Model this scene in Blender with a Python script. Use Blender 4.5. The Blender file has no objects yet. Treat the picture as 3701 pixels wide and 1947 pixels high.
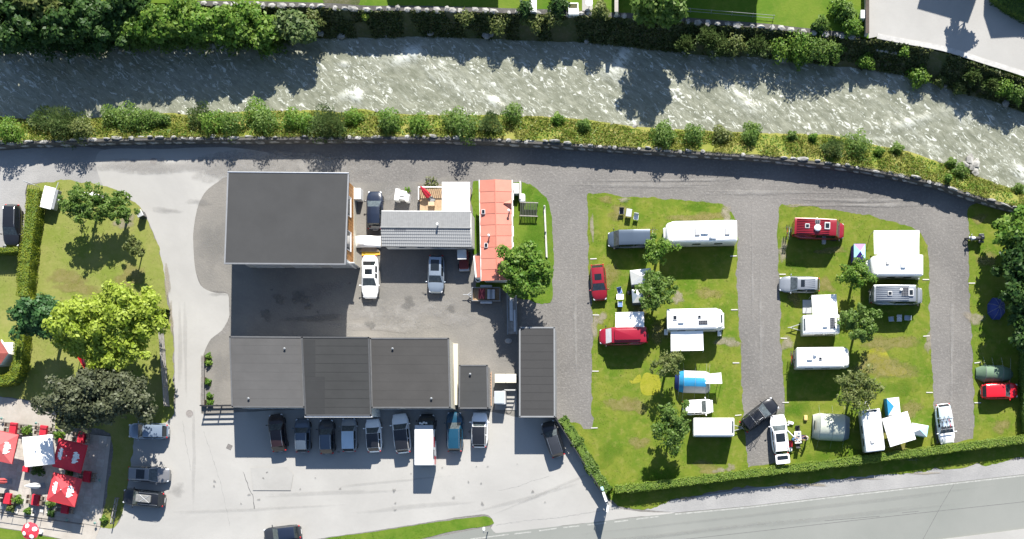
import bpy, bmesh, math, random
import numpy as np
from mathutils import Vector, Matrix

# ------------------------------------------------------------------ camera, sky, sun, exposure
H, S, XN, YN = 125.0, 0.0307, 2340.0, 1740.0      # flying height (m), metres per photo pixel on the ground, nadir pixel
PW, PH = 3701.0, 1947.0
sc = bpy.context.scene
cam = bpy.data.cameras.new('camera'); co = bpy.data.objects.new('camera', cam); sc.collection.objects.link(co)
co.location = (0, 0, H); co.rotation_euler = (0, 0, 0)
cam.sensor_width = 36.0; cam.lens = 36.0 * (H / S) / PW
cam.shift_x = (PW / 2 - XN) / PW; cam.shift_y = (YN - PH / 2) / PW
cam.clip_start = 1.0; cam.clip_end = 6000.0
sc.camera = co
SUN_EL = math.radians(38.0); SX, SY = 0.215, 0.977
w = bpy.data.worlds.new('World'); sc.world = w; w.use_nodes = True
nt = w.node_tree; nt.nodes.clear()
sky = nt.nodes.new('ShaderNodeTexSky'); sky.sky_type = 'NISHITA'; sky.sun_disc = False
sky.sun_elevation = SUN_EL; sky.sun_rotation = math.atan2(SX, SY); sky.altitude = 700; sky.dust_density = 0.6
bgn = nt.nodes.new('ShaderNodeBackground'); bgn.inputs['Strength'].default_value = 0.072
wo = nt.nodes.new('ShaderNodeOutputWorld')
nt.links.new(sky.outputs[0], bgn.inputs[0]); nt.links.new(bgn.outputs[0], wo.inputs[0])
sl = bpy.data.lights.new('sun', 'SUN'); sl.energy = 4.4; sl.angle = math.radians(0.53); sl.color = (1.0, 0.95, 0.87)
so = bpy.data.objects.new('sun', sl); sc.collection.objects.link(so); so.location = (20, 60, 90)
so.rotation_euler = Vector((-SX * math.cos(SUN_EL), -SY * math.cos(SUN_EL), -math.sin(SUN_EL))).to_track_quat('-Z', 'Y').to_euler()
sc.view_settings.view_transform = 'Standard'; sc.view_settings.look = 'None'
sc.view_settings.exposure = 1.45; sc.view_settings.gamma = 1.0; sc.view_settings.use_curve_mapping = False
sc.cycles.use_denoising = True
sc.cycles.max_bounces = 5; sc.cycles.diffuse_bounces = 2; sc.cycles.transparent_max_bounces = 8
sc.cycles.sample_clamp_indirect = 4.0

# ------------------------------------------------------------------ helpers
C = sc.collection
rnd = random.Random(11)
NP = np.random.default_rng(5)

def P(px, py, z=0.0):
    """photo pixel of a point known to stand at height z -> world point"""
    k = S * (H - z) / H
    return Vector(((px - XN) * k, (YN - py) * k, z))

def PZ(pts, z=0.0):
    return [P(a, b, z) for a, b in pts]

class MB:
    def __init__(s): s.v = []; s.f = []
    def add(s, v, f):
        o = len(s.v); s.v.extend([tuple(q) for q in v]); s.f.extend([tuple(i + o for i in q) for q in f]); return s
    def box(s, x0, x1, y0, y1, z0, z1, M=None):
        v = [(x0,y0,z0),(x1,y0,z0),(x1,y1,z0),(x0,y1,z0),(x0,y0,z1),(x1,y0,z1),(x1,y1,z1),(x0,y1,z1)]
        if M is not None: v = [M @ Vector(q) for q in v]
        return s.add(v, [(0,3,2,1),(4,5,6,7),(0,1,5,4),(1,2,6,5),(2,3,7,6),(3,0,4,7)])
    def rbox(s, x0, x1, y0, y1, z0, z1, r=0.1, rt=0.06, n=4, M=None):
        """box with rounded upright corners and a softened top edge"""
        rings = []
        for z, ins in ((z0, 0.0), (z1 - rt, 0.0), (z1 - rt * 0.3, rt * 0.3), (z1, rt)):
            ring = []
            for cx, cy, a0 in ((x1 - r, y1 - r, 0), (x0 + r, y1 - r, 90), (x0 + r, y0 + r, 180), (x1 - r, y0 + r, 270)):
                for i in range(n + 1):
                    a = math.radians(a0 + 90 * i / n); q = max(r - ins, 0.005)
                    ring.append((cx + q * math.cos(a), cy + q * math.sin(a), z))
            rings.append(ring)
        return s.rings(rings, M=M)
    def rings(s, rings, cap0=True, cap1=True, M=None, closed=True):
        m = len(rings[0]); v = [q for r in rings for q in r]; f = []
        if M is not None: v = [M @ Vector(q) for q in v]
        for i in range(len(rings) - 1):
            for j in range(m if closed else m - 1):
                a = i * m + j; b = i * m + (j + 1) % m
                f.append((a, b, b + m, a + m))
        if cap0: f.append(tuple(range(m))[::-1])
        if cap1: f.append(tuple((len(rings) - 1) * m + j for j in range(m)))
        return s.add(v, f)
    def prism(s, poly, z0, z1):
        n = len(poly); v = [(p[0], p[1], z0) for p in poly] + [(p[0], p[1], z1) for p in poly]
        return s.add(v, [tuple(range(n))[::-1], tuple(range(n, 2 * n))] + [(i, (i + 1) % n, n + (i + 1) % n, n + i) for i in range(n)])
    def tube(s, p0, p1, r0, r1=None, n=6):
        p0, p1 = Vector(p0), Vector(p1); r1 = r0 if r1 is None else r1
        d = (p1 - p0)
        if d.length < 1e-6: return s
        q = d.to_track_quat('Z', 'Y'); rs = []
        for p, r in ((p0, r0), (p1, r1)):
            rs.append([tuple(p + q @ Vector((r * math.cos(2*math.pi*i/n), r * math.sin(2*math.pi*i/n), 0))) for i in range(n)])
        return s.rings(rs)
    def path(s, pts, r, n=6):
        for a, b in zip(pts[:-1], pts[1:]): s.tube(a, b, r, r, n)
        return s
    def ell(s, c, rx, ry, rz, nu=10, nv=6):
        rs = []
        for j in range(1, nv):
            t = math.pi * j / nv
            rs.append([(c[0] + rx*math.sin(t)*math.cos(2*math.pi*i/nu), c[1] + ry*math.sin(t)*math.sin(2*math.pi*i/nu), c[2] - rz*math.cos(t)) for i in range(nu)])
        return s.rings(rs)
    def lathe(s, c, prof, n=16):
        return s.rings([[(c[0] + r*math.cos(2*math.pi*i/n), c[1] + r*math.sin(2*math.pi*i/n), c[2] + z) for i in range(n)] for r, z in prof])
    def grid(s, rows):
        return s.rings(rows, False, False, closed=False)
    def ring_torus(s, c, R, r, axis='y', n=18, m=5):
        rs = []
        for i in range(n):
            a = 2*math.pi*i/n; ring = []
            for j in range(m):
                b = 2*math.pi*j/m; q = R + r*math.cos(b)
                if axis == 'y': p = (c[0] + q*math.cos(a), c[1] + r*math.sin(b), c[2] + q*math.sin(a))
                else: p = (c[0] + q*math.cos(a), c[1] + q*math.sin(a), c[2] + r*math.sin(b))
                ring.append(p)
            rs.append(ring)
        rs.append(rs[0])
        return s.rings(rs, False, False)
    def build(s, name, mat=None, parent=None, smooth=False, fix=True):
        me = bpy.data.meshes.new(name); me.from_pydata(s.v, [], s.f)
        if fix and len(s.f) < 30000:
            b = bmesh.new(); b.from_mesh(me); bmesh.ops.recalc_face_normals(b, faces=b.faces[:]); b.to_mesh(me); b.free()
        if smooth: me.shade_smooth()
        if mat is not None: me.materials.append(mat)
        o = bpy.data.objects.new(name, me); C.objects.link(o)
        if parent is not None: o.parent = parent
        return o

def tag(o, label=None, cat=None, group=None, kind=None):
    if label: o['label'] = label
    if cat: o['category'] = cat
    if group: o['group'] = group
    if kind: o['kind'] = kind
    return o

def thing(name, label, cat, loc=(0, 0, 0), rz=0.0, group=None):
    o = bpy.data.objects.new(name, None); C.objects.link(o); o.empty_display_size = 0.2
    o.location = loc; o.rotation_euler = (0, 0, rz)
    return tag(o, label, cat, group)

def copy_tree(o, parent=None):
    c = o.copy(); C.objects.link(c); c.parent = parent
    for ch in [x for x in o.children]: copy_tree(ch, c)
    return c

def heading(dx, dy): return math.atan2(-dy, dx)

def smooth_line(pts, step=0.6, closed=False):
    """Catmull-Rom through 2D/3D points, resampled"""
    pts = [Vector(p) for p in pts]; n = len(pts); out = []
    rng = range(n if closed else n - 1)
    for i in rng:
        p0 = pts[(i-1) % n] if (closed or i > 0) else pts[0]; p1 = pts[i]; p2 = pts[(i+1) % n]
        p3 = pts[(i+2) % n] if (closed or i + 2 < n) else pts[-1]
        m = max(1, int((p2 - p1).length / step))
        for k in range(m):
            t = k / m
            out.append(0.5*((2*p1) + (p2-p0)*t + (2*p0-5*p1+4*p2-p3)*t*t + (3*p1-p0-3*p2+p3)*t**3))
    if not closed: out.append(pts[-1])
    return out

_lat = NP.random((97, 97))
def vnoise(x, y):
    """smooth value noise, numpy arrays"""
    x = np.asarray(x, float); y = np.asarray(y, float)
    xi = np.floor(x).astype(int); yi = np.floor(y).astype(int); fx = x - xi; fy = y - yi
    fx = fx*fx*(3-2*fx); fy = fy*fy*(3-2*fy)
    g = lambda a, b: _lat[a % 97, b % 97]
    return (g(xi,yi)*(1-fx) + g(xi+1,yi)*fx)*(1-fy) + (g(xi,yi+1)*(1-fx) + g(xi+1,yi+1)*fx)*fy
def fbm(x, y, o=3):
    s = 0; a = 0.5; t = 0
    for i in range(o):
        s = s + a*vnoise(x*2**i + 17*i, y*2**i + 5*i); t += a; a *= 0.5
    return s/t

def in_poly(pts, poly):
    x, y = pts[:, 0], pts[:, 1]; c = np.zeros(len(pts), bool); n = len(poly); j = n - 1
    for i in range(n):
        xi, yi = poly[i][0], poly[i][1]; xj, yj = poly[j][0], poly[j][1]
        c ^= ((yi > y) != (yj > y)) & (x < (xj - xi)*(y - yi)/(yj - yi + 1e-12) + xi); j = i
    return c

# ------------------------------------------------------------------ materials
MATS = {}
def pm(name, col, rough=0.6, var=0.18, scale=2.0, bump=0.0, metal=0.0, coat=0.0, spec=0.4, detail=4.0, world=False, bscale=None, col2=None, sss=0.0):
    """principled material with a noise-varied base colour and optional noise relief"""
    if name in MATS: return MATS[name]
    m = bpy.data.materials.new(name); m.use_nodes = True; t = m.node_tree; n = t.nodes; l = t.links
    b = n['Principled BSDF']; b.inputs['Roughness'].default_value = rough; b.inputs['Metallic'].default_value = metal
    b.inputs['Specular IOR Level'].default_value = spec
    b.inputs['Coat Weight'].default_value = coat; b.inputs['Coat Roughness'].default_value = 0.06
    if world: src = n.new('ShaderNodeNewGeometry').outputs['Position']
    else: src = n.new('ShaderNodeTexCoord').outputs['Object']
    nz = n.new('ShaderNodeTexNoise'); nz.inputs['Scale'].default_value = scale; nz.inputs['Detail'].default_value = detail
    nz.inputs['Roughness'].default_value = 0.65; l.new(src, nz.inputs['Vector'])
    r = n.new('ShaderNodeValToRGB'); e = r.color_ramp.elements
    c2 = col2 if col2 is not None else tuple(min(1.0, c*(1+var)) for c in col)
    c1 = col if col2 is not None else tuple(c*(1-var) for c in col)
    e[0].position = 0.32; e[0].color = (*c1, 1); e[1].position = 0.68; e[1].color = (*c2, 1)
    l.new(nz.outputs['Fac'], r.inputs[0]); l.new(r.outputs[0], b.inputs['Base Color'])
    if bump:
        bz = n.new('ShaderNodeTexNoise'); bz.inputs['Scale'].default_value = bscale or scale*3; bz.inputs['Detail'].default_value = 3
        l.new(src, bz.inputs['Vector']); bp = n.new('ShaderNodeBump'); bp.inputs['Strength'].default_value = min(bump, 1.0); bp.inputs['Distance'].default_value = 0.05*max(1, bump)
        l.new(bz.outputs['Fac'], bp.inputs['Height']); l.new(bp.outputs[0], b.inputs['Normal'])
    MATS[name] = m; return m

def ground_mat(name, a, b, c, big=0.12, fine=6.0, bump=0.6, speck=0.5, rough=0.9):
    """ground: two large-scale tones a/b plus a fine grain towards c"""
    if name in MATS: return MATS[name]
    m = bpy.data.materials.new(name); m.use_nodes = True; t = m.node_tree; n = t.nodes; l = t.links
    p = n['Principled BSDF']; p.inputs['Roughness'].default_value = rough; p.inputs['Specular IOR Level'].default_value = 0.15
    pos = n.new('ShaderNodeNewGeometry').outputs['Position']
    def noise(s, d, ro=0.6, dist=0.0):
        z = n.new('ShaderNodeTexNoise'); z.inputs['Scale'].default_value = s; z.inputs['Detail'].default_value = d
        z.inputs['Roughness'].default_value = ro; z.inputs['Distortion'].default_value = dist; l.new(pos, z.inputs['Vector']); return z.outputs['Fac']
    def ramp(f, p0, p1):
        r = n.new('ShaderNodeMapRange'); r.inputs['From Min'].default_value = p0; r.inputs['From Max'].default_value = p1; l.new(f, r.inputs['Value']); return r.outputs[0]
    def mix(f, x, y):
        q = n.new('ShaderNodeMix'); q.data_type = 'RGBA'; l.new(f, q.inputs[0])
        for i, v in ((6, x), (7, y)):
            if isinstance(v, tuple): q.inputs[i].default_value = (*v, 1)
            else: l.new(v, q.inputs[i])
        return q.outputs[2]
    col = mix(ramp(noise(big, 5, 0.62, 0.4), 0.36, 0.66), a, b)
    col = mix(ramp(noise(fine, 4, 0.7), 0.5, 0.5 + 0.28/max(speck, .1)), col, c)
    l.new(col, p.inputs['Base Color'])
    bp = n.new('ShaderNodeBump'); bp.inputs['Strength'].default_value = bump; bp.inputs['Distance'].default_value = 0.06
    l.new(noise(fine*1.3, 4, 0.7), bp.inputs['Height']); l.new(bp.outputs[0], p.inputs['Normal'])
    MATS[name] = m; return m

def leaf_mat(name, a, b, trans=0.35, scale=0.9):
    if name in MATS: return MATS[name]
    m = bpy.data.materials.new(name); m.use_nodes = True; t = m.node_tree; n = t.nodes; l = t.links
    p = n['Principled BSDF']; p.inputs['Roughness'].default_value = 0.5; p.inputs['Specular IOR Level'].default_value = 0.25
    geo = n.new('ShaderNodeNewGeometry'); z = n.new('ShaderNodeTexNoise'); z.inputs['Scale'].default_value = scale; z.inputs['Detail'].default_value = 3
    l.new(geo.outputs['Position'], z.inputs['Vector'])
    add = n.new('ShaderNodeMath'); add.operation = 'ADD'; mul = n.new('ShaderNodeMath'); mul.operation = 'MULTIPLY_ADD'
    l.new(geo.outputs['Random Per Island'], mul.inputs[0]); mul.inputs[1].default_value = 0.5; mul.inputs[2].default_value = -0.25
    l.new(z.outputs['Fac'], add.inputs[0]); l.new(mul.outputs[0], add.inputs[1])
    r = n.new('ShaderNodeValToRGB'); e = r.color_ramp.elements; e[0].position = 0.3; e[0].color = (*a, 1); e[1].position = 0.72; e[1].color = (*b, 1)
    l.new(add.outputs[0], r.inputs[0]); l.new(r.outputs[0], p.inputs['Base Color'])
    tr = n.new('ShaderNodeBsdfTranslucent'); l.new(r.outputs[0], tr.inputs['Color'])
    mx = n.new('ShaderNodeMixShader'); mx.inputs[0].default_value = trans; out = n['Material Output']
    l.new(p.outputs[0], mx.inputs[1]); l.new(tr.outputs[0], mx.inputs[2]); l.new(mx.outputs[0], out.inputs['Surface'])
    MATS[name] = m; return m

def fade_mat(name, col, col2=None, scale=3.0, soft=0.35, amount=0.8, rough=0.9):
    scale *= .35; soft = 1.0
    """sheet whose edge frays by noise: alpha from the mesh attribute 'fade'"""
    if name in MATS: return MATS[name]
    m = bpy.data.materials.new(name); m.use_nodes = True; t = m.node_tree; n = t.nodes; l = t.links
    p = n['Principled BSDF']; p.inputs['Roughness'].default_value = rough; p.inputs['Specular IOR Level'].default_value = 0.15
    pos = n.new('ShaderNodeNewGeometry').outputs['Position']
    z = n.new('ShaderNodeTexNoise'); z.inputs['Scale'].default_value = scale; z.inputs['Detail'].default_value = 5; z.inputs['Roughness'].default_value = 0.7
    l.new(pos, z.inputs['Vector'])
    r = n.new('ShaderNodeValToRGB'); e = r.color_ramp.elements; e[0].position = .35; e[1].position = .65
    e[0].color = (*col, 1); e[1].color = (*(col2 or tuple(c*1.25 for c in col)), 1); l.new(z.outputs['Fac'], r.inputs[0]); l.new(r.outputs[0], p.inputs['Base Color'])
    at = n.new('ShaderNodeAttribute'); at.attribute_name = 'fade'
    a1 = n.new('ShaderNodeMath'); a1.operation = 'ADD'; zz = n.new('ShaderNodeMath'); zz.operation = 'MULTIPLY'; zz.inputs[1].default_value = 2.0; l.new(z.outputs['Fac'], zz.inputs[0]); l.new(at.outputs['Fac'], a1.inputs[0]); l.new(zz.outputs[0], a1.inputs[1])
    mr = n.new('ShaderNodeMapRange'); mr.inputs['From Min'].default_value = 1.55 - soft/2; mr.inputs['From Max'].default_value = 1.55 + soft/2; mr.inputs['To Max'].default_value = amount
    l.new(a1.outputs[0], mr.inputs['Value'])
    tp = n.new('ShaderNodeBsdfTransparent'); mx = n.new('ShaderNodeMixShader')
    l.new(mr.outputs[0], mx.inputs[0]); l.new(tp.outputs[0], mx.inputs[1]); l.new(p.outputs[0], mx.inputs[2]); l.new(mx.outputs[0], n['Material Output'].inputs['Surface'])
    MATS[name] = m; return m

gravel   = ground_mat('gravel', (.122,.117,.111), (.168,.160,.150), (.245,.234,.220), 0.11, 3.6, 0.9, 0.75)
yardmat  = ground_mat('yard_gravel', (.132,.128,.120), (.188,.177,.160), (.21,.20,.183), 0.13, 4.0, 0.6, 0.6)
concrete = ground_mat('pale_asphalt', (.276,.271,.258), (.322,.316,.300), (.258,.253,.240), 0.10, 2.6, 0.15, 0.25)
upperrd  = ground_mat('light_gravel', (.21,.208,.203), (.29,.286,.278), (.25,.245,.24), 0.12, 4.0, 0.5, 0.5)
roadmat  = ground_mat('road_asphalt', (.176,.184,.170), (.203,.209,.194), (.165,.171,.158), 0.07, 9.0, 0.15, 0.2)
shoulder = ground_mat('shoulder_gravel', (.215,.214,.213), (.275,.272,.268), (.30,.298,.293), 0.2, 5.0, 0.6, 0.6)
lawnmat  = ground_mat('lawn', (.068,.122,.008), (.138,.160,.021), (.198,.182,.052), 0.34, 1.5, 0.8, 0.7)
lawn2    = ground_mat('lawn_light', (.130,.165,.028), (.190,.195,.058), (.235,.215,.085), 0.25, 2.0, 0.6, 0.5)
gardlawn = ground_mat('garden_lawn', (.055,.118,.008), (.100,.150,.016), (.135,.160,.03), 0.3, 2.0, 0.6, 0.5)
bankmat  = ground_mat('dry_bank', (.110,.130,.020), (.180,.165,.050), (.10,.135,.020), 0.35, 2.2, 0.9, 0.7)
farbank  = ground_mat('dark_bank', (.050,.065,.022), (.090,.085,.045), (.16,.15,.125), 0.5, 3.0, 1.0, 0.5)
patio    = ground_mat('patio_stone', (.30,.275,.24), (.37,.345,.31), (.27,.25,.225), 0.4, 3.0, 0.2, 0.4)
stonem   = pm('stone', (.25,.245,.23), .85, .5, 1.6, .9, world=True)
mortar   = pm('mortar', (.075,.072,.066), .9, .3, 2.0, .8, world=True)
white    = pm('white_paint', (.78,.78,.76), .35, .03, 1.0)
gelcoat  = pm('white_gelcoat', (.80,.80,.78), .28, .04, .8, coat=.3)
canvasw  = pm('white_canvas', (.78,.78,.77), .8, .04, 1.0, .15)
greypl   = pm('grey_plastic', (.20,.21,.22), .5, .1)
lightgr  = pm('light_grey_metal', (.42,.43,.44), .4, .08, 1.5, metal=.3)
darkpl   = pm('dark_plastic', (.022,.022,.024), .5, .2)
rubber   = pm('rubber', (.02,.02,.02), .8, .2)
steel    = pm('steel', (.45,.46,.47), .35, .1, metal=.9)
glass    = pm('vehicle_glass', (.012,.016,.02), .06, .1, spec=.6)
clearglass = pm('windscreen_glass', (.06,.072,.076), .08, .45, 3.0, spec=.6)
redlamp  = pm('red_lamp', (.45,.01,.015), .25, .1)
headl    = pm('headlamp', (.55,.57,.6), .12, .1, spec=.7)
wood     = pm('wood', (.30,.20,.11), .7, .25, 4.0)
greywood = pm('weathered_wood', (.24,.225,.205), .85, .25, 3.0, .4)
darkwood = pm('dark_wood', (.06,.045,.035), .8, .25, 3.0)
bark     = pm('bark', (.07,.055,.04), .9, .3, 5.0, .6)
solar    = pm('solar_cells', (.035,.037,.045), .2, .3, 4.0)
# ------------------------------------------------------------------ ground
def sheet(name, pts, z, mat, jit=0.0, step=0.5, smooth=True, kind='structure', parent=None, thick=None):
    """flat ground polygon from photo pixels at height z, outline optionally frayed"""
    v = [P(a, b, z) for a, b in pts]
    if smooth: v = smooth_line(v, step, closed=True)
    if jit:
        x = np.array([[p.x, p.y] for p in v]); k = fbm(x[:,0]*1.3+3, x[:,1]*1.3, 4) - .5; k2 = fbm(x[:,0]*1.5+40, x[:,1]*1.5+9, 4) - .5
        v = [Vector((p.x + jit*2*a, p.y + jit*2*b, z)) for p, a, b in zip(v, k, k2)]
    mb = MB()
    if thick: mb.prism([(p.x, p.y) for p in v], z - thick, z)
    else: mb.add(v, [tuple(range(len(v)))])
    o = mb.build(name, mat, parent)
    if not thick and o.data.polygons[0].normal.z < 0: o.data.flip_normals()
    if kind: o['kind'] = kind
    return o, [(p.x, p.y) for p in v]

_pz = [0.024]
def patch(name, px, py, rx, ry, mat, rot=0.0, core=0.55, z=None):
    """worn, stained or dried patch of ground, photo-pixel centre and radii, fraying outwards"""
    _pz[0] += 0.0006; z = _pz[0] if z is None else z
    c = P(px, py, z); rx *= S; ry *= S; v = [(0, 0, 0)]; f = []; fade = [1.0]; n = 28
    ca, sa = math.cos(rot), math.sin(rot); ph = [rnd.random()*6.3 for _ in range(3)]
    for k, q in enumerate((core, .8, 1.0)):
        for i in range(n):
            a = 2*math.pi*i/n; wob = 1 + .22*math.sin(2*a + ph[0]) + .16*math.sin(3*a + ph[1]) + .12*math.sin(5*a + ph[2]); x = rx*q*wob*math.cos(a); y = ry*q*wob*math.sin(a); v.append((x*ca - y*sa, x*sa + y*ca, 0)); fade.append((.85, .3, -.4)[k])
    for i in range(n): f.append((0, 1+i, 1+(i+1) % n))
    for k in range(2):
        for i in range(n): f.append((1+k*n+i, 1+(k+1)*n+i, 1+(k+1)*n+(i+1) % n, 1+k*n+(i+1) % n))
    o = MB().add(v, f).build(name, mat, fix=False); o.location = c
    a = o.data.attributes.new('fade', 'FLOAT', 'POINT'); a.data.foreach_set('value', fade)
    o['kind'] = 'structure'; return o

WALL = [(-260,528),(-120,521),(18,513),(103,507),(384,499),(627,494),(885,494),(1337,492),(1600,494),(1900,506),(2117,520),(2358,536),(2540,547),(2750,560),(2870,573),(3045,592),(3185,615),(3310,641),(3394,660),(3500,695),(3615,730),(3701,752),(3850,800),(4000,850)]
NWAT = [(-260,428),(0,424),(81,430),(321,428),(605,411),(683,416),(900,404),(1127,400),(1234,408),(1304,396),(1363,406),(1466,415),(1584,417),(1743,417),(1888,418),(2076,430),(2309,460),(2449,468),(2578,476),(2763,483),(2947,487),(3045,497),(3160,526),(3283,549),(3394,588),(3534,640),(3674,689),(3850,755),(4000,810)]
FWAT = [(-260,178),(0,173),(350,166),(650,160),(920,152),(1178,139),(1363,137),(1547,134),(1843,144),(2135,157),(2320,177),(2541,199),(2763,211),(3082,247),(3230,266),(3378,306),(3488,340),(3599,369),(3701,406),(3850,455),(4000,505)]
FTOP = [(-260,0),(0,2),(400,8),(738,13),(950,15),(1190,21),(1326,30),(1510,31),(1732,36),(1840,40),(2061,46),(2209,55),(2301,58),(2541,78),(2788,97),(2861,106),(3119,133),(3138,138),(3171,133),(3267,151),(3415,183),(3562,232),(3701,280),(3850,335),(4000,390)]
ZW, ZT, ZF = -1.7, 1.7, 1.2       # water, near wall top, far terrace
wallL = smooth_line(PZ(WALL, ZT), 0.5); nwatL = smooth_line(PZ(NWAT, ZW), 0.5)
fwatL = smooth_line(PZ(FWAT, ZW), 0.5); ftopL = smooth_line(PZ(FTOP, ZF), 0.5)

def resample(line, n):
    d = [0.0]
    for a, b in zip(line[:-1], line[1:]): d.append(d[-1] + (b - a).length)
    t = np.linspace(0, d[-1], n); A = np.array([tuple(p) for p in line])
    return np.stack([np.interp(t, d, A[:, i]) for i in range(3)], 1)

# terrain under everything, out to the horizon
tag(MB().add([(-3000,-3000,-4.5),(3000,-3000,-4.5),(3000,3000,-4.5),(-3000,3000,-4.5)], [(0,1,2,3)]).build('terrain', gardlawn), kind='structure')
# south bank plateau (gravel) up to the river wall
wl = [(p.x, p.y) for p in wallL]
MBp = MB().prism([(-90,-70),(80,-70)] + [(80, wl[-1][1])] + wl[::-1] + [(-90, wl[0][1])], -4.2, 0.0)
tag(MBp.build('gravel_ground', gravel), kind='structure')
# north bank plateau (gardens)
fl = [(p.x, p.y) for p in ftopL]
MBn = MB().prism([(-90, fl[0][1])] + fl + [(80, fl[-1][1]), (80,130), (-90,130)], -4.2, ZF)
tag(MBn.build('garden_ground', gardlawn), kind='structure')

yard, _ = sheet('yard', [(700,650),(1000,640),(1300,660),(1500,655),(1700,670),(1745,1040),(1870,1075),(1885,1190),(1880,1500),(1660,1480),(745,1500),(735,1300),(760,1225),(830,1190),(820,1062),(735,1040),(690,900),(690,760)], 0.004, yardmat, .15)
upper, _ = sheet('gravel_drive', [(-260,560),(375,540),(380,680),(240,660),(125,660),(90,690),(85,900),(-260,905)], 0.004, upperrd, .1)
conc, _ = sheet('pale_driveway', [(360,548),(600,538),(830,532),(1000,560),(1030,600),(830,635),(790,655),(745,690),(715,745),(700,830),(700,920),(712,1000),(735,1040),(780,1058),(822,1062),(828,1110),(826,1150),(800,1195),(762,1225),(738,1275),(728,1340),(726,1470),(745,1500),(860,1490),(1100,1480),(1660,1478),(1880,1508),(2010,1515),(2060,1590),(2130,1700),(2190,1795),(2235,1835),(2330,1850),(2440,1852),(2368,1862),(2282,1870),(2088,1893),(1791,1926),(1785,1890),(1765,1862),(1700,1862),(1550,1886),(1350,1918),(1150,1947),(1000,1975),(700,2050),(300,2080),(365,1905),(430,1890),(470,1700),(485,1560),(600,1520),(634,1465),(632,1376),(628,1206),(614,1099),(590,980),(572,886),(535,797),(509,753),(443,701),(375,675)], 0.008, concrete, .06, .4)
road, _ = sheet('main_road', [(-600,2190),(1000,2010),(1160,1985),(1560,1944),(1770,1902),(1789,1927),(2088,1894),(2282,1871),(2440,1854),(2700,1830),(3089,1784),(3450,1743),(3701,1714),(4900,1575),(4900,2050),(3000,2270),(-600,2690)], 0.012, roadmat, 0, smooth=False)
shld, _ = sheet('road_shoulder', [(2330,1842),(2437,1806),(2700,1765),(2894,1745),(3089,1725),(3283,1705),(3477,1682),(3701,1658),(4150,1605),(4150,1661),(3701,1713),(3450,1742),(3089,1783),(2700,1829),(2440,1852)], 0.010, shoulder, 0, smooth=False)
pave, _ = sheet('pavement', [(3330,1957),(3500,1937),(3701,1911),(4150,1862),(4150,2200),(3330,2200)], 0.13, concrete, 0, smooth=False, thick=0.125)
# painted lines
def line(px0, py0, px1, py1, wd, z=0.016):
    a, b = P(px0, py0, z), P(px1, py1, z); d = (b - a).normalized(); n = Vector((-d.y, d.x, 0))*wd/2
    return MB().add([a-n, b-n, b+n, a+n], [(0,1,2,3)])
linem = pm('line_paint', (.265,.268,.25), .7, .25, 3.0, world=True)
seam = pm('tar_seam', (.10,.10,.098), .7, .3, 3.0, world=True)
edge = [(2440,1858),(2700,1834),(3089,1788),(3450,1747),(3701,1718),(4150,1668)]
lm = MB()
for a, b in zip(edge[:-1], edge[1:]): q = line(*a, *b, .15); lm.add(q.v, q.f)
tag(lm.build('edge_line', linem, road), kind=None)
for a, b in (((1700,1948),(1838,1931)),((1858,1929),(1920,1922)),((1948,1918),(2012,1909)),((2036,1906),(2094,1900)),((2122,1897),(2190,1889)),((2220,1886),(2270,1880)),((2300,1876),(2380,1866))):
    line(*a, *b, .14).build('dash_line', linem, road)
for pts in ([(2300,1968),(2700,1924),(3089,1880),(3394,1846),(3701,1813),(4150,1760)], [(3335,1950),(3400,1830),(3452,1743)], [(3260,1853),(3320,1847)], [(2980,1882),(3180,1865)]):
    sm = MB()
    for a, b in zip(pts[:-1], pts[1:]):
        q = line(*a, *b, .05, .0145); sm.add(q.v, q.f)
    sm.build('tar_seam', seam, road)
# cracks in the pale car park
for pts in ([(878,1705),(890,1735),(903,1770),(915,1800),(920,1838)], [(1800,1772),(1870,1758),(1930,1735),(1985,1722)], [(1795,1897),(1900,1882),(2000,1872),(2190,1845),(2260,1838)], [(660,1520),(672,1600),(690,1700)], [(735,1560),(770,1660),(800,1760),(830,1900)]):
    sm = MB(); pl = smooth_line([P(a, b, .0115) for a, b in pts], .3); wd = .045 if len(pts) > 4 else .03
    for i, p in enumerate(pl): p.x += (rnd.random()-.5)*.12; p.y += (rnd.random()-.5)*.12
    for a, b in zip(pl[:-1], pl[1:]):
        d = (b-a).normalized(); n_ = Vector((-d.y, d.x, 0))*wd*rnd.uniform(.4, 1.1); sm.add([a-n_, b-n_, b+n_, a+n_], [(0,1,2,3)])
    sm.build('crack', seam if len(pts) == 5 and pts[0][0] == 878 else pm('fine_crack', (.22,.218,.21), .9, .2), conc)

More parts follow.
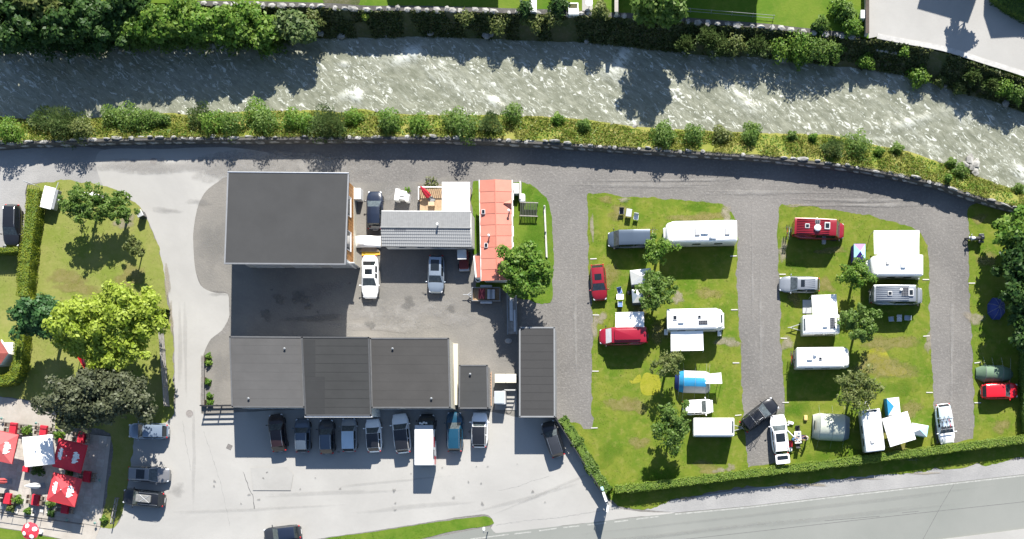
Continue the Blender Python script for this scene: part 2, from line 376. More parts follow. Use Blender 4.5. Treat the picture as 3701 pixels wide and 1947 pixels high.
LAWNS = []; _lz = [0.0136]
def lawn(pts, mat=lawnmat, z=0.014, jit=.26, dens=1.0, name='lawn'):
    _lz[0] += .0005; z = _lz[0] if z == .014 else z
    o, poly = sheet(name, pts, z, mat, jit, .22); LAWNS.append((poly, mat, dens, z)); return o
lawn([(125,664),(240,652),(362,668),(443,701),(509,753),(535,797),(572,886),(590,980),(608,1099),(624,1206),(629,1376),(631,1464),(628,1505),(560,1535),(490,1560),(470,1700),(430,1890),(370,1905),(362,1900),(402,1576),(198,1548),(206,1463),(0,1434),(-200,1415),(-200,905),(60,905),(88,900),(95,690)], lawn2)
lawn([(1706,672),(1740,656),(1856,660),(1904,660),(1944,683),(1977,720),(1996,804),(2000,952),(1992,1081),(1950,1097),(1880,1075),(1800,1040),(1725,1042),(1735,925),(1712,915),(1706,800)], gardlawn)
lawn([(2121,712),(2139,698),(2198,699),(2263,715),(2331,711),(2434,721),(2538,730),(2605,738),(2632,756),(2660,800),(2664,887),(2662,1034),(2667,1139),(2673,1215),(2680,1286),(2681,1404),(2684,1459),(2696,1607),(2703,1686),(2705,1752),(2437,1805),(2340,1840),(2274,1838),(2232,1824),(2195,1795),(2100,1640),(2020,1525),(2090,1530),(2110,1546),(2136,1546),(2140,1518),(2139,1375),(2142,1139),(2127,946),(2124,769)])
lawn([(2817,742),(2846,742),(2928,746),(3038,764),(3149,779),(3260,809),(3308,827),(3341,860),(3356,927),(3359,1052),(3361,1214),(3367,1291),(3374,1438),(3380,1549),(3385,1606),(3388,1690),(3089,1724),(2838,1745),(2835,1660),(2834,1494),(2832,1438),(2828,1291),(2821,1214),(2820,1089),(2811,927),(2814,800)])
lawn([(3497,760),(3530,735),(3620,745),(3720,775),(4000,860),(4000,1620),(3701,1650),(3525,1672),(3522,1475),(3514,1272),(3507,1155),(3505,1089),(3501,868)])
lawn([(2703,1690),(2770,1680),(2838,1668),(2838,1745),(2705,1756)], jit=.08)
lawn([(3384,1606),(3450,1600),(3524,1590),(3526,1675),(3386,1692)], jit=.08)
lawn([(1165,1950),(1355,1921),(1549,1890),(1704,1869),(1762,1867),(1782,1882),(1770,1898),(1626,1921),(1549,1940),(1400,1975),(1165,1990)], gardlawn, jit=.07, z=.02)
lawn([(-200,1880),(0,1908),(70,1918),(150,1935),(260,1960),(330,2010),(-200,2010)], gardlawn, jit=.05)

# worn and dry patches
dry = fade_mat('dry_grass', (.185,.16,.050), (.235,.205,.085), 4.0, .4, .62)
sand = fade_mat('bare_earth', (.225,.195,.145), (.285,.255,.20), 5.0, .4, .68)
yell = fade_mat('yellowed_grass', (.24,.24,.018), (.28,.26,.035), 5.0, .3)
lush = fade_mat('lush_grass', (.045,.125,.006), (.065,.15,.008), 3.0, .5, .4)
stain = fade_mat('dark_stain', (.15,.147,.14), (.19,.186,.18), 3.0, .5, .28)
pale = fade_mat('pale_dust', (.24,.232,.22), (.29,.28,.265), 2.0, .6, .55)
for a in ((3190,1325,120,62),(3210,1240,110,40),(2985,1030,40,30),(3240,1590,60,60),(2310,1100,40,50),(2560,1060,50,30),(2500,790,90,24),(2560,780,70,22),(2310,1600,38,32),(2300,1470,50,30),(2250,880,40,20),(3570,940,38,40),(3620,1540,40,30),(2240,770,60,30),(2190,1000,45,70),(3000,905,70,16),(2560,1690,60,30),(2250,1460,60,40),(3290,1480,50,40),(470,1000,70,50),(240,1000,70,40),(280,1040,90,30),(2190,720,40,14),(2870,1075,25,40),(2385,1200,40,60),(3540,790,30,24)): patch('dry_patch', *a, dry)
for a in ((2625,775,26,40),(2632,1235,52,24),(2170,1150,30,24),(2150,1180,16,50),(2845,1240,34,24),(2830,905,20,45),(2450,1075,30,25),(2880,742,40,8),(2640,1690,20,18),(2370,1085,24,24),(605,1020,16,60),(618,1150,10,70),(452,800,45,32),(2255,722,30,9),(2140,820,10,50),(3520,1150,40,30),(1590,672,80,14),(3355,1240,16,40),(2600,1700,30,10),(2950,1752,60,6),(2860,1760,70,7),(2480,1800,40,7),(3120,1730,70,5),(3340,1710,70,5)): patch('bare_patch', *a, sand)
yellm = ground_mat('yellowed_turf', (.19,.20,.014), (.235,.225,.028), (.15,.17,.02), .9, 3.0, .7, .5)
for a in ([(2320,1358),(2380,1356),(2381,1420),(2322,1422)], [(2272,1376),(2290,1374),(2308,1352),(2315,1372),(2306,1382),(2285,1384)], [(3138,1263),(3195,1258),(3212,1285),(3212,1315),(3145,1310)], [(3170,1318),(3262,1328),(3275,1352),(3190,1354)]): sheet('yellow_patch', a, .0225, yellm, .22, .2)
for a in ((2400,1720,120,40),(2600,1140,50,60),(2880,960,60,30),(2200,1640,50,60),(3250,1400,90,40),(2520,745,80,20),(2960,1660,100,40),(3100,1650,80,30),(1930,850,50,90),(1900,700,40,30),(2260,730,20,15),(2880,1480,60,50)): patch('lush_patch', *a, lush, core=.3)
for a in ((770,880,60,110),(790,1060,40,12),(600,760,60,14),(720,730,50,16),(1150,1050,90,40),(800,1330,50,90),(640,1770,40,26),(3300,1660,30,10)): patch('stained_patch', *a, stain, core=.3)
for a in ((1430,715,80,46),(960,585,260,70),(1000,600,200,60),(860,600,160,70),(1150,600,260,50),(1500,1120,160,60),(1350,1130,120,50),(1650,1150,90,40),(2330,668,340,9),(2420,650,260,7),(2760,694,300,9),(3150,740,260,9),(3080,722,260,7),(2080,1150,8,260),(2750,1200,9,300),(3440,1250,9,260),(2720,1000,7,240),(1400,1180,180,25),(700,600,260,40),(480,600,160,40)): patch('pale_patch', *a, pale, core=.3)

# asphalt repairs, tyre marks and oil spots in the car park
rep_m = ground_mat('asphalt_repair', (.262,.258,.246), (.305,.300,.286), (.25,.246,.234), .2, 3.0, .2, .3)
for q in ([(905,1690),(1035,1688),(1060,1712),(1050,1772),(915,1772)],): sheet('asphalt_repair', q, _pz[0] + .0004, rep_m, .05, .4, smooth=False); _pz[0] += .0006
tyre = fade_mat('tyre_marks', (.17,.168,.162), (.21,.207,.20), 4.0, .6, .14)
for a in ((900,1840,300,9,.05),(1200,1780,360,8,.04),(1500,1830,300,9,.10),(1900,1800,240,9,.25),(700,1650,10,180,0),(670,1250,8,220,0),(650,1250,8,220,0),(1400,1740,200,7,.1),(1990,1770,200,8,.4),(2900,1880,700,10,.115),(2900,1838,700,10,.115),(2400,1930,500,10,.115)): patch('tyre_mark', *a[:4], tyre, a[4], .6)
oil = fade_mat('oil_spot', (.10,.098,.095), (.14,.138,.133), 6.0, .6, .5)
for i in range(46):
    a = (rnd.uniform(760, 1980), rnd.uniform(1670, 1850)) if i < 24 else ((rnd.uniform(960, 1760), rnd.uniform(1500, 1640)) if i < 34 else (rnd.uniform(920, 1660), rnd.uniform(1000, 1190)))
    r_ = rnd.uniform(3, 9) if i < 40 else rnd.uniform(14, 30); patch('oil_spot', a[0], a[1], r_, r_*rnd.uniform(.5, 1), oil)
for a in ((1010,1080,30,22),(1085,1075,36,30),(1150,1150,120,18)): patch('oil_spot', *a, oil)
# terrace paving, slab by slab
ter, terp = sheet('terrace', [(-160,1500),(0,1525),(198,1548),(402,1576),(362,1902),(303,1892),(0,1852),(-160,1830)], .03, patio, 0, smooth=False, thick=.028)
ter2, _ = sheet('terrace_path', [(-160,1410),(0,1434),(206,1463),(198,1546),(0,1523),(-160,1500)], .022, patio, 0, smooth=False, thick=.02)
ter3, _ = sheet('footpath', [(-160,1832),(0,1854),(303,1894),(362,1905),(330,1985),(260,1955),(150,1932),(70,1916),(0,1906),(-160,1880)], .018, patio, 0, smooth=False, thick=.016)
slabv = [pm('slab_a', (.36,.34,.305), .85, .12, 2.0, .3, world=True), pm('slab_b', (.32,.295,.26), .85, .12, 2.0, .3, world=True), pm('slab_c', (.34,.31,.28), .85, .15, 2.0, .3, world=True)]
o0 = P(-140, 1510, .03); ux = (P(402,1576,.03) - P(0,1525,.03)).normalized(); uy = Vector((ux.y, -ux.x, 0)); tA = np.array(terp); made = 0
for i in range(22):
    for j in range(13):
        a = o0 + ux*i*.86 + uy*j*.86; cs = [a, a + ux*.845, a + ux*.845 + uy*.845, a + uy*.845]
        if in_poly(np.array([[q.x, q.y] for q in cs]), terp).all():
            c0 = a + ux*.42 + uy*.42
            me = bpy.data.meshes.get('slab_%d' % (made % 3)) if made >= 3 else None
            if me is None:
                ang = math.atan2(ux.y, ux.x); mb = MB().box(-.4225, .4225, -.4225, .4225, 0, .014, Matrix.Rotation(ang, 4, 'Z')); o = mb.build('slab_%d' % made, slabv[made]); o.name = 'slab'; o.data.name = 'slab_%d' % made; o.parent = ter
            else:
                o = bpy.data.objects.new('slab', me); C.objects.link(o); o.parent = ter
            o.location = (c0.x, c0.y, .0305 + .002*rnd.random()); made += 1

# north garden surfaces
ne, _ = sheet('upper_road', [(3142,-200),(3140,138),(3171,131),(3267,149),(3415,176),(3562,221),(3701,263),(3900,335),(4100,410),(4100,60),(3760,80),(3650,40),(3590,5),(3540,-40),(3480,-200)], ZF+.006, concrete, 0, smooth=False)
kerbpts = smooth_line(PZ([(3171,129),(3267,148),(3415,176),(3562,222),(3701,266),(3900,338)], ZF+.06), .5)
kb = MB()
for a, b in zip(kerbpts[:-1], kerbpts[1:]):
    d = (b-a).normalized(); n_ = Vector((-d.y, d.x, 0))*.28; kb.add([a-n_-Vector((0,0,.12)), b-n_-Vector((0,0,.12)), b+n_-Vector((0,0,.12)), a+n_-Vector((0,0,.12)), a-n_, b-n_, b+n_, a+n_], [(4,5,6,7),(0,1,5,4),(2,3,7,6)])
kb.build('road_kerb', pm('kerb_stone', (.36,.355,.34), .85, .15, 2.0, .3, world=True), ne)
sheet('garden_path', [(2104,-60),(2142,-60),(2142,46),(2104,44)], ZF+.006, concrete, 0, smooth=False)
sheet('garden_path', [(2222,-60),(2236,-60),(2236,52),(2222,52)], ZF+.006, patio, 0, smooth=False)
sheet('bare_bed', [(1170,-60),(1290,-60),(1290,22),(1180,18)], ZF+.006, farbank, .1)

# ------------------------------------------------------------------ river, banks and walls
n = 520
A = resample(fwatL, n); B = resample(nwatL, n); m = 64
T = np.linspace(-.06, 1.06, m)
X = A[:, None, 0]*(1-T) + B[:, None, 0]*T; Y = A[:, None, 1]*(1-T) + B[:, None, 1]*T
c, s_ = math.cos(math.radians(-48)), math.sin(math.radians(-48))
U = X*c + Y*s_; V = -X*s_ + Y*c
Z = ZW + .10*(fbm(U*.35, V*1.5, 3)-.5) + .12*(fbm(X*.22+8, Y*.5, 3)-.5) + .05*(fbm(X*2.2, Y*2.2+3, 2)-.5)
foam = .6*np.clip((fbm(U*.34+5, V*1.6, 4)-.60)*3.2, 0, 1)*np.clip((fbm(X*.12, Y*.2+2, 2)-.30)*3, 0, 1)
foam *= np.clip((X + 75)/30, .35, 1)
def spot(px, py, rx, ry, amp, lift=.2, ang=0.0):
    global foam, Z
    q = P(px, py, ZW); dx = (X - q.x); dy = (Y - q.y); ca, sa = math.cos(ang), math.sin(ang)
    ex = (dx*ca + dy*sa)/(rx*S); ey = (-dx*sa + dy*ca)/(ry*S)
    g = np.exp(-(ex**2 + ey**2)); foam = np.clip(foam + amp*g*(.55 + .9*fbm(X*1.6, Y*1.6, 3)), 0, 1); Z = Z + lift*g
for a in ((1490,185,36,24,1.1,.25,.3),(1450,215,60,22,.6,.1,.2),(1290,350,22,22,1.2,.25,-.4),(1255,340,50,18,.6,.1,.4),(2250,205,24,38,1.1,.25,-.5),(2215,260,40,30,.55,.1,0),(1785,365,26,14,.9,.15,-.5),(980,190,18,22,.35,.12,-.3),(35,255,12,16,.45,.1,0),(3020,280,32,14,.4,.1,.5),(1245,230,20,10,.6,.1,0),(3690,620,36,22,.9,.15,-.8),(3300,440,70,16,.5,.1,.3),(3180,500,40,8,.5,0,0),(2430,330,30,10,.4,.1,0),(3480,410,60,30,.35,.1,0),(2700,380,90,24,.3,.1,-.5),(1650,300,120,40,.2,.05,-.6)): spot(*a)
vv = np.stack([X, Y, Z], 2).reshape(-1, 3)
me = bpy.data.meshes.new('river'); idx = np.arange(n*m).reshape(n, m)
fq = np.stack([idx[:-1, :-1], idx[1:, :-1], idx[1:, 1:], idx[:-1, 1:]], 2).reshape(-1, 4)
me.from_pydata(vv.tolist(), [], fq.tolist()); me.shade_smooth()
at = me.attributes.new('foam', 'FLOAT', 'POINT'); at.data.foreach_set('value', foam.reshape(-1).astype(np.float32))
river = bpy.data.objects.new('river', me); C.objects.link(river); river['kind'] = 'structure'
if me.polygons[0].normal.z < 0: me.flip_normals()
wm = bpy.data.materials.new('glacial_water'); wm.use_nodes = True; t = wm.node_tree; N = t.nodes; L = t.links
pb = N['Principled BSDF']; pb.inputs['Roughness'].default_value = .22; pb.inputs['Specular IOR Level'].default_value = .5
pos = N.new('ShaderNodeNewGeometry').outputs['Position']
def wnoise(rot, sc3, scale, detail, ro=.6, dist=0.0):
    m0 = N.new('ShaderNodeMapping'); m0.inputs['Rotation'].default_value = (0, 0, math.radians(rot)); L.new(pos, m0.inputs['Vector'])
    mp = N.new('ShaderNodeMapping'); mp.inputs['Scale'].default_value = sc3; L.new(m0.outputs[0], mp.inputs['Vector'])
    z = N.new('ShaderNodeTexNoise'); z.inputs['Scale'].default_value = scale; z.inputs['Detail'].default_value = detail; z.inputs['Roughness'].default_value = ro; z.inputs['Distortion'].default_value = dist
    L.new(mp.outputs[0], z.inputs['Vector']); return z.outputs['Fac']
def wmath(op, a, b=None, c=None):
    q = N.new('ShaderNodeMath'); q.operation = op
    for i, v_ in enumerate((a, b, c)):
        if v_ is None: continue
        if isinstance(v_, (int, float)): q.inputs[i].default_value = v_
        else: L.new(v_, q.inputs[i])
    return q.outputs[0]
streak = wnoise(42, (.40, 1.7, 1), .50, 6, .68, 1.2); ripple = wnoise(36, (.8, 1.9, 1), 1.1, 4, .6, .6); fleck = wnoise(38, (.6, 1.9, 1), 2.2, 4, .7, .5); fine = wnoise(40, (.85, 1.7, 1), 1.35, 5, .66, 1.2)
fa = N.new('ShaderNodeAttribute'); fa.attribute_name = 'foam'
def wr(f, a, b):
    r = N.new('ShaderNodeMapRange'); r.inputs['From Min'].default_value = a; r.inputs['From Max'].default_value = b; L.new(f, r.inputs['Value']); return r.outputs[0]
f1 = wr(streak, .40, .54); glints = wmath('MULTIPLY', f1, wr(fine, .555, .615)); f3 = wmath('MULTIPLY', fa.outputs['Fac'], wr(wmath('ADD', fleck, wmath('MULTIPLY', fa.outputs['Fac'], .12)), .44, .60))  # thin flecks put sun glints into the colour; the attribute adds whitewater
ft = wmath('MAXIMUM', wmath('MULTIPLY', glints, .85), f3)
mixc = N.new('ShaderNodeMix'); mixc.data_type = 'RGBA'; L.new(ft, mixc.inputs[0]); mixc.inputs[7].default_value = (.52,.54,.50,1)
tone = N.new('ShaderNodeMix'); tone.data_type = 'RGBA'; L.new(wr(ripple, .38, .62), tone.inputs[0]); tone.inputs[6].default_value = (.138,.145,.103,1); tone.inputs[7].default_value = (.205,.212,.162,1)
L.new(tone.outputs[2], mixc.inputs[6]); L.new(mixc.outputs[2], pb.inputs['Base Color'])
L.new(wr(ft, 0.0, 1.6), N.new('ShaderNodeMath').inputs[0]); L.new(wmath('MULTIPLY_ADD', ft, .5, .22), pb.inputs['Roughness'])
bp = N.new('ShaderNodeBump'); bp.inputs['Strength'].default_value = .3; bp.inputs['Distance'].default_value = .15
L.new(wmath('ADD', wmath('MULTIPLY', streak, .8), wmath('MULTIPLY', ripple, .6)), bp.inputs['Height']); L.new(bp.outputs[0], pb.inputs['Normal'])
pb.inputs['Roughness'].default_value = .35; pb.inputs['Coat Weight'].default_value = 1.0; pb.inputs['Coat Roughness'].default_value = .13; pb.inputs['Coat IOR'].default_value = 1.33
b2 = N.new('ShaderNodeBump'); b2.inputs['Strength'].default_value = 1.0; b2.inputs['Distance'].default_value = 1.5
L.new(wmath('ADD', wmath('MULTIPLY', streak, .75), wmath('ADD', wmath('MULTIPLY', ripple, .5), wmath('MULTIPLY', fleck, .30))), b2.inputs['Height']); L.new(b2.outputs[0], pb.inputs['Coat Normal'])
me.materials.append(wm)

def bank(name, top, bot, mat, mrows=10, amp=.35, seed=0.0, bulge=0.0):
    k = 420; a = resample(top, k); b = resample(bot, k); rows = []
    for j in range(mrows + 1):
        t_ = j/mrows*1.12; q = a*(1-t_) + b*t_
        env = math.sin(math.pi*min(1, j/mrows)) if 0 < j < mrows else 0
        q[:, 2] += env*amp*(fbm(q[:, 0]*.9+seed, q[:, 1]*.9, 3)-.5)*2 + env*bulge
        rows.append([tuple(p) for p in q])
    o = MB().grid(rows).build(name, mat, smooth=True, fix=False); o['kind'] = 'structure'
    if o.data.polygons[0].normal.z < 0: o.data.flip_normals()
    return rows
nb = [Vector((p.x, p.y + .02, ZT - .19)) for p in wallL]
near_rows = bank('near_bank', nb, nwatL, bankmat, 10, .3, 3.0, .25)
fb = [Vector((p.x, p.y - .25, ZF - .05)) for p in ftopL]
far_rows = bank('far_bank', fb, fwatL, farbank, 10, .35, 9.0, -.1)

def stone_mesh(seed):
    r = random.Random(seed); b = bmesh.new(); bmesh.ops.create_icosphere(b, subdivisions=1, radius=.5)
    for v in b.verts:
        q = v.co.copy(); mx = max(abs(q.x), abs(q.y), abs(q.z)); v.co = q*(.55 + .45*(.5/mx)/1.0*.8)*(1 + r.uniform(-.13, .13))
    me = bpy.data.meshes.new('stone'); b.to_mesh(me); b.free(); me.materials.append(stonem); return me
STONES = [stone_mesh(i) for i in range(7)]
def stone(name, loc, sc3, rz, parent=None):
    o = bpy.data.objects.new(name, rnd.choice(STONES)); C.objects.link(o); o.location = loc; o.scale = sc3; o.rotation_euler = (rnd.uniform(-.2, .2), rnd.uniform(-.2, .2), rz)
    if parent: o.parent = parent
    return o
def wall_core(line, z0, z1, y0, y1, name, parent):
    r0, r1, r2, r3 = [], [], [], []
    for p in line:
        r0.append((p.x, p.y + y0, z0)); r1.append((p.x, p.y + y0*.8, z1)); r2.append((p.x, p.y + y1, z1)); r3.append((p.x, p.y + y1, z0))
    return MB().grid([r0, r1, r2, r3]).build(name, mortar, parent)
rw = thing('river_wall', 'long dry stone retaining wall between the campsite lane and the river bank', 'wall')
wall_core(wallL, -.1, ZT - .22, -.33, .12, 'wall_core', rw)
def along(line, lo, hi):
    i = 0; d = 0.0; nxt = 0.0; out = []
    for a, b in zip(line[:-1], line[1:]):
        d += (b-a).length
        if d >= nxt:
            L_ = rnd.uniform(lo, hi); out.append((b.copy(), L_, math.atan2((b-a).y, (b-a).x))); nxt = d + L_
    return out
vis = [p for p in wallL if -76 < p.x < 46]
for p, L_, a in along(vis, .5, 1.5):
  if rnd.random() > .22: stone('stone', (p.x, p.y + rnd.uniform(-.16, .14), ZT - .16 + rnd.uniform(-.14, .12)), (L_*rnd.uniform(.7, 1.1), rnd.uniform(.2, .55), rnd.uniform(.25, .55)), a + rnd.uniform(-.12, .12), rw)
for p, L_, a in along(vis, .7, 1.5): stone('stone', (p.x, p.y - .20 + rnd.uniform(-.05, .06), ZT*.36 + rnd.uniform(-.12, .12)), (L_*1.15, rnd.uniform(.34, .5), rnd.uniform(.65, .9)), a, rw)
gw = thing('garden_wall', 'pale boulder wall edging the gardens on the far river bank', 'wall')
fvis = [p for p in ftopL if -52 < p.x < 23.5]
wall_core(fvis, ZF - 1.2, ZF + .05, -.3, .3, 'wall_core', gw)
for p, L_, a in along(fvis, .5, 1.15): stone('stone', (p.x, p.y - .05 + rnd.uniform(-.12, .1), ZF + rnd.uniform(-.08, .12)), (L_*1.12, rnd.uniform(.5, .85), rnd.uniform(.4, .65)), a + rnd.uniform(-.15, .15), gw)
# boulders at the water's edge
for i in range(46):
    p = fwatL[int((i + rnd.random())/46*len(fwatL)) % len(fwatL)]
    if p.x < -48: continue
    q = rnd.uniform(.4, 1.1); tag(stone('boulder', (p.x, p.y + rnd.uniform(.1, .9), ZW + rnd.uniform(.05, .5)), (q*1.3, q, q*.8), rnd.uniform(0, 3)), 'rough boulder at the foot of the shaded far bank', 'boulder', 'boulders along the far water edge')
for i in range(40):
    p = nwatL[int((i + rnd.random())/40*len(nwatL)) % len(nwatL)]
    q = rnd.uniform(.25, .6); tag(stone('boulder', (p.x, p.y + rnd.uniform(-.25, .3), ZW + rnd.uniform(.0, .2)), (q*1.4, q, q*.7), rnd.uniform(0, 3)), 'small stone in the shallows along the grassy near bank', 'boulder', 'stones along the near water edge')
for px, py, q in ((3505,575,1.1),(3530,590,.9),(3490,595,.8),(3525,622,.9),(3515,600,1.0)):
    p = P(px, py, ZW+.2); tag(stone('boulder', p, (q*1.3, q, q*.8), rnd.random()*3), 'brown boulder in the cluster jutting into the river near the campsite corner', 'boulder', 'boulder cluster in the river')
# ------------------------------------------------------------------ vegetation
def quads_object(name, v, mat, parent=None, smooth=False):
    """v: (n,4,3) array of quads -> one mesh"""
    n = len(v); me = bpy.data.meshes.new(name); me.vertices.add(n*4); me.loops.add(n*4); me.polygons.add(n)
    me.vertices.foreach_set('co', v.reshape(-1).astype(np.float32)); me.loops.foreach_set('vertex_index', np.arange(n*4, dtype=np.int32))
    me.polygons.foreach_set('loop_start', np.arange(0, n*4, 4, dtype=np.int32)); me.polygons.foreach_set('loop_total', np.full(n, 4, dtype=np.int32))
    me.update(calc_edges=True); me.materials.append(mat)
    o = bpy.data.objects.new(name, me); C.objects.link(o)
    if parent is not None: o.parent = parent
    return o

def leaf_quads(pos, nrm, size, rng, aspect=.62):
    n = len(pos); nrm = nrm/(np.linalg.norm(nrm, axis=1, keepdims=True) + 1e-9)
    r = rng.normal(size=(n, 3)); u = np.cross(nrm, r); u /= (np.linalg.norm(u, axis=1, keepdims=True) + 1e-9); w_ = np.cross(nrm, u)
    s = (size*rng.uniform(.6, 1.3, n))[:, None]
    fold = nrm*s*.18
    return np.stack([pos - u*s, pos + w_*s*aspect - fold, pos + u*s, pos - w_*s*aspect - fold], 1)

def crown_points(rng, rx, ry, rz, clumps, per, cr, droop=.0):
    """leaf positions and outward normals, clumped over the upper shell of an ellipsoid, centre at origin"""
    pts, nr, cc = [], [], []
    ph = rng.random(4)*6.3
    for k in range(clumps):
        d = rng.normal(size=3); d[2] = abs(d[2])*.8 - .35*rng.random(); d /= np.linalg.norm(d); az = math.atan2(d[1], d[0])
        q = rng.uniform(.35, 1.0)*(1 + .14*math.sin(2*az + ph[0]) + .10*math.sin(3*az + ph[1]) + .08*math.sin(5*az + ph[2])); c = d*np.array([rx, ry, rz])*q*(1 + .12*rng.normal()); cc.append(c)
        e = rng.normal(size=(per, 3)); e /= np.linalg.norm(e, axis=1, keepdims=True); e[:, 2] = np.where(rng.random(per) < .7, np.abs(e[:, 2]), e[:, 2])
        r = cr*rng.uniform(.55, 1.2)*rng.uniform(.2, 1.25, per)**.6
        pts.append(c + e*r[:, None]*np.array([1, 1, .75])); nr.append(e*.8 + np.array([0, 0, .55]) + rng.normal(size=(per, 3))*.45)
    return np.concatenate(pts), np.concatenate(nr), cc

GREEN  = leaf_mat('leaf_green', (.075,.150,.022), (.165,.245,.055), .48)
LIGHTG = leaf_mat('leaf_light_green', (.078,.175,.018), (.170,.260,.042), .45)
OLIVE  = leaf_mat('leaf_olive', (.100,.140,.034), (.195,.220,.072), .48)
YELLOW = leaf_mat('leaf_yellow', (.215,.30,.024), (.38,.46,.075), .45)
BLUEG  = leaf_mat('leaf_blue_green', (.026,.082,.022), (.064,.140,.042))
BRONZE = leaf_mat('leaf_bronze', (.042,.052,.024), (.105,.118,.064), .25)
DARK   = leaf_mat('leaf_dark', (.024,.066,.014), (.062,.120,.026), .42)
WILLOW = leaf_mat('leaf_willow', (.065,.115,.032), (.135,.185,.062), .4)
HEDGEM = leaf_mat('leaf_hedge', (.105,.185,.022), (.215,.280,.045), .4)
HEDGEY = leaf_mat('leaf_hedge_yellow', (.110,.155,.008), (.215,.245,.020), .4)
COVER  = leaf_mat('leaf_cover', (.040,.070,.018), (.125,.135,.050))

def tree(label, px, py, zc, rx, ry, rz, leaf, mat, clumps, per, cr, seed, name='tree', group=None, cat='tree', trunk=.14, base=0.0, lean=(0, 0)):
    """crown centre seen at photo pixel px,py and height zc above base"""
    rng = np.random.default_rng(seed); c = P(px, py, zc + base)
    t = thing(name, label, cat, (c.x + lean[0], c.y + lean[1], base), 0, group)
    off = np.array([-lean[0], -lean[1], zc])
    pts, nr, cc = crown_points(rng, rx, ry, rz, clumps, per, cr)
    quads_object('crown', leaf_quads(pts + off, nr, leaf, rng), mat, t)
    tb = MB(); top = Vector(off) + Vector((0, 0, -rz*.15)); p0 = Vector((0, 0, -.15)); fork = Vector((off[0]*.4, off[1]*.4, max(.5, zc - rz*.75)))
    tb.tube(p0, fork, trunk*1.25, trunk*.85, 8); tb.tube(fork, top, trunk*.85, trunk*.4, 7)
    tb.build('trunk', bark, t, True)
    lb = MB()
    for q in cc[:14]:
        e = Vector(q)*.85 + Vector(off); mid = fork.lerp(e, .5) + Vector((0, 0, .15)); lb.tube(fork.lerp(top, rng.random()*.6), mid, trunk*.38, trunk*.25, 5); lb.tube(mid, e, trunk*.25, trunk*.08, 5)
    lb.build('limbs', bark, t, True)
    return t

g1 = 'young trees between the camping pitches'
tree('rounded green tree overhanging the end of the orange roofed house', 1902, 982, 4.4, 2.6, 2.9, 2.2, .20, LIGHTG, 140, 85, .7, 1, trunk=.2)
tree('small green tree between the grey blue van and the long white motorhome', 2378, 902, 3.2, 1.5, 1.6, 1.1, .14, LIGHTG, 48, 44, .44, 2, group=g1)
tree('green tree half covering the small white shelter tent', 2372, 1048, 3.2, 1.95, 2.0, 1.4, .16, GREEN, 66, 48, .5, 3, group=g1)
tree('sparse green tree beside the blue and white tunnel tent', 2412, 1312, 3.2, 1.6, 1.4, 1.2, .13, OLIVE, 36, 40, .45, 4, group=g1)
tree('green tree with a long conical shadow next to the plain white caravan', 2430, 1540, 3.5, 2.15, 2.1, 1.5, .15, GREEN, 74, 54, .55, 5, group=g1)
tree('small green tree in front of the big white motorhome with an awning', 3102, 992, 3.2, 1.85, 1.5, 1.2, .14, LIGHTG, 52, 46, .48, 6, group=g1)
tree('green tree beside the caravan with the solar panel', 3112, 1168, 3.2, 2.0, 1.9, 1.3, .16, GREEN, 62, 50, .5, 7, group=g1)
tree('loose pale green tree above the olive tent', 3095, 1405, 3.4, 2.4, 2.2, 1.4, .14, OLIVE, 72, 42, .58, 8, group=g1)
g2 = 'big trees on the right boundary'
for i, a in enumerate(((3690,838,3.2,2.3,2.1,1.7,LIGHTG,90),(3712,945,3.6,2.9,2.4,2.2,DARK,110),(3728,1075,4.0,2.9,2.6,2.4,DARK,110),(3750,1190,3.6,2.5,2.4,2.0,DARK,90))):
    tree(('light green broadleaf tree at the corner of the camp by the river wall','dark tree behind the parked motorcycle','dark tree shading the blue dome tent','dark tree behind the green tunnel tent')[i], a[0], a[1], a[2], a[3], a[4], a[5], .26, a[6], a[7], 70, .8, 20+i, group=g2, trunk=.2)
tree('apple tree beside the white topped trailer on the lawn', 300, 738, 3.4, 2.35, 2.1, 1.2, .15, GREEN, 85, 44, .45, 31, name='apple_tree', group='trees on the left lawn')
tree('apple tree beside the grey bin on the lawn edge', 420, 752, 2.9, 2.0, 1.8, 1.0, .15, GREEN, 75, 44, .42, 32, name='apple_tree', group='trees on the left lawn')
tree('small tree with thin trunk near the driveway bend', 482, 890, 2.4, .95, 1.0, .7, .12, OLIVE, 34, 40, .3, 33, name='apple_tree', group='trees on the left lawn', trunk=.07)
tree('large yellow leaved maple beside the driveway fence', 398, 1180, 6.0, 5.6, 3.7, 3.2, .22, YELLOW, 300, 100, .95, 34, name='maple_tree', trunk=.3)
tree('blue green tree between the hedge and the yellow maple', 150, 1150, 5.0, 2.6, 2.2, 2.0, .24, BLUEG, 85, 70, .72, 35, trunk=.2)
tree('dark bronze leaved tree beside the terrace lawn', 355, 1437, 6.2, 4.9, 3.1, 3.0, .19, BRONZE, 240, 95, .9, 36, name='copper_beech', trunk=.3)
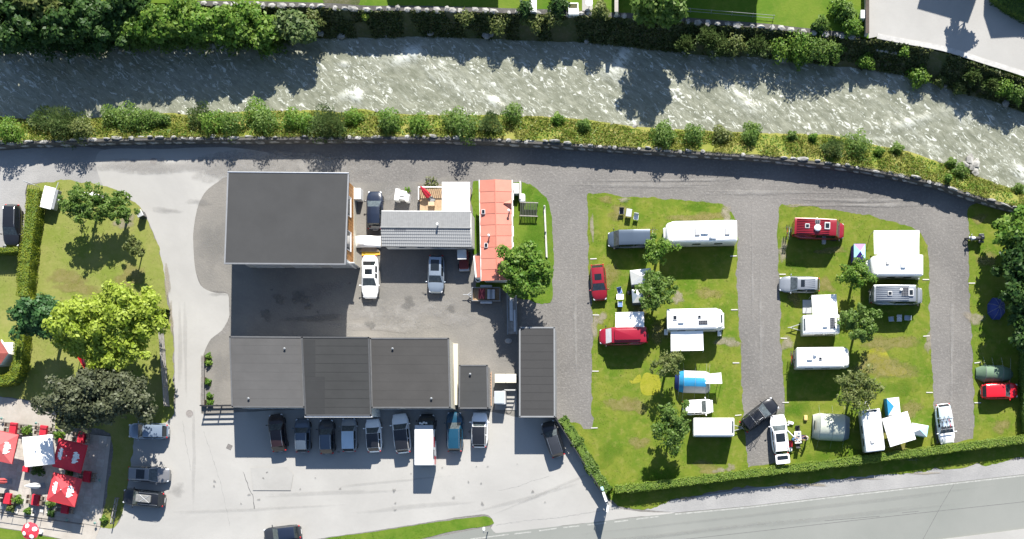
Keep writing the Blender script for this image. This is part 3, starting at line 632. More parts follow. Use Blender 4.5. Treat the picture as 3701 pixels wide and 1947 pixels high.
# far bank trees
g3 = 'tall trees along the far river bank'
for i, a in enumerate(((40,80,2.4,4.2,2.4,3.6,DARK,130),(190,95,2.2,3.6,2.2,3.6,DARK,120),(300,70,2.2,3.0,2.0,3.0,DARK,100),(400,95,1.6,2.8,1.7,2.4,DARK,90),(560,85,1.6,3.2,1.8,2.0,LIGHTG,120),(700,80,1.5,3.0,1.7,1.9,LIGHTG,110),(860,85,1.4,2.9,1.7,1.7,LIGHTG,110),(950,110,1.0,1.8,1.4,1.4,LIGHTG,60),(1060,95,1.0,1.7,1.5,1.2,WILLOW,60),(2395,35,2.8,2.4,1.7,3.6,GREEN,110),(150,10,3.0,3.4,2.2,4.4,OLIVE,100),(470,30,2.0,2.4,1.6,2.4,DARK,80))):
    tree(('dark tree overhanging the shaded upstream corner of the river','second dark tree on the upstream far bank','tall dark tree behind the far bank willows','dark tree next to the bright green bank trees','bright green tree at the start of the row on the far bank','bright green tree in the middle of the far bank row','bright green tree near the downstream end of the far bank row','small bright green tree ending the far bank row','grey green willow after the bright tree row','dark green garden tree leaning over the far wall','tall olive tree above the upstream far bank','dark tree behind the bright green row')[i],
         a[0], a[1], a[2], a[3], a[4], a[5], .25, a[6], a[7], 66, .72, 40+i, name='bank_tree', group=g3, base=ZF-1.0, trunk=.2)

def shrub(label, px, py, base, r, h, mat, seed, n=420, leaf=.14, group=None, spiky=False, name='shrub', cat='shrub'):
    rng = np.random.default_rng(seed); c = P(px, py, base + h*.6)
    t = thing(name, label, cat, (c.x, c.y, base), 0, group)
    d = rng.normal(size=(n, 3)); d[:, 2] = np.abs(d[:, 2]); d /= np.linalg.norm(d, axis=1, keepdims=True)
    q = rng.uniform(.25, 1.0, n)**.6
    lob = 1 + .25*np.sin(np.arctan2(d[:, 1], d[:, 0])*rng.integers(3, 6) + rng.random()*6)
    pos = d*q[:, None]*np.stack([r*lob, r*lob, np.full(n, h)], 1); pos[:, 2] += .1
    if spiky:
        v = leaf_quads(pos, np.cross(d, rng.normal(size=(n, 3))), leaf*1.5, rng, .28)
    else: v = leaf_quads(pos, d*.7 + np.array([0, 0, .5]) + rng.normal(size=(n, 3))*.5, leaf, rng)
    quads_object('foliage', v, mat, t)
    sm = MB()
    for k in range(5):
        a = k*1.3 + rng.random(); sm.tube((0, 0, -.2), (.5*r*math.cos(a), .5*r*math.sin(a), h*.7), .03, .012, 5)
    sm.build('stems', bark, t)
    return t
def z_near(px, py):
    """height of the near bank slope at this pixel"""
    w_ = np.interp(px, [a for a, _ in WALL], [b for _, b in WALL]); q = np.interp(px, [a for a, _ in NWAT], [b for _, b in NWAT])
    return ZT - .1 + (ZW - ZT)*min(1, max(0, (w_ - py)/(w_ - q + 1e-6)))
def z_far(px, py):
    w_ = np.interp(px, [a for a, _ in FTOP], [b for _, b in FTOP]); q = np.interp(px, [a for a, _ in FWAT], [b for _, b in FWAT])
    return ZF - .1 + (ZW - ZF)*min(1, max(0, (py - w_)/(q - w_ + 1e-6)))
g4 = 'shrubs along the grassy near river bank'
NS = [(20,468,44,1.6,LIGHTG),(150,430,48,1.7,WILLOW),(205,440,52,2.0,WILLOW),(240,445,56,2.0,WILLOW),(285,460,38,1.5,OLIVE),(400,420,44,1.5,GREEN),(450,425,52,1.7,GREEN),(500,430,48,1.6,GREEN),(545,428,34,1.2,GREEN),(590,430,18,.9,GREEN),(720,420,48,1.6,WILLOW),(760,440,44,1.6,LIGHTG),(830,440,46,1.6,GREEN),(920,405,50,1.9,LIGHTG),(950,435,46,1.8,GREEN),(1055,430,40,1.5,LIGHTG),(1110,440,36,1.3,LIGHTG),(1170,440,58,2.2,WILLOW),(1195,448,46,1.7,WILLOW),(1272,420,30,1.2,LIGHTG),(1400,425,38,1.9,LIGHTG),(1405,440,34,1.6,GREEN),(1510,445,40,1.2,LIGHTG),(1640,430,46,1.6,GREEN),(1675,450,48,1.9,GREEN),(1770,440,36,1.7,WILLOW),(1850,405,36,2.2,GREEN),(2015,428,22,.9,LIGHTG),(2110,450,22,1.0,GREEN),(2395,470,40,2.0,GREEN),(2400,490,36,1.6,GREEN),(2508,480,36,2.2,GREEN),(2608,485,34,1.1,OLIVE),(2720,465,30,1.9,GREEN),(2715,490,28,1.6,GREEN),(2865,488,16,.7,GREEN),(2940,495,14,.7,LIGHTG),(3015,530,34,1.5,WILLOW),(3100,520,52,2.0,GREEN),(3178,545,16,.7,LIGHTG),(3245,535,22,.9,GREEN),(3440,588,18,.9,GREEN),(3475,615,26,1.1,GREEN),(3430,640,12,.6,LIGHTG),(3685,680,18,.8,GREEN)]
for i, (px, py, r, h, mt) in enumerate(NS):
    big = r > 40
    wh = next(n_ for lim, n_ in ((140, 'opposite the gravel parking spot'), (400, 'opposite the left lawn'), (760, 'opposite the driveway mouth'), (1020, 'opposite the big roof'), (1300, 'opposite the timber wall'), (1560, 'opposite the mobile home'), (1950, 'opposite the orange roof'), (2300, 'opposite the first lane'), (2650, 'opposite the long motorhome'), (2950, 'opposite the second lane'), (3250, 'opposite the red camper van'), (5000, 'near the boulder cluster')) if px < lim)
    shrub('%s shrub on the near bank %s' % (('bushy' if big else 'small') + ' ' + {'leaf_light_green': 'bright green', 'leaf_willow': 'grey green willow', 'leaf_green': 'deep green', 'leaf_olive': 'olive'}[mt.name], wh), px, py, z_near(px, py + 26), r*S*1.15, h*1.75, mt, 100+i, int(260 + 22*r), .12, g4, spiky=mt is WILLOW)
g5 = 'shrubs on the steep far bank'
FS = [(2480,150,40,1.8,WILLOW),(2560,125,44,2.0,WILLOW),(2600,150,52,2.0,WILLOW),(2660,150,46,1.8,OLIVE),(2740,155,48,1.8,WILLOW),(2830,165,56,1.8,LIGHTG),(2900,150,56,2.2,LIGHTG),(2960,165,58,2.0,GREEN),(3010,175,46,1.8,GREEN),(2890,200,40,1.3,LIGHTG),(3135,215,34,1.0,LIGHTG),(3270,180,22,.8,LIGHTG),(3325,270,44,1.5,LIGHTG),(3520,268,32,1.4,WILLOW),(3400,290,22,1.0,OLIVE),(3470,315,26,1.1,OLIVE),(3590,300,36,1.3,WILLOW),(3640,310,40,1.3,LIGHTG),(3680,330,40,1.4,GREEN),(1130,60,40,1.4,OLIVE),(1020,120,40,1.4,WILLOW),(1320,55,14,.6,YELLOW),(1680,55,36,.9,OLIVE),(1800,70,50,1.0,OLIVE),(1930,65,46,1.0,OLIVE),(2000,60,36,.9,OLIVE),(2170,30,34,1.6,OLIVE),(3060,40,40,2.0,GREEN),(2970,80,30,1.4,GREEN),(3080,90,36,1.8,LIGHTG),(3110,105,16,.8,LIGHTG),(2020,10,40,1.4,DARK),(1900,25,30,1.2,DARK),(3040,15,40,2.2,LIGHTG),(2960,95,24,1.0,DARK)]
for i, (px, py, r, h, mt) in enumerate(FS):
    wh = next(n_ for lim, n_ in ((1400, 'after the bright tree row'), (1990, 'below the rock wall gardens'), (2300, 'by the white planter'), (2600, 'below the wire fence'), (2800, 'below the shaded lawn edge'), (3000, 'below the sunny lawn'), (3150, 'beside the outlet chamber'), (3400, 'below the upper road'), (5000, 'at the downstream bend')) if px < lim)
    shrub('%s shrub on the far bank %s' % ({'leaf_light_green': 'bright green rounded', 'leaf_willow': 'spiky grey green willow', 'leaf_green': 'deep green', 'leaf_olive': 'dull olive', 'leaf_yellow': 'small yellow', 'leaf_dark': 'dark garden'}[mt.name], wh), px, py, z_far(px, py) if py > 40 else ZF, r*S, h, mt, 200+i, int(200 + 14*r), .15, g5, spiky=mt is WILLOW)

for i in range(17):  # low bushes added to close the sunlit gap under the raised crowns
    px = -20 + i*62 + rnd.uniform(-14, 14); py = 138 + rnd.uniform(-12, 10) - i*.8; big = px > 430
    shrub(('light' if big else 'dark') + ' bush added to shade the far water edge under the trees', px, py, z_far(px, py), rnd.uniform(1.5, 2.0), rnd.uniform(1.9, 2.6), GREEN if big else DARK, 260+i, 900, .16, 'bushes under the far bank trees', name='filler_bush')

# tall dry grass on the near bank, undergrowth on the far bank (uncountable)
def scatter_strip(name, rows, n, size, mat, seed, lo, hi, up, aspect, xr=(-76, 45), lift=.1):
    rng = np.random.default_rng(seed); A_ = np.array(rows); nr, k, _ = A_.shape
    i = rng.uniform(0, k-1.001, n); j = rng.uniform(lo, hi, n)*(nr-1.001); i0 = i.astype(int); j0 = j.astype(int); fi = (i-i0)[:, None]; fj = (j-j0)[:, None]
    p = (A_[j0, i0]*(1-fi) + A_[j0, i0+1]*fi)*(1-fj) + (A_[j0+1, i0]*(1-fi) + A_[j0+1, i0+1]*fi)*fj
    p = p[(p[:, 0] > xr[0]) & (p[:, 0] < xr[1])]; keep = vnoise(p[:, 0]*.6+seed, p[:, 1]*.6) > .3; p = p[keep]
    p[:, 2] += lift*rng.random(len(p))
    o = quads_object(name, leaf_quads(p, rng.normal(size=(len(p), 3)) + np.array([0, 0, up]), size, rng, aspect), mat); o['kind'] = 'stuff'; return o
DRYG = leaf_mat('dry_grass_blades', (.105,.158,.018), (.230,.228,.055), .3, .55)
scatter_strip('bank_grass', near_rows, 42000, .20, DRYG, 61, 0.0, .86, .3, .22, lift=.3)
scatter_strip('bank_undergrowth', far_rows, 30000, .17, COVER, 62, .0, .9, .6, .6, lift=.3)
scatter_strip('bank_weeds', near_rows, 15000, .13, LIGHTG, 63, .05, .8, .8, .5, lift=.3)

# short turf blades over the lawns
def turf(name, mat, polys, per_m2, size, seed):
    rng = np.random.default_rng(seed); out = []
    for poly, z in polys:
        a = np.array(poly); lo = np.maximum(a.min(0), [-73, -8]); hi = np.minimum(a.max(0), [43, 60])
        if (hi <= lo).any(): continue
        n_ = int((hi-lo).prod()*per_m2); p = rng.uniform(lo, hi, (n_, 2)); p = p[in_poly(p, poly)]
        p = p[fbm(p[:, 0]*.8+2, p[:, 1]*.8, 2) > .38]
        out.append(np.concatenate([p, np.full((len(p), 1), z + .035)], 1))
    p = np.concatenate(out); o = quads_object(name, leaf_quads(p, rng.normal(size=(len(p), 3))*.8 + np.array([0, 0, .9]), size, rng, .3), mat); o['kind'] = 'stuff'; return o
for nm, mt in (('lawn', lawnmat), ('lawn_light', lawn2), ('garden_lawn', gardlawn)):
    turf('turf_blades', mt, [(p, z) for p, q, d, z in LAWNS if q is mt], 18, .055, {'lawn': 71, 'lawn_light': 72, 'garden_lawn': 73}[nm])

def hedge(label, pts, wd, h, mat, seed, per_m=300, leaf=.07, base=0.0, cat='hedge', name='hedge', lumpy=.12):
    """clipped hedge along photo pixels of its top centre line"""
    rng = np.random.default_rng(seed); ln = smooth_line([P(a, b, h + base) for a, b in pts], .4); o0 = ln[0]
    t = thing(name, label, cat, (o0.x, o0.y, base))
    loc = [Vector((p.x - o0.x, p.y - o0.y, 0)) for p in ln]
    left, right = [], []; q = wd/2*.78
    core = MB(); rows = [[], [], [], []]
    pos, nr = [], []; acc = 0
    for a, b in zip(loc[:-1], loc[1:]):
        d = (b-a); L_ = d.length
        if L_ < 1e-5: continue
        d = d/L_; nn = Vector((-d.y, d.x, 0)); k = max(4, int(L_*per_m*(wd + 2*h)/2.6))
        u = rng.uniform(0, L_, k); side = rng.uniform(-wd/2 - h*.8, wd/2 + h*.8, k)
        for uu, s_ in zip(u, side):
            base_p = a + d*uu; wob = lumpy*(vnoise((base_p.x + o0.x)*1.6, (base_p.y + o0.y)*1.6) - .5)*2
            if abs(s_) < wd/2: p = base_p + nn*s_ + Vector((0, 0, h + wob + .03)); m_ = Vector((0, .25, 1.3))
            else: sg = 1 if s_ > 0 else -1; p = base_p + nn*sg*(wd/2 + wob) + Vector((0, 0, h - (abs(s_) - wd/2)/.8)); m_ = nn*sg + Vector((0, 0, .3))
            pos.append(tuple(p)); nr.append(tuple(m_))
    for i, p in enumerate(loc):
        d = (loc[min(i+1, len(loc)-1)] - loc[max(i-1, 0)]).normalized(); nn = Vector((-d.y, d.x, 0))*q
        for r_, v_ in zip(rows, (p - nn + Vector((0,0,-.05)), p - nn + Vector((0,0,h*.95)), p + nn + Vector((0,0,h*.95)), p + nn + Vector((0,0,-.05)))): r_.append(tuple(v_))
    core.grid(rows).build('branches', pm('hedge_core', (.075,.125,.014), .9, .35, 6.0, .8), t)
    pos = np.array(pos); nr = np.array(nr) + rng.normal(size=pos.shape)*.5
    quads_object('foliage', leaf_quads(pos + rng.normal(size=pos.shape)*.03, nr, leaf, rng), mat, t)
    return t
hedge('long clipped green hedge between the camping pitches and the main road', [(2222,1768),(2340,1757),(2500,1737),(2780,1702),(3000,1676),(3190,1651),(3450,1618),(3701,1586),(3900,1561)], .88, 1.4, HEDGEM, 81)
hedge('yellow green hedge dividing the left lawn from the gravel parking spot', [(118,682),(112,760),(98,860),(84,980),(80,1070)], 1.35, 1.7, HEDGEY, 82)
hedge('short hedge behind the black car at the gravel parking spot', [(-60,905),(10,903),(64,900)], .5, 1.8, HEDGEY, 83)
hedge('narrow hedge running under the yellow maple', [(95,1083),(180,1090),(300,1105),(450,1115),(598,1122)], .5, 1.3, HEDGEY, 84)
hedge('hedge beside the red roofed shed curving round its corner', [(72,1190),(66,1250),(60,1310),(48,1350),(20,1372),(-60,1376)], 1.1, 1.7, HEDGEY, 85)
hedge('boundary hedge behind the red hatchback at the camp edge', [(3712,1230),(3712,1350),(3716,1480),(3720,1560)], .9, 1.5, GREEN, 86)
hedge('shaggy mixed hedge behind the dark car park fence', [(2030,1510),(2070,1570),(2110,1640),(2150,1710),(2196,1775)], 1.05, 1.25, GREEN, 87, leaf=.13, lumpy=.3)
hedge('dark hedge at the top of the upper road', [(3600,-30),(3660,15),(3760,60),(3850,85)], 1.6, 1.2, DARK, 88, base=ZF)
# ------------------------------------------------------------------ buildings
def felt(name, c, var=.12): return pm(name, c, .9, var, .35, .25, world=True, detail=8.0)
cream = pm('cream_render', (.52,.49,.40), .85, .06, 1.0, .1)
whitew = pm('white_render', (.62,.61,.58), .8, .06, 1.0, .1)
trim = pm('grey_trim', (.15,.155,.165), .5, .08, 2.0)
wtrim = pm('white_trim', (.62,.62,.62), .5, .05, 2.0)
timber = pm('orange_timber', (.42,.20,.06), .6, .25, 3.0)
timber2 = pm('brown_timber', (.33,.15,.05), .6, .25, 3.0)
pane = pm('window_pane', (.05,.06,.07), .08, .2, spec=.6)
concw = pm('grey_concrete', (.30,.295,.285), .85, .1, 1.0, .2)

def gp(px, py, z, o):      # local coordinates of a pixel at height z about the origin o
    q = P(px, py, z); return Vector((q.x - o.x, q.y - o.y, z))

def slab_roof(corners, th, name, mat, parent, o):
    """roof slab from four (px,py,z) corners"""
    up = [gp(a, b, z, o) for a, b, z in corners]; dn = [v - Vector((0, 0, th)) for v in up]
    return MB().add(up + dn, [(0,1,2,3),(7,6,5,4),(0,4,5,1),(1,5,6,2),(2,6,7,3),(3,7,4,0)]).build(name, mat, parent)

def edge_trim(corners, o, parent, mat, w_=.10, h=.07, sides=(0,1,2,3), name='roof_edge'):
    up = [gp(a, b, z, o) for a, b, z in corners]
    for i in sides:
        a, b = up[i], up[(i+1) % 4]; d = (b-a).normalized(); n_ = Vector((-d.y, d.x, 0))
        cen = sum(up, Vector())/4
        if n_.dot(cen - a) < 0: n_ = -n_
        v = [a - n_*.03, b - n_*.03, b + n_*w_, a + n_*w_]; lo = [q - Vector((0,0,.14)) for q in v]; hi = [q + Vector((0,0,h)) for q in v]
        MB().add(lo + hi, [(0,3,2,1),(4,5,6,7),(0,1,5,4),(1,2,6,5),(2,3,7,6),(3,0,4,7)]).build(name, mat, parent)

# --- modern building with monopitch roof and timber cladding
NWc, NEc, SEc, SWc = (823,625,5.4), (1261,629,5.4), (1249,956,7.0), (811,953,7.0)
oB = P(1060, 800, 0); b1 = thing('workshop_building', 'large building with a dark grey monopitch roof and orange timber side wall', 'building', oB)
slab_roof([NWc, NEc, SEc, SWc], .28, 'roof', felt('roof_felt_a', (.0315,.0323,.0335), .10), b1, oB)
edge_trim([NWc, NEc, SEc, SWc], oB, b1, trim, .12, .05, (1, 2, 3))
a, b = gp(823, 625, 5.4, oB), gp(1261, 629, 5.4, oB)
MB().tube(a + Vector((0, .1, -.02)), b + Vector((0, .1, -.02)), .09, .09, 8).build('gutter', steel, b1)
xw, xe = gp(905, 800, 0, oB).x, gp(1288, 800, 0, oB).x; yn_, ys_ = gp(1000, 683, 0, oB).y, gp(1000, 967, 0, oB).y
rn = P(1261, 629, 5.4).y - oB.y; rs = P(1249, 956, 7.0).y - oB.y
zr = lambda y: 5.4 + (7.0-5.4)*(rn - y)/(rn - rs) - .29
w0 = MB(); w0.add([(xw,ys_,0),(xe-.06,ys_,0),(xe-.06,yn_,0),(xw,yn_,0),(xw,ys_,zr(ys_)),(xe-.06,ys_,zr(ys_)),(xe-.06,yn_,zr(yn_)),(xw,yn_,zr(yn_))], [(0,1,5,4),(1,2,6,5),(2,3,7,6),(3,0,4,7)]); w0.build('wall', concw, b1)
MB().box(xe-.055, xe+.02, ys_, yn_, 0, 1.1).build('plinth', cream, b1)
nb_ = 66
for i in range(nb_):
    y0 = ys_ + (yn_-ys_)*i/nb_; y1 = y0 + (yn_-ys_)/nb_ - .02
    mb = MB(); zt = zr((y0+y1)/2); d_ = .005*(i % 2); mb.box(xe-.055, xe-.015+d_, y0, y1, 1.1, zt); mb.build('cladding_board', timber if i % 3 else timber2, b1)
for y0, y1 in ((gp(0,712,3,oB).y, gp(0,780,3,oB).y), (gp(0,838,3,oB).y, gp(0,905,3,oB).y)):
    wn = MB().box(xe-.02, xe+.02, y1, y0, 2.6, 4.6).build('window', pane, b1)
    fr = MB(); fr.box(xe-.02, xe+.06, y1-.06, y1, 2.5, 4.7).box(xe-.02, xe+.06, y0, y0+.06, 2.5, 4.7).box(xe-.02, xe+.10, y1-.06, y0+.06, 2.46, 2.54).box(xe-.02, xe+.06, y1-.06, y0+.06, 4.6, 4.7); fr.build('frame', wtrim, wn)
for i in range(3):
    x0 = xw + .8 + i*4.2; d_ = MB().box(x0, x0+3.0, ys_-.04, ys_+.02, 0, 3.0).build('roller_door', lightgr, b1); MB().box(x0-.15, x0+3.15, ys_-.10, ys_-.005, 3.0, 3.22).build('lintel', wtrim, d_)
MB().box(xe-.15, xe+.04, ys_-.12, ys_+.12, 0, zr(ys_)).build('corner_post', whitew, b1)
tag(MB().rbox(-.38, .38, -.62, .62, 0, 1.15, .05, .04).build('utility_box', whitew), 'white box against the timber wall of the big building', 'utility box').location = P(1294, 702, .8).xy.to_3d()

# --- garages
def garage(label, nw, ne, se, sw, z, roofm, wallm, ins=.12, trims=(0,1,2,3), trimm=None, doors=0, th=.22):
    cx = sum(q[0] for q in (nw,ne,se,sw))/4; cy = sum(q[1] for q in (nw,ne,se,sw))/4; o = P(cx, cy, z); o.z = 0
    g = thing('garage', label, 'garage', o)
    cs = [(q[0], q[1], z) for q in (nw,ne,se,sw)]
    slab_roof(cs, th, 'roof', roofm, g, o); edge_trim(cs, o, g, trimm or pm('garage_trim', (.085,.087,.09), .6, .1), .13, .05, trims)
    v = [gp(*q, o) for q in cs]; ce = sum(v, Vector())/4
    pl = [(ce + (q-ce)*(1 - ins/max(1, (q-ce).length))) for q in v]
    wm_ = MB(); pts = [(q.x, q.y) for q in pl]; n_ = 4
    wm_.add([(x, y, 0) for x, y in pts] + [(x, y, z-th) for x, y in pts], [(i, (i+1) % 4, 4+(i+1) % 4, 4+i) for i in range(4)]); wm_.build('wall', wallm, g)
    a, b = Vector((*pts[3], 0)), Vector((*pts[2], 0)); d = (b-a)
    for i in range(doors):
        p0 = a + d*((i+.12)/doors); p1 = a + d*((i+.88)/doors); MB().add([p0 + Vector((0,-.03,0)), p1 + Vector((0,-.03,0)), p1 + Vector((0,-.03,2.4)), p0 + Vector((0,-.03,2.4))], [(0,1,2,3)]).build('door', lightgr, g)
    return g, o
g1_, o1_ = garage('long garage wing with the palest grey flat roof beside the driveway', (829.5,1215), (1092,1217), (1101,1472), (838,1471), 4.2, felt('roof_felt_b', (.070,.069,.0685), .10), concw, doors=3)
g2_, o2_ = garage('middle garage wing with a darker roof and white fascia projecting towards the car park', (1090,1217), (1334,1218), (1342,1502), (1103.5,1502), 4.45, felt('roof_felt_c', (.028,.029,.0295), .14), whitew, doors=2, trims=(0,1,2,3), trimm=pm('dark_trim', (.05,.052,.055), .6, .1))
fp = [gp(1103.5,1502,4.45,o2_), gp(1342,1502,4.45,o2_)]
MB().box(fp[0].x-.08, fp[1].x+.06, fp[0].y-.16, fp[0].y-.04, 4.0, 4.42).build('fascia', wtrim, g2_)
for x0, x1, y0, y1 in ((1108,1143,1360,1500), (1108,1176,1362,1500)):
    pass
lap = MB(); q0, q1 = gp(1096,1222,4.46,o2_), gp(1140,1360,4.46,o2_); lap.box(q0.x+.1, q1.x, q1.y, q0.y-.15, 4.452, 4.458); lap.build('felt_strip', felt('roof_felt_d', (.022,.023,.024), .1), g2_)
lap = MB(); q0, q1 = gp(1100,1360,4.46,o2_), gp(1174,1496,4.46,o2_); lap.box(q0.x+.1, q1.x, q1.y, q0.y-.02, 4.452, 4.458); lap.build('felt_strip', felt('roof_felt_d', (.022,.023,.024), .1), g2_)
g3_, o3_ = garage('garage wing with a brownish grey roof and cream end wall', (1337,1221), (1622,1221), (1628,1474), (1343,1474), 4.25, felt('roof_felt_e', (.043,.0415,.040), .10), cream, doors=3)
q0, q1 = gp(1640,1245,0,o3_), gp(1659,1465,0,o3_); MB().box(q0.x-.3, q1.x+.02, q1.y, q0.y, 0, .95).build('ledge', cream, g3_)
g4_, o4_ = garage('small garage with a dark flat roof between the cream wall and the bins', (1660,1319), (1762,1319), (1765,1476), (1658,1476), 2.55, felt('roof_felt_f', (.038,.039,.0395), .08), concw, doors=1)
g5_, o5_ = garage('narrow garage with a dark grey roof and pale edging beside the campsite lane', (1877,1182), (2005,1182), (2006,1507), (1877,1507), 3.1, felt('roof_felt_g', (.037,.0365,.0365), .08), concw, trimm=pm('pale_trim', (.19,.195,.20), .5, .06))
for i in range(1, 11):
    a, b = gp(1879, 1182+i*29.5, 3.1, o5_), gp(2003, 1182+i*29.5, 3.1, o5_); MB().box(a.x, b.x, a.y-.02, a.y+.02, 3.1, 3.112).build('roof_seam', felt('roof_felt_h', (.0335,.033,.033), .08), g5_)

def roof_seams(g, o, corners, z, n_, m_, parent_mat):
    v = [gp(a, b, z, o) for a, b in corners]; sm = MB()
    for i in range(1, n_):
        t_ = i/n_; a, b = v[0].lerp(v[3], t_), v[1].lerp(v[2], t_); sm.add([a + Vector((.2,-.025,.004)), b + Vector((-.2,-.025,.004)), b + Vector((-.2,.025,.006)), a + Vector((.2,.025,.006))], [(0,1,2,3)])
    sm.build('membrane_seam', parent_mat, g)
for g_, o_, cs_, z_, n_, m_ in ((g1_, o1_, [(829.5,1215),(1092,1217),(1101,1472),(838,1471)], 4.2, 8, 'roof_felt_b'), (g2_, o2_, [(1090,1217),(1334,1218),(1342,1502),(1103.5,1502)], 4.46, 9, 'roof_felt_c'), (g3_, o3_, [(1337,1221),(1622,1221),(1628,1474),(1343,1474)], 4.25, 8, 'roof_felt_e'), (g4_, o4_, [(1660,1319),(1762,1319),(1765,1476),(1658,1476)], 2.55, 5, 'roof_felt_f')): roof_seams(g_, o_, cs_, z_, n_, 0, MATS[m_])
for g_, o_, px, py, z_ in ((g1_, o1_, 900, 1440, 4.2), (g3_, o3_, 1560, 1440, 4.25), (g3_, o3_, 1420, 1260, 4.25), (g4_, o4_, 1700, 1352, 2.55), (g1_, o1_, 1030, 1260, 4.2)):
    q = gp(px, py, z_, o_); MB().lathe((q.x, q.y, z_), [(.09,0),(.09,.22),(.13,.22),(.02,.3)], 12).build('roof_vent', greypl, g_)

# --- mobile home with grey tiled roof
zE, zR = 2.75, 3.1
oM = P(1540, 840, 2.8); oM.z = 0; mh = thing('mobile_home', 'long mobile home with a grey tiled ridge roof', 'mobile home', oM)
nw, ne, rw_, re_, sw, se = gp(1379,764,zE,oM), gp(1702,766,zE,oM), gp(1376,822,zR,oM), gp(1700,824,zR,oM), gp(1380,888,zE,oM), gp(1705,891,zE,oM)
tl1 = pm('tile_base', (.165,.17,.173), .7, .10, 3.0); tl2 = pm('tile_shade_lifted', (.215,.222,.228), .7, .12, 3.0); tl3 = pm('tile_dark', (.13,.136,.148), .7, .1)  # south slope tiles lightened to even out the sun split between slopes
MB().add([rw_, re_, ne, nw, sw, se] + [q - Vector((0,0,.1)) for q in (rw_, re_, ne, nw, sw, se)], [(0,1,2,3),(1,0,4,5),(3,2,8,9),(4,10,11,5)]).build('roof', tl1, mh)
# tiles: south slope one by one, north slope as one field of courses
rowsS, cols = 6, 46; me_t = None
for i in range(rowsS):
    for j in range(cols):
        u0, u1, v0, v1 = j/cols, (j+1)/cols - .002, i/rowsS, (i+1)/rowsS + .03
        f = lambda u, v: rw_.lerp(re_, u).lerp(sw.lerp(se, u), min(v, 1.02))
        c0 = f(u0, v0)
        dark = (i == 0 and 7 <= j <= 12)
        a = [f(u0, v0)-c0, f(u1, v0)-c0, f(u1, v1)-c0, f(u0, v1)-c0]; z0, z1 = Vector((0,0,.006)), Vector((0,0,.055)); mid0, mid1 = (a[0]+a[1])/2 + Vector((0,0,.022)), (a[3]+a[2])/2 + Vector((0,0,.075))
        key = 'tile_d' if dark else 'tile_m'
        if (i, j) in ((0,0),(0,7)) or i == -1:
            mb = MB().add([a[0]+z0, mid0, a[1]+z0, a[2]+z1, mid1, a[3]+z1, a[2], a[3]], [(0,1,4,5),(1,2,3,4),(5,4,3,6,7)]); mb.v = [tuple(q) for q in mb.v]; o = mb.build('tile', tl3 if dark else tl2, mh); o.data.name = key; o.location = c0
        else:
            o = bpy.data.objects.new('tile', bpy.data.meshes[key]); C.objects.link(o); o.parent = mh; o.location = c0
nf = MB()
for i in range(7):
    for j in range(92):
        g_ = lambda u, v: rw_.lerp(re_, u).lerp(nw.lerp(ne, u), v); u0, u1, v0, v1 = j/92, (j+1)/92, i/7, (i+1)/7
        zz = .02 if j % 2 else .045
        nf.add([g_(u0, v0) + Vector((0,0,.008)), g_(u1, v0) + Vector((0,0,.008)), g_(u1, v1) + Vector((0,0,zz)), g_(u0, v1) + Vector((0,0,zz)), g_(u1, v1), g_(u0, v1)], [(0,1,2,3),(3,2,4,5)])
tag(nf.build('tile_field', tl1, mh), kind='stuff')
MB().tube(rw_ + Vector((-.05,0,.05)), re_ + Vector((.05,0,.05)), .10, .10, 8).build('ridge_cap', tl1, mh)
MB().tube(nw + Vector((0,.06,-.04)), ne + Vector((0,.06,-.04)), .06, .06, 6).build('gutter', wtrim, mh)
MB().tube(sw + Vector((0,-.06,-.04)), se + Vector((0,-.06,-.04)), .06, .06, 6).build('gutter', darkpl, mh)
MB().box(sw.x+.15, se.x-.05, sw.y+.12, nw.y-.15, .35, zE-.02).build('wall', whitew, mh)
MB().box(sw.x+.3, se.x-.2, sw.y+.3, nw.y-.3, 0, .35).build('skirt', darkpl, mh)
for i, x in enumerate((-3.2, -1.2, .4, 1.6, 2.8, 4.0)):
    wn = MB().box(x, x+.7, sw.y+.09, sw.y+.13, 1.3, 2.1).build('window', pane, mh); MB().box(x-.06, x+.76, sw.y+.07, sw.y+.11, 1.22, 1.29).build('sill', wtrim, wn)
pv = gp(1583, 812, 3.2, oM); MB().tube(pv, pv + Vector((0,0,.45)), .08, .08, 10).tube(pv + Vector((0,0,.45)), pv + Vector((0,0,.55)), .13, .11, 10).build('vent_pipe', white, mh)
# deck, canopy and things beside it
oD = P(1600, 712, 0); dk = thing('deck', 'raised wooden deck beside the mobile home', 'deck', oD)
x0, x1, y0, y1 = gp(1518,0,.3,oD).x, gp(1700,0,.3,oD).x, gp(0,764,.3,oD).y, gp(0,682,.3,oD).y
for i in range(18):
    yy = y0 + (y1-y0)*i/18; MB().box(x0, x1, yy, yy + (y1-y0)/18 - .012, .24, .30).build('plank', pm('deck_plank', (.36,.25,.15), .7, .2, 3.0), dk)
MB().box(x0+.1, x1-.1, y0+.1, y1-.1, 0, .235).build('frame', darkwood, dk)
for xx in np.linspace(x0+.05, x1-.05, 26): MB().box(xx-.03, xx+.03, y1-.05, y1, .3, 1.15).build('baluster', wood, dk)
for yy in np.linspace(y0+1.1, y1-.1, 7): MB().box(x0, x0+.05, yy-.03, yy+.03, .3, 1.15).build('baluster', wood, dk)
MB().box(x0, x1, y1-.07, y1+.03, 1.15, 1.21).box(x0-.03, x0+.07, y0+1.1, y1, 1.15, 1.212).build('handrail', white, dk)
oC = P(1648, 711, 2.6); oC.z = .3; cn = thing('canopy', 'flat white canopy over the deck against the mobile home', 'canopy', oC)
k0, k1 = P(1597,657,2.7) - oC, P(1698,765,2.7) - oC
MB().rbox(k0.x, k1.x, k1.y, k0.y, 2.25, 2.38, .03, .02).build('roof', canvasw, cn)
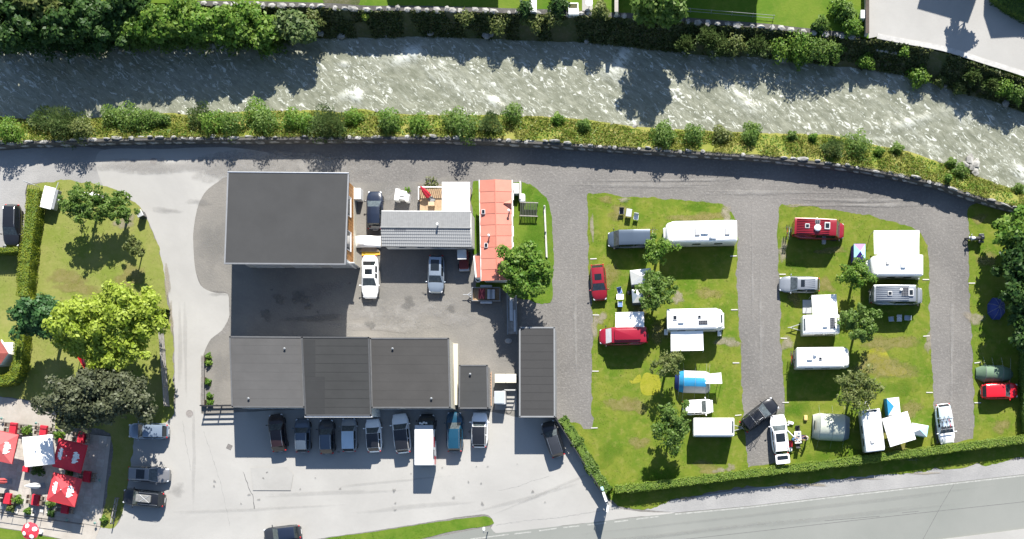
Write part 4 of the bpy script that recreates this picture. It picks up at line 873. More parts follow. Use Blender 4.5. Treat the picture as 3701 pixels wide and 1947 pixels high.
for x in (k0.x+.12, k1.x-.12):
    for y in (k1.y+.12, k0.y-.3): MB().box(x-.05, x+.05, y-.05, y+.05, 0, 2.25).build('post', white, cn)
def closed_parasol(label, px, py, z0, h, col, rz=0, tilt=0.0):
    t = thing('closed_parasol', label, 'parasol', P(px, py, z0), rz)
    M = Matrix.Rotation(tilt, 4, 'Y')
    mb = MB(); n_ = 12; rs = []
    for z, r in ((h*.22, .10), (h*.26, .24), (h*.45, .25), (h*.65, .2), (h*.85, .12), (h, .03)):
        rs.append([tuple(M @ Vector((r*(1+.3*(i % 2))*math.cos(2*math.pi*i/n_), r*(1+.3*(i % 2))*math.sin(2*math.pi*i/n_), z))) for i in range(n_)])
    mb.rings(rs).build('canopy', col, t); MB().tube((0,0,0), M @ Vector((0,0,h*.3)), .03, .03, 8).build('pole', lightgr, t); MB().box(-.3, .3, -.3, .3, 0, .08).build('base', greypl, t); return t
redcl = pm('red_cloth', (.40,.012,.030), .7, .15, 2.0, .2); redcl2 = pm('red_canvas', (.50,.022,.040), .75, .08, 1.0, .1); palered = pm('pale_red_canvas', (.55,.10,.10), .8, .08, 1.0, .1)
closed_parasol('closed red parasol leaning on the wooden deck', 1560, 722, .3, 2.0, redcl, math.radians(130), .9)
tag(MB().box(-.35,.35,-.22,.22,0,.38).build('crate', pm('pale_wood', (.45,.34,.22), .7, .15)), 'small wooden crate on the deck beside the red parasol', 'crate').location = P(1560, 737, .5).xy.to_3d() + Vector((0,0,.305))
st = thing('outdoor_stove', 'white outdoor stove unit on the pale gravel by the black car', 'stove', P(1453, 708, .5).xy.to_3d(), math.radians(-8))
MB().rbox(-.65,.55,-.45,.5,0,.95,.06,.04).build('body', white, st); MB().rbox(-.7,-.2,-.65,.62,0,1.02,.05,.04).build('side_cabinet', white, st); MB().rbox(.5,.9,-.6,.2,0,.98,.05,.04).build('side_cabinet', white, st); MB().box(-.15,.45,-.2,-.1,.952,.965).build('slot', darkpl, st)
shrub('small green weed clump beside the white stove unit', 1472, 686, 0, .35, .3, LIGHTG, 301, 90, .1, name='weed', cat='plant')
shrub('dry yellow weed strip behind the deck', 1560, 662, 0, .9, .25, OLIVE, 302, 160, .1, name='weed', cat='plant')
# tarpaulin heap
tp = thing('tarpaulin_heap', 'heap of timber under white tarpaulin between the buildings', 'tarpaulin', P(1332, 876, .4).xy.to_3d())
gx, gy = np.meshgrid(np.linspace(-1.45, 1.35, 26), np.linspace(-.55, .75, 14)); hz = .75*np.exp(-((gx/1.5)**6 + ((gy-.1)/.72)**6))*(.7 + .6*fbm(gx*1.4+3, gy*1.4, 3)) + .02
MB().grid([[(gx[i,j], gy[i,j], hz[i,j]) for j in range(26)] for i in range(14)]).build('tarpaulin', canvasw, tp, True)
for i in range(4): MB().box(-1.0+.1*i, 1.15-.1*i, -.95+.1*i, -.86+.1*i, 0, .25+.06*i).build('plank', wood if i % 2 else greywood, tp)
tag(MB().box(-1.0, 1.0, -.22, .22, .02, .10, Matrix.Rotation(.05, 4, 'Z')).build('yellow_panel', pm('yellow_shuttering', (.48,.30,.03), .6, .12)), 'yellow shuttering panel on the ground by the white sedan', 'panel').location = P(1340, 915, .1).xy.to_3d()

# --- orange roofed house
zE, zR = 2.6, 3.05
oH = P(1795, 830, 2.6); oH.z = 0; oh = thing('bungalow', 'narrow bungalow with a salmon orange sheet roof', 'house', oH)
NW_, NE_, SE_, SW_ = gp(1732,651,zE,oH), gp(1851,651,zE,oH), gp(1851,1009,zE,oH), gp(1739,1013,zE,oH); RN, RS = gp(1788,648,zR,oH), gp(1797,1011,zR,oH)
ora = [pm('orange_sheet_%d' % i, c, .55, .06, 1.2) for i, c in enumerate(((.44,.160,.115), (.46,.175,.125), (.43,.15,.105)))]
ns = 9
for side, (E0, E1) in enumerate(((NW_, SW_), (NE_, SE_))):
    for i in range(ns):
        t0, t1 = i/ns, (i+1)/ns - .0015; l0 = Vector((0,0,.0)); l1 = Vector((0,0,.03))
        a, b, c_, d_ = E0.lerp(E1, t0), E0.lerp(E1, t1 + .006), RN.lerp(RS, t1 + .006), RN.lerp(RS, t0)
        up = [a+l0, b+l1, c_+l1, d_+l0]; MB().add(up + [q - Vector((0,0,.07)) for q in up], [(0,1,2,3),(7,6,5,4),(0,4,5,1),(1,5,6,2),(2,6,7,3),(3,7,4,0)]).build('roof_sheet', ora[(i+side) % 3], oh)
MB().tube(RN + Vector((0,.02,.04)), RS + Vector((0,-.02,.06)), .05, .05, 6).build('ridge_cap', ora[0], oh)
for E0, E1, m_ in ((NW_, SW_, whitew), (NE_, SE_, wtrim)): MB().tube(E0 + Vector((0,.05,-.03)), E1 + Vector((0,-.05,-.03)), .065, .065, 6).build('gutter', m_, oh)
MB().box(NW_.x+.35, NE_.x-.15, SW_.y+.2, NW_.y-.2, 0, zE-.06).build('wall', pm('cream_wall', (.55,.53,.46), .85, .05), oh)
MB().add([(NW_.x+.35, SW_.y+.2, zE-.06), (NE_.x-.15, SW_.y+.2, zE-.06), (RS.x, SW_.y+.2, zR-.09), (NW_.x+.35, NW_.y-.2, zE-.06), (NE_.x-.15, NW_.y-.2, zE-.06), (RN.x, NW_.y-.2, zR-.09)], [(0,1,2),(3,5,4)]).build('gable', pm('cream_wall', (.55,.53,.46)), oh)
for y in (4.2, 2.4, .2, -1.6):
    wn = MB().box(NE_.x-.16, NE_.x-.12, y-.5, y+.5, 1.0, 2.0).build('window', pane, oh); MB().box(NE_.x-.14, NE_.x-.02, y-.56, y+.56, .93, 1.0).build('sill', wtrim, wn)
dm = gp(1846, 737, 2.75, oH); rdg = gp(1818, 733, 2.95, oH); dv = [Vector((dm.x+.1, dm.y-.55, 2.66)), Vector((dm.x+.1, dm.y+.55, 2.66)), Vector((dm.x+.1, dm.y, 3.12)), rdg]
MB().add(dv, [(0,1,2),(0,2,3),(1,3,2)]).build('dormer', ora[1], oh)
for px, py in ((1747,765), (1757,886)):
    q = gp(px, py, 2.85, oH); sk = MB().box(q.x-.19, q.x+.19, q.y-.24, q.y+.24, 2.6, 2.92).build('skylight', wtrim, oh); MB().box(q.x-.15, q.x+.15, q.y-.2, q.y+.2, 2.921, 2.935).build('pane', glass, sk)
for px, py in ((1768,852), (1840,762)):
    q = gp(px, py, 3.0, oH); MB().lathe((q.x, q.y, 2.6), [(.07,0),(.07,.7),(.13,.7),(.13,.8),(.02,.86)]).build('vent_pipe', wtrim, oh)
oA = P(1722, 965, 2.2); oA.z = 0; an = thing('lean_to_shed', 'little shed with an orange lean-to roof beside the bungalow', 'shed', oA)
q = [gp(1715,924,2.1,oA), gp(1737,924,2.35,oA), gp(1740,1002,2.35,oA), gp(1722,1002,2.1,oA)]; MB().add(q + [v - Vector((0,0,.1)) for v in q], [(0,1,2,3),(7,6,5,4),(0,4,5,1),(1,5,6,2),(2,6,7,3),(3,7,4,0)]).build('roof', ora[0], an)
MB().box(q[0].x+.05, q[1].x-.05, q[2].y+.05, q[0].y-.05, 0, 2.0).build('wall', whitew, an); MB().tube(q[0] + Vector((-.06,0,0)), q[3] + Vector((-.06,0,0)), .09, .09, 6).build('gutter', white, an)
bl = thing('rain_barrel', 'open pale barrel at the corner of the orange roofed house', 'barrel', P(1728, 1009, .6).xy.to_3d()); MB().lathe((0,0,0), [(.26,0),(.31,.4),(.29,.85),(.25,.85),(.25,.25),(.01,.25)], 20).build('body', white, bl, True); MB().lathe((0,0,.6), [(.245,0),(.245,.01),(.01,.012)], 20).build('water', darkpl, bl)

# --- small red roofed shed on the left edge
oS = P(0, 1290, 2.2); oS.z = 0; sh = thing('red_roof_shed', 'corner of a small house with a dull red roof behind the hedge', 'shed', oS)
redroof = pm('red_roof', (.22,.055,.045), .8, .15, 3.0, .3); zz = 2.3
a = [gp(-150,1225,zz,oS), gp(0,1228,zz,oS), gp(30,1276,zz,oS), gp(0,1318,zz,oS), gp(-150,1330,zz,oS), gp(-60,1276,3.1,oS)]
MB().add(a, [(0,1,5),(1,2,5),(2,3,5),(3,4,5),(4,0,5)]).build('roof', redroof, sh)
ce = Vector((a[5].x, a[5].y, 0)); MB().prism([((q - ce)*.92 + ce).xy for q in a[:5]], 0, zz-.02).build('wall', whitew, sh)
MB().tube(a[1] + Vector((.15,0,0)), a[2] + Vector((.15,0,0)), .07, .07, 6).build('gutter', white, sh)
tag(MB().rbox(-.5,.5,-.55,.55,0,.5,.15,.05).build('raised_bed', white), 'white rimmed raised bed beside the red roofed shed', 'raised bed').location = P(33, 1255, .4).xy.to_3d()

# --- houses just north of the frame that shade the gardens and the upper road
def house(label, x0, x1, ysouth, h, dep=9.0, base=ZF, rz=0.0, ridge=2.0):
    a, b = P(x0, ysouth, base), P(x1, ysouth, base); o = (a+b)/2; o.z = base; L_ = (b-a).length
    t = thing('house', label, 'house', o, rz)
    wl_ = MB().box(-L_/2, L_/2, 0, dep, 0, h).build('wall', whitew, t)
    MB().add([(-L_/2-.4,-.5,h), (L_/2+.4,-.5,h), (L_/2+.4,dep+.5,h), (-L_/2-.4,dep+.5,h), (-L_/2-.4,dep/2,h+ridge), (L_/2+.4,dep/2,h+ridge)], [(0,1,5,4),(2,3,4,5),(0,4,3),(1,2,5)]).build('roof', redroof, t)
    for x in np.linspace(-L_/2+1.5, L_/2-1.5, 4): MB().box(x-.5, x+.5, -.03, .02, 1.0, 2.3).build('window', pane, t)
    MB().box(-.5, .5, -.05, .02, 0, 2.1).build('door', darkwood, t)
    return t
house('white house beyond the garden with the rock wall', 1480, 1850, -270, 6.9)
house('white house beyond the shaded garden lawn', 2316, 2790, -232, 7.6)
house('white house north of the upper road', 3395, 3560, -262, 7.4, rz=math.radians(-16))
house('white house at the top of the upper road', 3660, 3960, -190, 7.4, rz=math.radians(3))
tree('garden tree throwing its shadow on the upper road', 3560, -120, 4.6, 1.4, 1.4, 2.0, .2, GREEN, 60, 50, .5, 390, base=ZF)
# ------------------------------------------------------------------ vehicles
KIND = {
 'hatch': dict(hood=[(.5,.36),(.49,.46),(.455,.53),(.35,.595),(.235,.64)], ws=(.245,.055), rear=(-.37,-.475), tail=[(-.45,.64),(-.485,.58),(-.5,.40)], wt=.74),
 'wagon': dict(hood=[(.5,.36),(.49,.46),(.455,.53),(.35,.59),(.235,.63)], ws=(.24,.065), rear=(-.415,-.485), tail=[(-.46,.63),(-.49,.56),(-.5,.40)], wt=.74),
 'sedan': dict(hood=[(.5,.38),(.49,.48),(.455,.55),(.35,.61),(.225,.65)], ws=(.23,.05), rear=(-.23,-.36), tail=[(-.37,.66),(-.46,.64),(-.49,.58),(-.5,.42)], wt=.72),
 'suv':   dict(hood=[(.5,.38),(.49,.50),(.455,.565),(.35,.62),(.235,.65)], ws=(.24,.085), rear=(-.415,-.48), tail=[(-.46,.65),(-.49,.58),(-.5,.42)], wt=.76),
 'mini':  dict(hood=[(.5,.34),(.49,.44),(.45,.52),(.36,.58),(.27,.62)], ws=(.28,.10), rear=(-.41,-.485), tail=[(-.46,.62),(-.49,.55),(-.5,.38)], wt=.78),
 'van':   dict(hood=[(.5,.28),(.492,.38),(.45,.45),(.40,.49),(.355,.52)], ws=(.365,.235), rear=(-.465,-.492), tail=[(-.475,.52),(-.495,.46),(-.5,.30)], wt=.86),
 'bigvan':dict(hood=[(.5,.22),(.494,.30),(.47,.36),(.435,.39),(.40,.42)], ws=(.405,.30), rear=(-.485,-.497), tail=[(-.487,.42),(-.497,.36),(-.5,.25)], wt=.88),
}
PAINT = {}
def paint(name, c, rough=.28, metal=.0): return pm('paint_' + name, c, rough, .05, .7, coat=.6, metal=metal)
pblack = paint('black', (.010,.011,.014)); pnavy = paint('navy', (.012,.018,.035)); pwhite = paint('white', (.82,.82,.82)); psilver = paint('silver', (.25,.27,.295), .3, .4)
pgrey = paint('grey', (.20,.20,.205), .3, .4); pbluegrey = paint('blue_grey', (.07,.095,.13), .3, .3); pred = paint('red', (.20,.008,.016)); pbright = paint('bright_red', (.52,.010,.020))
pteal = paint('teal', (.010,.055,.10), .25, .2); pblue = paint('blue', (.19,.24,.31), .25, .3); pmaroon = paint('maroon', (.018,.009,.010)); psilverb = paint('silver_blue', (.25,.30,.36), .3, .4)
pdgrey = paint('dark_grey', (.035,.038,.045), .3, .3); pwine = paint('wine', (.24,.008,.022)); pice = paint('ice_blue', (.42,.52,.60), .3, .1)

def vehicle_shell(root, L, W, Ht, kind, body, roofm=None, glassm=None, parts=True):
    K = KIND[kind]; glassm = glassm or clearglass; roofm = roofm or body; hw = W/2
    def half(t): return hw*(1 - .34*max(0, (abs(t) - .31)/.19)**2.4 - (.03 if abs(t) > .3 else 0))
    prof = K['hood'] + [(x, K['hood'][-1][1] + (K['tail'][0][1]-K['hood'][-1][1])*(K['hood'][-1][0]-x)/(K['hood'][-1][0]-K['tail'][0][0])) for x in (.12, 0, -.12, -.26, -.36)if K['tail'][0][0] < x < K['hood'][-1][0]] + K['tail']
    rings = []
    for t, zf in prof:
        zb = zf*Ht; w_ = half(t); x = t*L; zl = .20 if abs(t) < .47 else .28
        h = [(w_*.90, zl), (w_, min(.42*Ht*.8, zb*.6)), (w_*.995, zb - .16*(zb-zl)), (w_*.955, zb - .05), (w_*.84, zb), (w_*.45, zb + .015), ]
        ring = [(x, y, z) for y, z in h] + [(x, 0, zb + .022)] + [(x, -y, z) for y, z in h[::-1]]
        rings.append(ring)
    bo = MB().rings(rings, closed=True).build('body', body, root, True)
    # greenhouse
    f0, f1 = K['ws']; r0, r1 = K['rear']
    def belt(t):
        xs = [p[0] for p in prof][::-1]; zs = [p[1] for p in prof][::-1]; return float(np.interp(t, xs, zs))*Ht
    st = []
    for f in (0, .04, .5, .965, 1.0): st.append((f0 + (f1-f0)*f, f, 'w'))
    mid = (f1 + r0)/2 + .02
    for x in (f1 - .03, mid + .012, mid - .012, r0 + .02): st.append((x, 1.0, 'r'))
    for f in (1.0, .95, .5, .06, 0): st.append((r1 + (r0-r1)*f, f, 'b'))
    rows = []
    for x, f, k in st:
        zb = belt(x) - .02; span = (f1 - r0); arch = 1 - .035*((x - (f1+r0)/2)/(span/2 + 1e-6))**2 if k == 'r' else .965
        zt = zb + (Ht*arch - zb)*(f if k != 'r' else 1)
        wb = half(x)*.93; wt = wb + (hw*K['wt'] - wb)*(f if k != 'r' else 1)**.9
        row = []
        for y, z in ((wb, zb), (wb + (wt-wb)*.10, zb + (zt-zb)*.10), (wb + (wt-wb)*.80, zb + (zt-zb)*.80), (wt, zt - .02*f), (wt*.90, zt + .012*f), (wt*.45, zt + .03*f), (0, zt + .036*f)): row.append((x*L, y, z))
        rows.append(row + [(a, -b, c) for a, b, c in row[-2::-1]])
    groups = {'cabin': [], 'windscreen': [], 'rear_window': [], 'side_l': [], 'side_r': [], 'roof': []}
    n_ = len(rows); m_ = len(rows[0])
    for i in range(n_-1):
        for j in range(m_-1):
            q = (i*m_+j, i*m_+j+1, (i+1)*m_+j+1, (i+1)*m_+j); top = 4 <= j <= 7; key = 'cabin'
            if 1 <= i < 3 and top: key = 'windscreen'
            elif n_-4 <= i < n_-2 and top: key = 'rear_window'
            elif 4 <= i <= n_-6 and 3 <= j <= 8: key = 'roof'
            elif 4 <= i <= n_-6 and i != 6 and j in (1,): key = 'side_l'
            elif 4 <= i <= n_-6 and i != 6 and j in (10,): key = 'side_r'
            elif i == 3 and j in (1,): key = 'side_l'
            elif i == 3 and j in (10,): key = 'side_r'
            groups[key].append(q)
    V_ = [q for r in rows for q in r]
    for key, fs in groups.items():
        if not fs: continue
        if kind in ('bigvan',) and key in ('side_l', 'side_r', 'rear_window'):
            fs2 = [q for q in fs if V_[q[0]][0] > f1*L - .09*L] if key != 'rear_window' else []
            groups['cabin'].extend([q for q in fs if q not in fs2]); fs = fs2
            if not fs: continue
        if key == 'cabin': continue
        used = sorted({i for q in fs for i in q}); mp = {u: i for i, u in enumerate(used)}
        MB().add([V_[u] for u in used], [tuple(mp[i] for i in q) for q in fs]).build({'side_l': 'side_window', 'side_r': 'side_window'}.get(key, key), roofm if key == 'roof' else (glassm if key == 'windscreen' else glass), root, True)
    MB().add(V_, groups['cabin']).build('cabin', body, root, True)
    if not parts: return
    wr = .33 if Ht < 2.2 else .36
    for x in (.31*L, -.30*L):
        for y in (1, -1):
            wo_ = thing_part('wheel', root, (x, y*(hw - .14), wr))
            MB().rings([[(r*math.cos(2*math.pi*i/18), yy, r*math.sin(2*math.pi*i/18)) for i in range(18)] for r, yy in ((wr*.6, -.1), (wr, -.1), (wr, .1), (wr*.6, .1))]).build('tyre', rubber, wo_)
            MB().rings([[(r*math.cos(2*math.pi*i/12), yy, r*math.sin(2*math.pi*i/12)) for i in range(12)] for r, yy in ((wr*.6, -.085), (wr*.6, .085))]).build('rim', steel, wo_)
    hz = prof[1][1]*Ht; tz = prof[-2][1]*Ht
    for s in (1, -1):
        MB().ell((L*.455, s*hw*.70, hz + .02), .17, .13, .06, 8, 5).build('headlight', headl, root, True)
        MB().ell((-L*.478, s*hw*.74, tz - .02), .07, .12, .10, 8, 5).build('tail_light', redlamp, root, True)
        mx = f0*L - (.10 if Ht < 1.9 else .05); MB().ell((mx, s*(half(.2) + .12), belt(f0) + .06), .07, .12, .08, 8, 5).tube((mx, s*half(.2)*.9, belt(f0)), (mx, s*(half(.2) + .1), belt(f0) + .05), .025, .025, 5).build('mirror', body if Ht < 1.8 else darkpl, root, True)
    MB().box(-L*.5-.015, -L*.5+.03, -.26, .26, .45, .56).build('number_plate', white, root)

def thing_part(name, parent, loc):
    o = bpy.data.objects.new(name, None); C.objects.link(o); o.empty_display_size = .1; o.parent = parent; o.location = loc; return o

def car(name, label, cat, px, py, dx, dy, L, W, Ht, kind, body, roofm=None, glassm=None, sunroof=None, rails=None, group='parked cars', ribs=0):
    c = P(px, py, Ht*.7); t = thing(name, label, cat, (c.x, c.y, 0), heading(dx, dy), group)
    vehicle_shell(t, L, W, Ht, kind, body, roofm, glassm)
    K = KIND[kind]; f1, r0 = K['ws'][1]*L, K['rear'][0]*L; wt = W/2*K['wt']
    if sunroof:
        a, b, q = sunroof; sr = MB(); x0 = f1 + (r0-f1)*a; x1 = f1 + (r0-f1)*b
        rowz = []
        for x in np.linspace(x0, x1, 4):
            arch = 1 - .035*((x/L - (f1+r0)/2/L)/((f1-r0)/2/L))**2; rowz.append([(x, y*wt*q, Ht*arch + .046 - .03*abs(y)**2*q) for y in (-1, -.5, 0, .5, 1)])
        sr.grid(rowz).build('sunroof', glass, t, True)
    if rails:
        for s in (1, -1): MB().path([(f1-.05, s*wt*.9, Ht*.975), (f1-.3, s*wt*.9, Ht+.06), (r0+.3, s*wt*.9, Ht+.06), (r0+.05, s*wt*.9, Ht*.975)], .022, 5).build('roof_rail', rails, t)
    if ribs:
        rb = MB()
        for k in range(ribs):
            y = wt*(-.82 + 1.64*k/(ribs-1)); rb.box(r0+.25, f1-.75, y-.035, y+.035, Ht*.985, Ht+.05)
        rb.build('roof_ribbing', body, t)
    return t

gA, gB, gC_ = 'cars in the row in front of the garages', 'cars in the left parking bays', 'vehicles on the campsite'
car('parked_car', 'black estate car on the gravel spot beside the yellow hedge', 'car', 38, 812, -.03, 1, 4.7, 1.85, 1.46, 'wagon', pblack, rails=steel, group=gB)
car('parked_car', 'glossy black hatchback tucked between the timber wall and the mobile home', 'car', 1352, 757, .0, -1, 4.25, 1.8, 1.48, 'hatch', pnavy)
car('parked_car', 'white sedan with a black sunroof outside the timber walled building', 'car', 1335, 998, .0, 1, 4.75, 1.85, 1.45, 'sedan', pwhite, sunroof=(.28,.72,.62))
car('parked_car', 'silver blue estate with a dark sunroof in the shade of the mobile home', 'car', 1574, 988, -.02, 1, 4.2, 1.8, 1.50, 'wagon', psilverb, sunroof=(.25,.85,.7))
car('parked_car', 'near black hatchback with a maroon sheen ending the garage row', 'car', 1000, 1563, -.12, -1, 4.2, 1.8, 1.50, 'hatch', pmaroon, rails=steel, group=gA)
car('parked_car', 'blue grey estate car with roof rails in the garage row', 'car', 1090, 1573, -.02, -1, 3.75, 1.72, 1.5, 'wagon', pbluegrey, rails=steel, group=gA)
car('parked_car', 'dark grey hatchback with a blue tinted roof in the garage row', 'car', 1178, 1578, -.03, -1, 3.8, 1.72, 1.5, 'hatch', pdgrey, pbluegrey, rails=steel, group=gA)
car('parked_car', 'silver compact car in the garage row', 'car', 1259, 1571, -.02, -1, 3.75, 1.7, 1.48, 'mini', psilver, pice, group=gA)  # pale blue roof puts the sky's reflection into the silver paint's colour
car('parked_car', 'small white hatchback with a black roof in the garage row', 'car', 1348, 1573, -.06, -1, 3.7, 1.72, 1.48, 'hatch', pwhite, pblack, group=gA)
car('parked_car', 'larger white crossover with a black glass roof next to the white box van', 'car', 1449, 1565, -.11, -1, 4.4, 1.85, 1.58, 'suv', pwhite, pblack, group=gA)
car('parked_car', 'dark teal estate car with bright roof rails next to the white box van', 'car', 1641, 1560, -.01, -1, 4.45, 1.82, 1.5, 'wagon', pteal, rails=steel, group=gA)
car('parked_car', 'small white SUV with black roof ending the garage row', 'car', 1732, 1553, .01, -1, 3.9, 1.78, 1.55, 'suv', pwhite, pblack, group=gA)
car('parked_car', 'black estate car parked alongside the diagonal fence', 'car', 1998, 1586, -.33, -1, 4.1, 1.75, 1.5, 'wagon', pblack, pdgrey, rails=steel)
car('parked_car', 'dark green black car at the lower edge of the pale car park', 'car', 1017, 1929, -1, .12, 4.1, 1.75, 1.5, 'hatch', pdgrey, pnavy)
car('parked_car', 'silver blue estate car in the tree shade of the parking bays', 'car', 531, 1557, -1, -.02, 4.4, 1.78, 1.48, 'wagon', pblue, group=gB)
car('parked_car', 'silver grey estate car with a black sunroof in the parking bays', 'car', 533, 1714, 1, .05, 4.55, 1.82, 1.46, 'wagon', pgrey, sunroof=(.2,.62,.75), rails=steel, group=gB)
k = car('parked_car', 'black estate car with a strapped grey roof load in the parking bays', 'car', 514, 1800, -1, -.10, 4.6, 1.85, 1.46, 'wagon', pblack, rails=steel, group=gB)
rl = thing_part('roof_load', k, (-.35, 0, 1.5)); MB().rbox(-.85,.8,-.42,.42,0,.22,.12,.08).build('cover', pm('grey_tarp', (.16,.16,.155), .7, .2, 3.0, .4), rl)
for s in (1,-1): MB().tube((-.7, -.38*s, .235), (.35, .38*s, .235), .03, .03, 5).build('strap', lightgr, rl)
# campsite cars
car('camper_van', 'grey blue van with bicycles on its tail by the folding chairs', 'van', 2275, 860, -1, .02, 4.85, 1.9, 1.98, 'van', pbluegrey, glassm=clearglass, group=gC_, ribs=0)
car('parked_car', 'dark red hatchback on the grass beside the campsite lane', 'car', 2163, 1018, .08, 1, 4.0, 1.75, 1.48, 'hatch', pred, sunroof=(.2,.6,.6), group=gC_)
rv = car('camper_van', 'wine red panel van with a white side awning', 'van', 2253, 1212, -1, .02, 5.4, 1.95, 2.2, 'van', pwine, glassm=white, group=gC_)
MB().rbox(-1.9, .95, -.62, .62, 2.18, 2.42, .15, .08).build('pop_top', pwine, rv, True)
car('parked_car', 'little white hatchback under the blue and white tunnel tent', 'car', 2523, 1470, 1, -.06, 3.35, 1.65, 1.5, 'mini', pwhite, glassm=clearglass, group=gC_)
dsu = car('parked_car', 'black estate car with bicycles on its roof bars askew beside the caravan', 'car', 2745, 1498, .80, -.62, 4.6, 1.85, 1.5, 'wagon', pblack, glassm=clearglass, rails=darkpl, group=gC_)
wv = car('parked_car', 'white people carrier with an open tailgate on the grass edge', 'car', 2818, 1570, -.10, -1, 4.4, 1.85, 1.72, 'suv', pwhite, glassm=clearglass, sunroof=(.12,.55,.72), rails=darkpl, group=gC_)
tg = thing_part('tailgate', wv, (-2.25, 0, 1.72)); MB().rbox(-1.0, .05, -.78, .78, -.02, .06, .15, .04).build('panel', pwhite, tg); MB().rbox(-.55, -.1, -.60, .60, .062, .075, .1, .005).build('window', glass, tg)
fd = thing_part('front_door', wv, (.35, -.92, .5)); MB().box(-.5,.5,-.04,.04,0,.75, Matrix.Rotation(math.radians(40), 4, 'Z') @ Matrix.Translation((-.5,0,0))).build('panel', pwhite, fd)
bwc = car('parked_car', 'silver white car with bicycles upright on its roof at the end of the lane', 'car', 3418, 1531, .13, 1, 4.5, 1.82, 1.48, 'wagon', pwhite, pice, group=gC_, glassm=clearglass)
car('parked_car', 'silver estate with ribbed roof and dark sunroof by the caravan awning', 'car', 2891, 1026, -1, -.02, 4.5, 1.8, 1.52, 'wagon', psilver, sunroof=(.16,.36,.6), glassm=clearglass, group=gC_, ribs=6)
car('parked_car', 'bright red hatchback in front of the green tunnel tent', 'car', 3616, 1412, 1, -.03, 4.05, 1.78, 1.5, 'mini', pbright, group=gC_, glassm=clearglass)
redv = car('camper_van', 'red camper van with ribbed roof and skylights by the lane corner', 'van', 2962, 824, 1, .04, 5.8, 2.02, 2.55, 'bigvan', pred, glassm=clearglass, group=gC_, ribs=9)
silv = car('camper_van', 'silver camper van with solar panel and roof hatches', 'van', 3247, 1063, 1, -.0, 5.8, 2.02, 2.55, 'bigvan', psilver, glassm=clearglass, group=gC_, ribs=8)

hatchm = pm('hatch_plastic', (.38,.385,.39), .4, .08)
def roof_kit(t, items, Ht):
    for kind, x, y, sx, sy in items:
        if kind == 'hatch':
            h = MB().rbox(x-sx/2, x+sx/2, y-sy/2, y+sy/2, Ht-.02, Ht+.10, .06, .03).build('roof_hatch', hatchm, t); MB().rbox(x-sx*.33, x+sx*.33, y-sy*.33, y+sy*.33, Ht+.101, Ht+.112, .04, .005).build('pane', glass, h)
        elif kind == 'palehatch':
            h = MB().rbox(x-sx/2, x+sx/2, y-sy/2, y+sy/2, Ht-.02, Ht+.09, .06, .03).build('roof_hatch', pm('hatch_frame', (.20,.205,.21), .5, .1), t); MB().rbox(x-sx*.4, x+sx*.4, y-sy*.4, y+sy*.4, Ht+.091, Ht+.12, .04, .02).build('lid', hatchm, h)
        elif kind == 'solar':
            h = MB().box(x-sx/2, x+sx/2, y-sy/2, y+sy/2, Ht+.03, Ht+.07).build('solar_panel', lightgr, t)
            nx, ny = max(2, round(sx/.2)), max(2, round(sy/.2)); cl = MB()
            for i in range(nx):
                for j in range(ny): cl.box(x-sx/2+.02+(sx-.04)*i/nx, x-sx/2+.005+(sx-.04)*(i+1)/nx, y-sy/2+.02+(sy-.04)*j/ny, y-sy/2+.005+(sy-.04)*(j+1)/ny, Ht+.0705, Ht+.076)
            cl.build('cells', solar, h)
        elif kind == 'dish': MB().lathe((x, y, Ht), [(.05,0),(.05,.12),(sx/2,.2),(sx/2,.23),(.02,.2)], 18).build('satellite_dish', white, t, True)
        elif kind == 'box': MB().rbox(x-sx/2, x+sx/2, y-sy/2, y+sy/2, Ht-.02, Ht+.2, .08, .06).build('roof_unit', white, t)
roof_kit(redv, [('hatch', -1.45, 0, .5, .5), ('solar', -.35, .5, .5, .42), ('dish', -.35, -.2, .75, 0), ('hatch', .72, .1, .62, .78)], 2.58)
roof_kit(silv, [('hatch', -1.1, -.05, .5, .5), ('dish', .1, .35, .3, 0), ('solar', .55, .15, .75, .95), ('hatch', 1.2, .05, .55, .8)], 2.58)

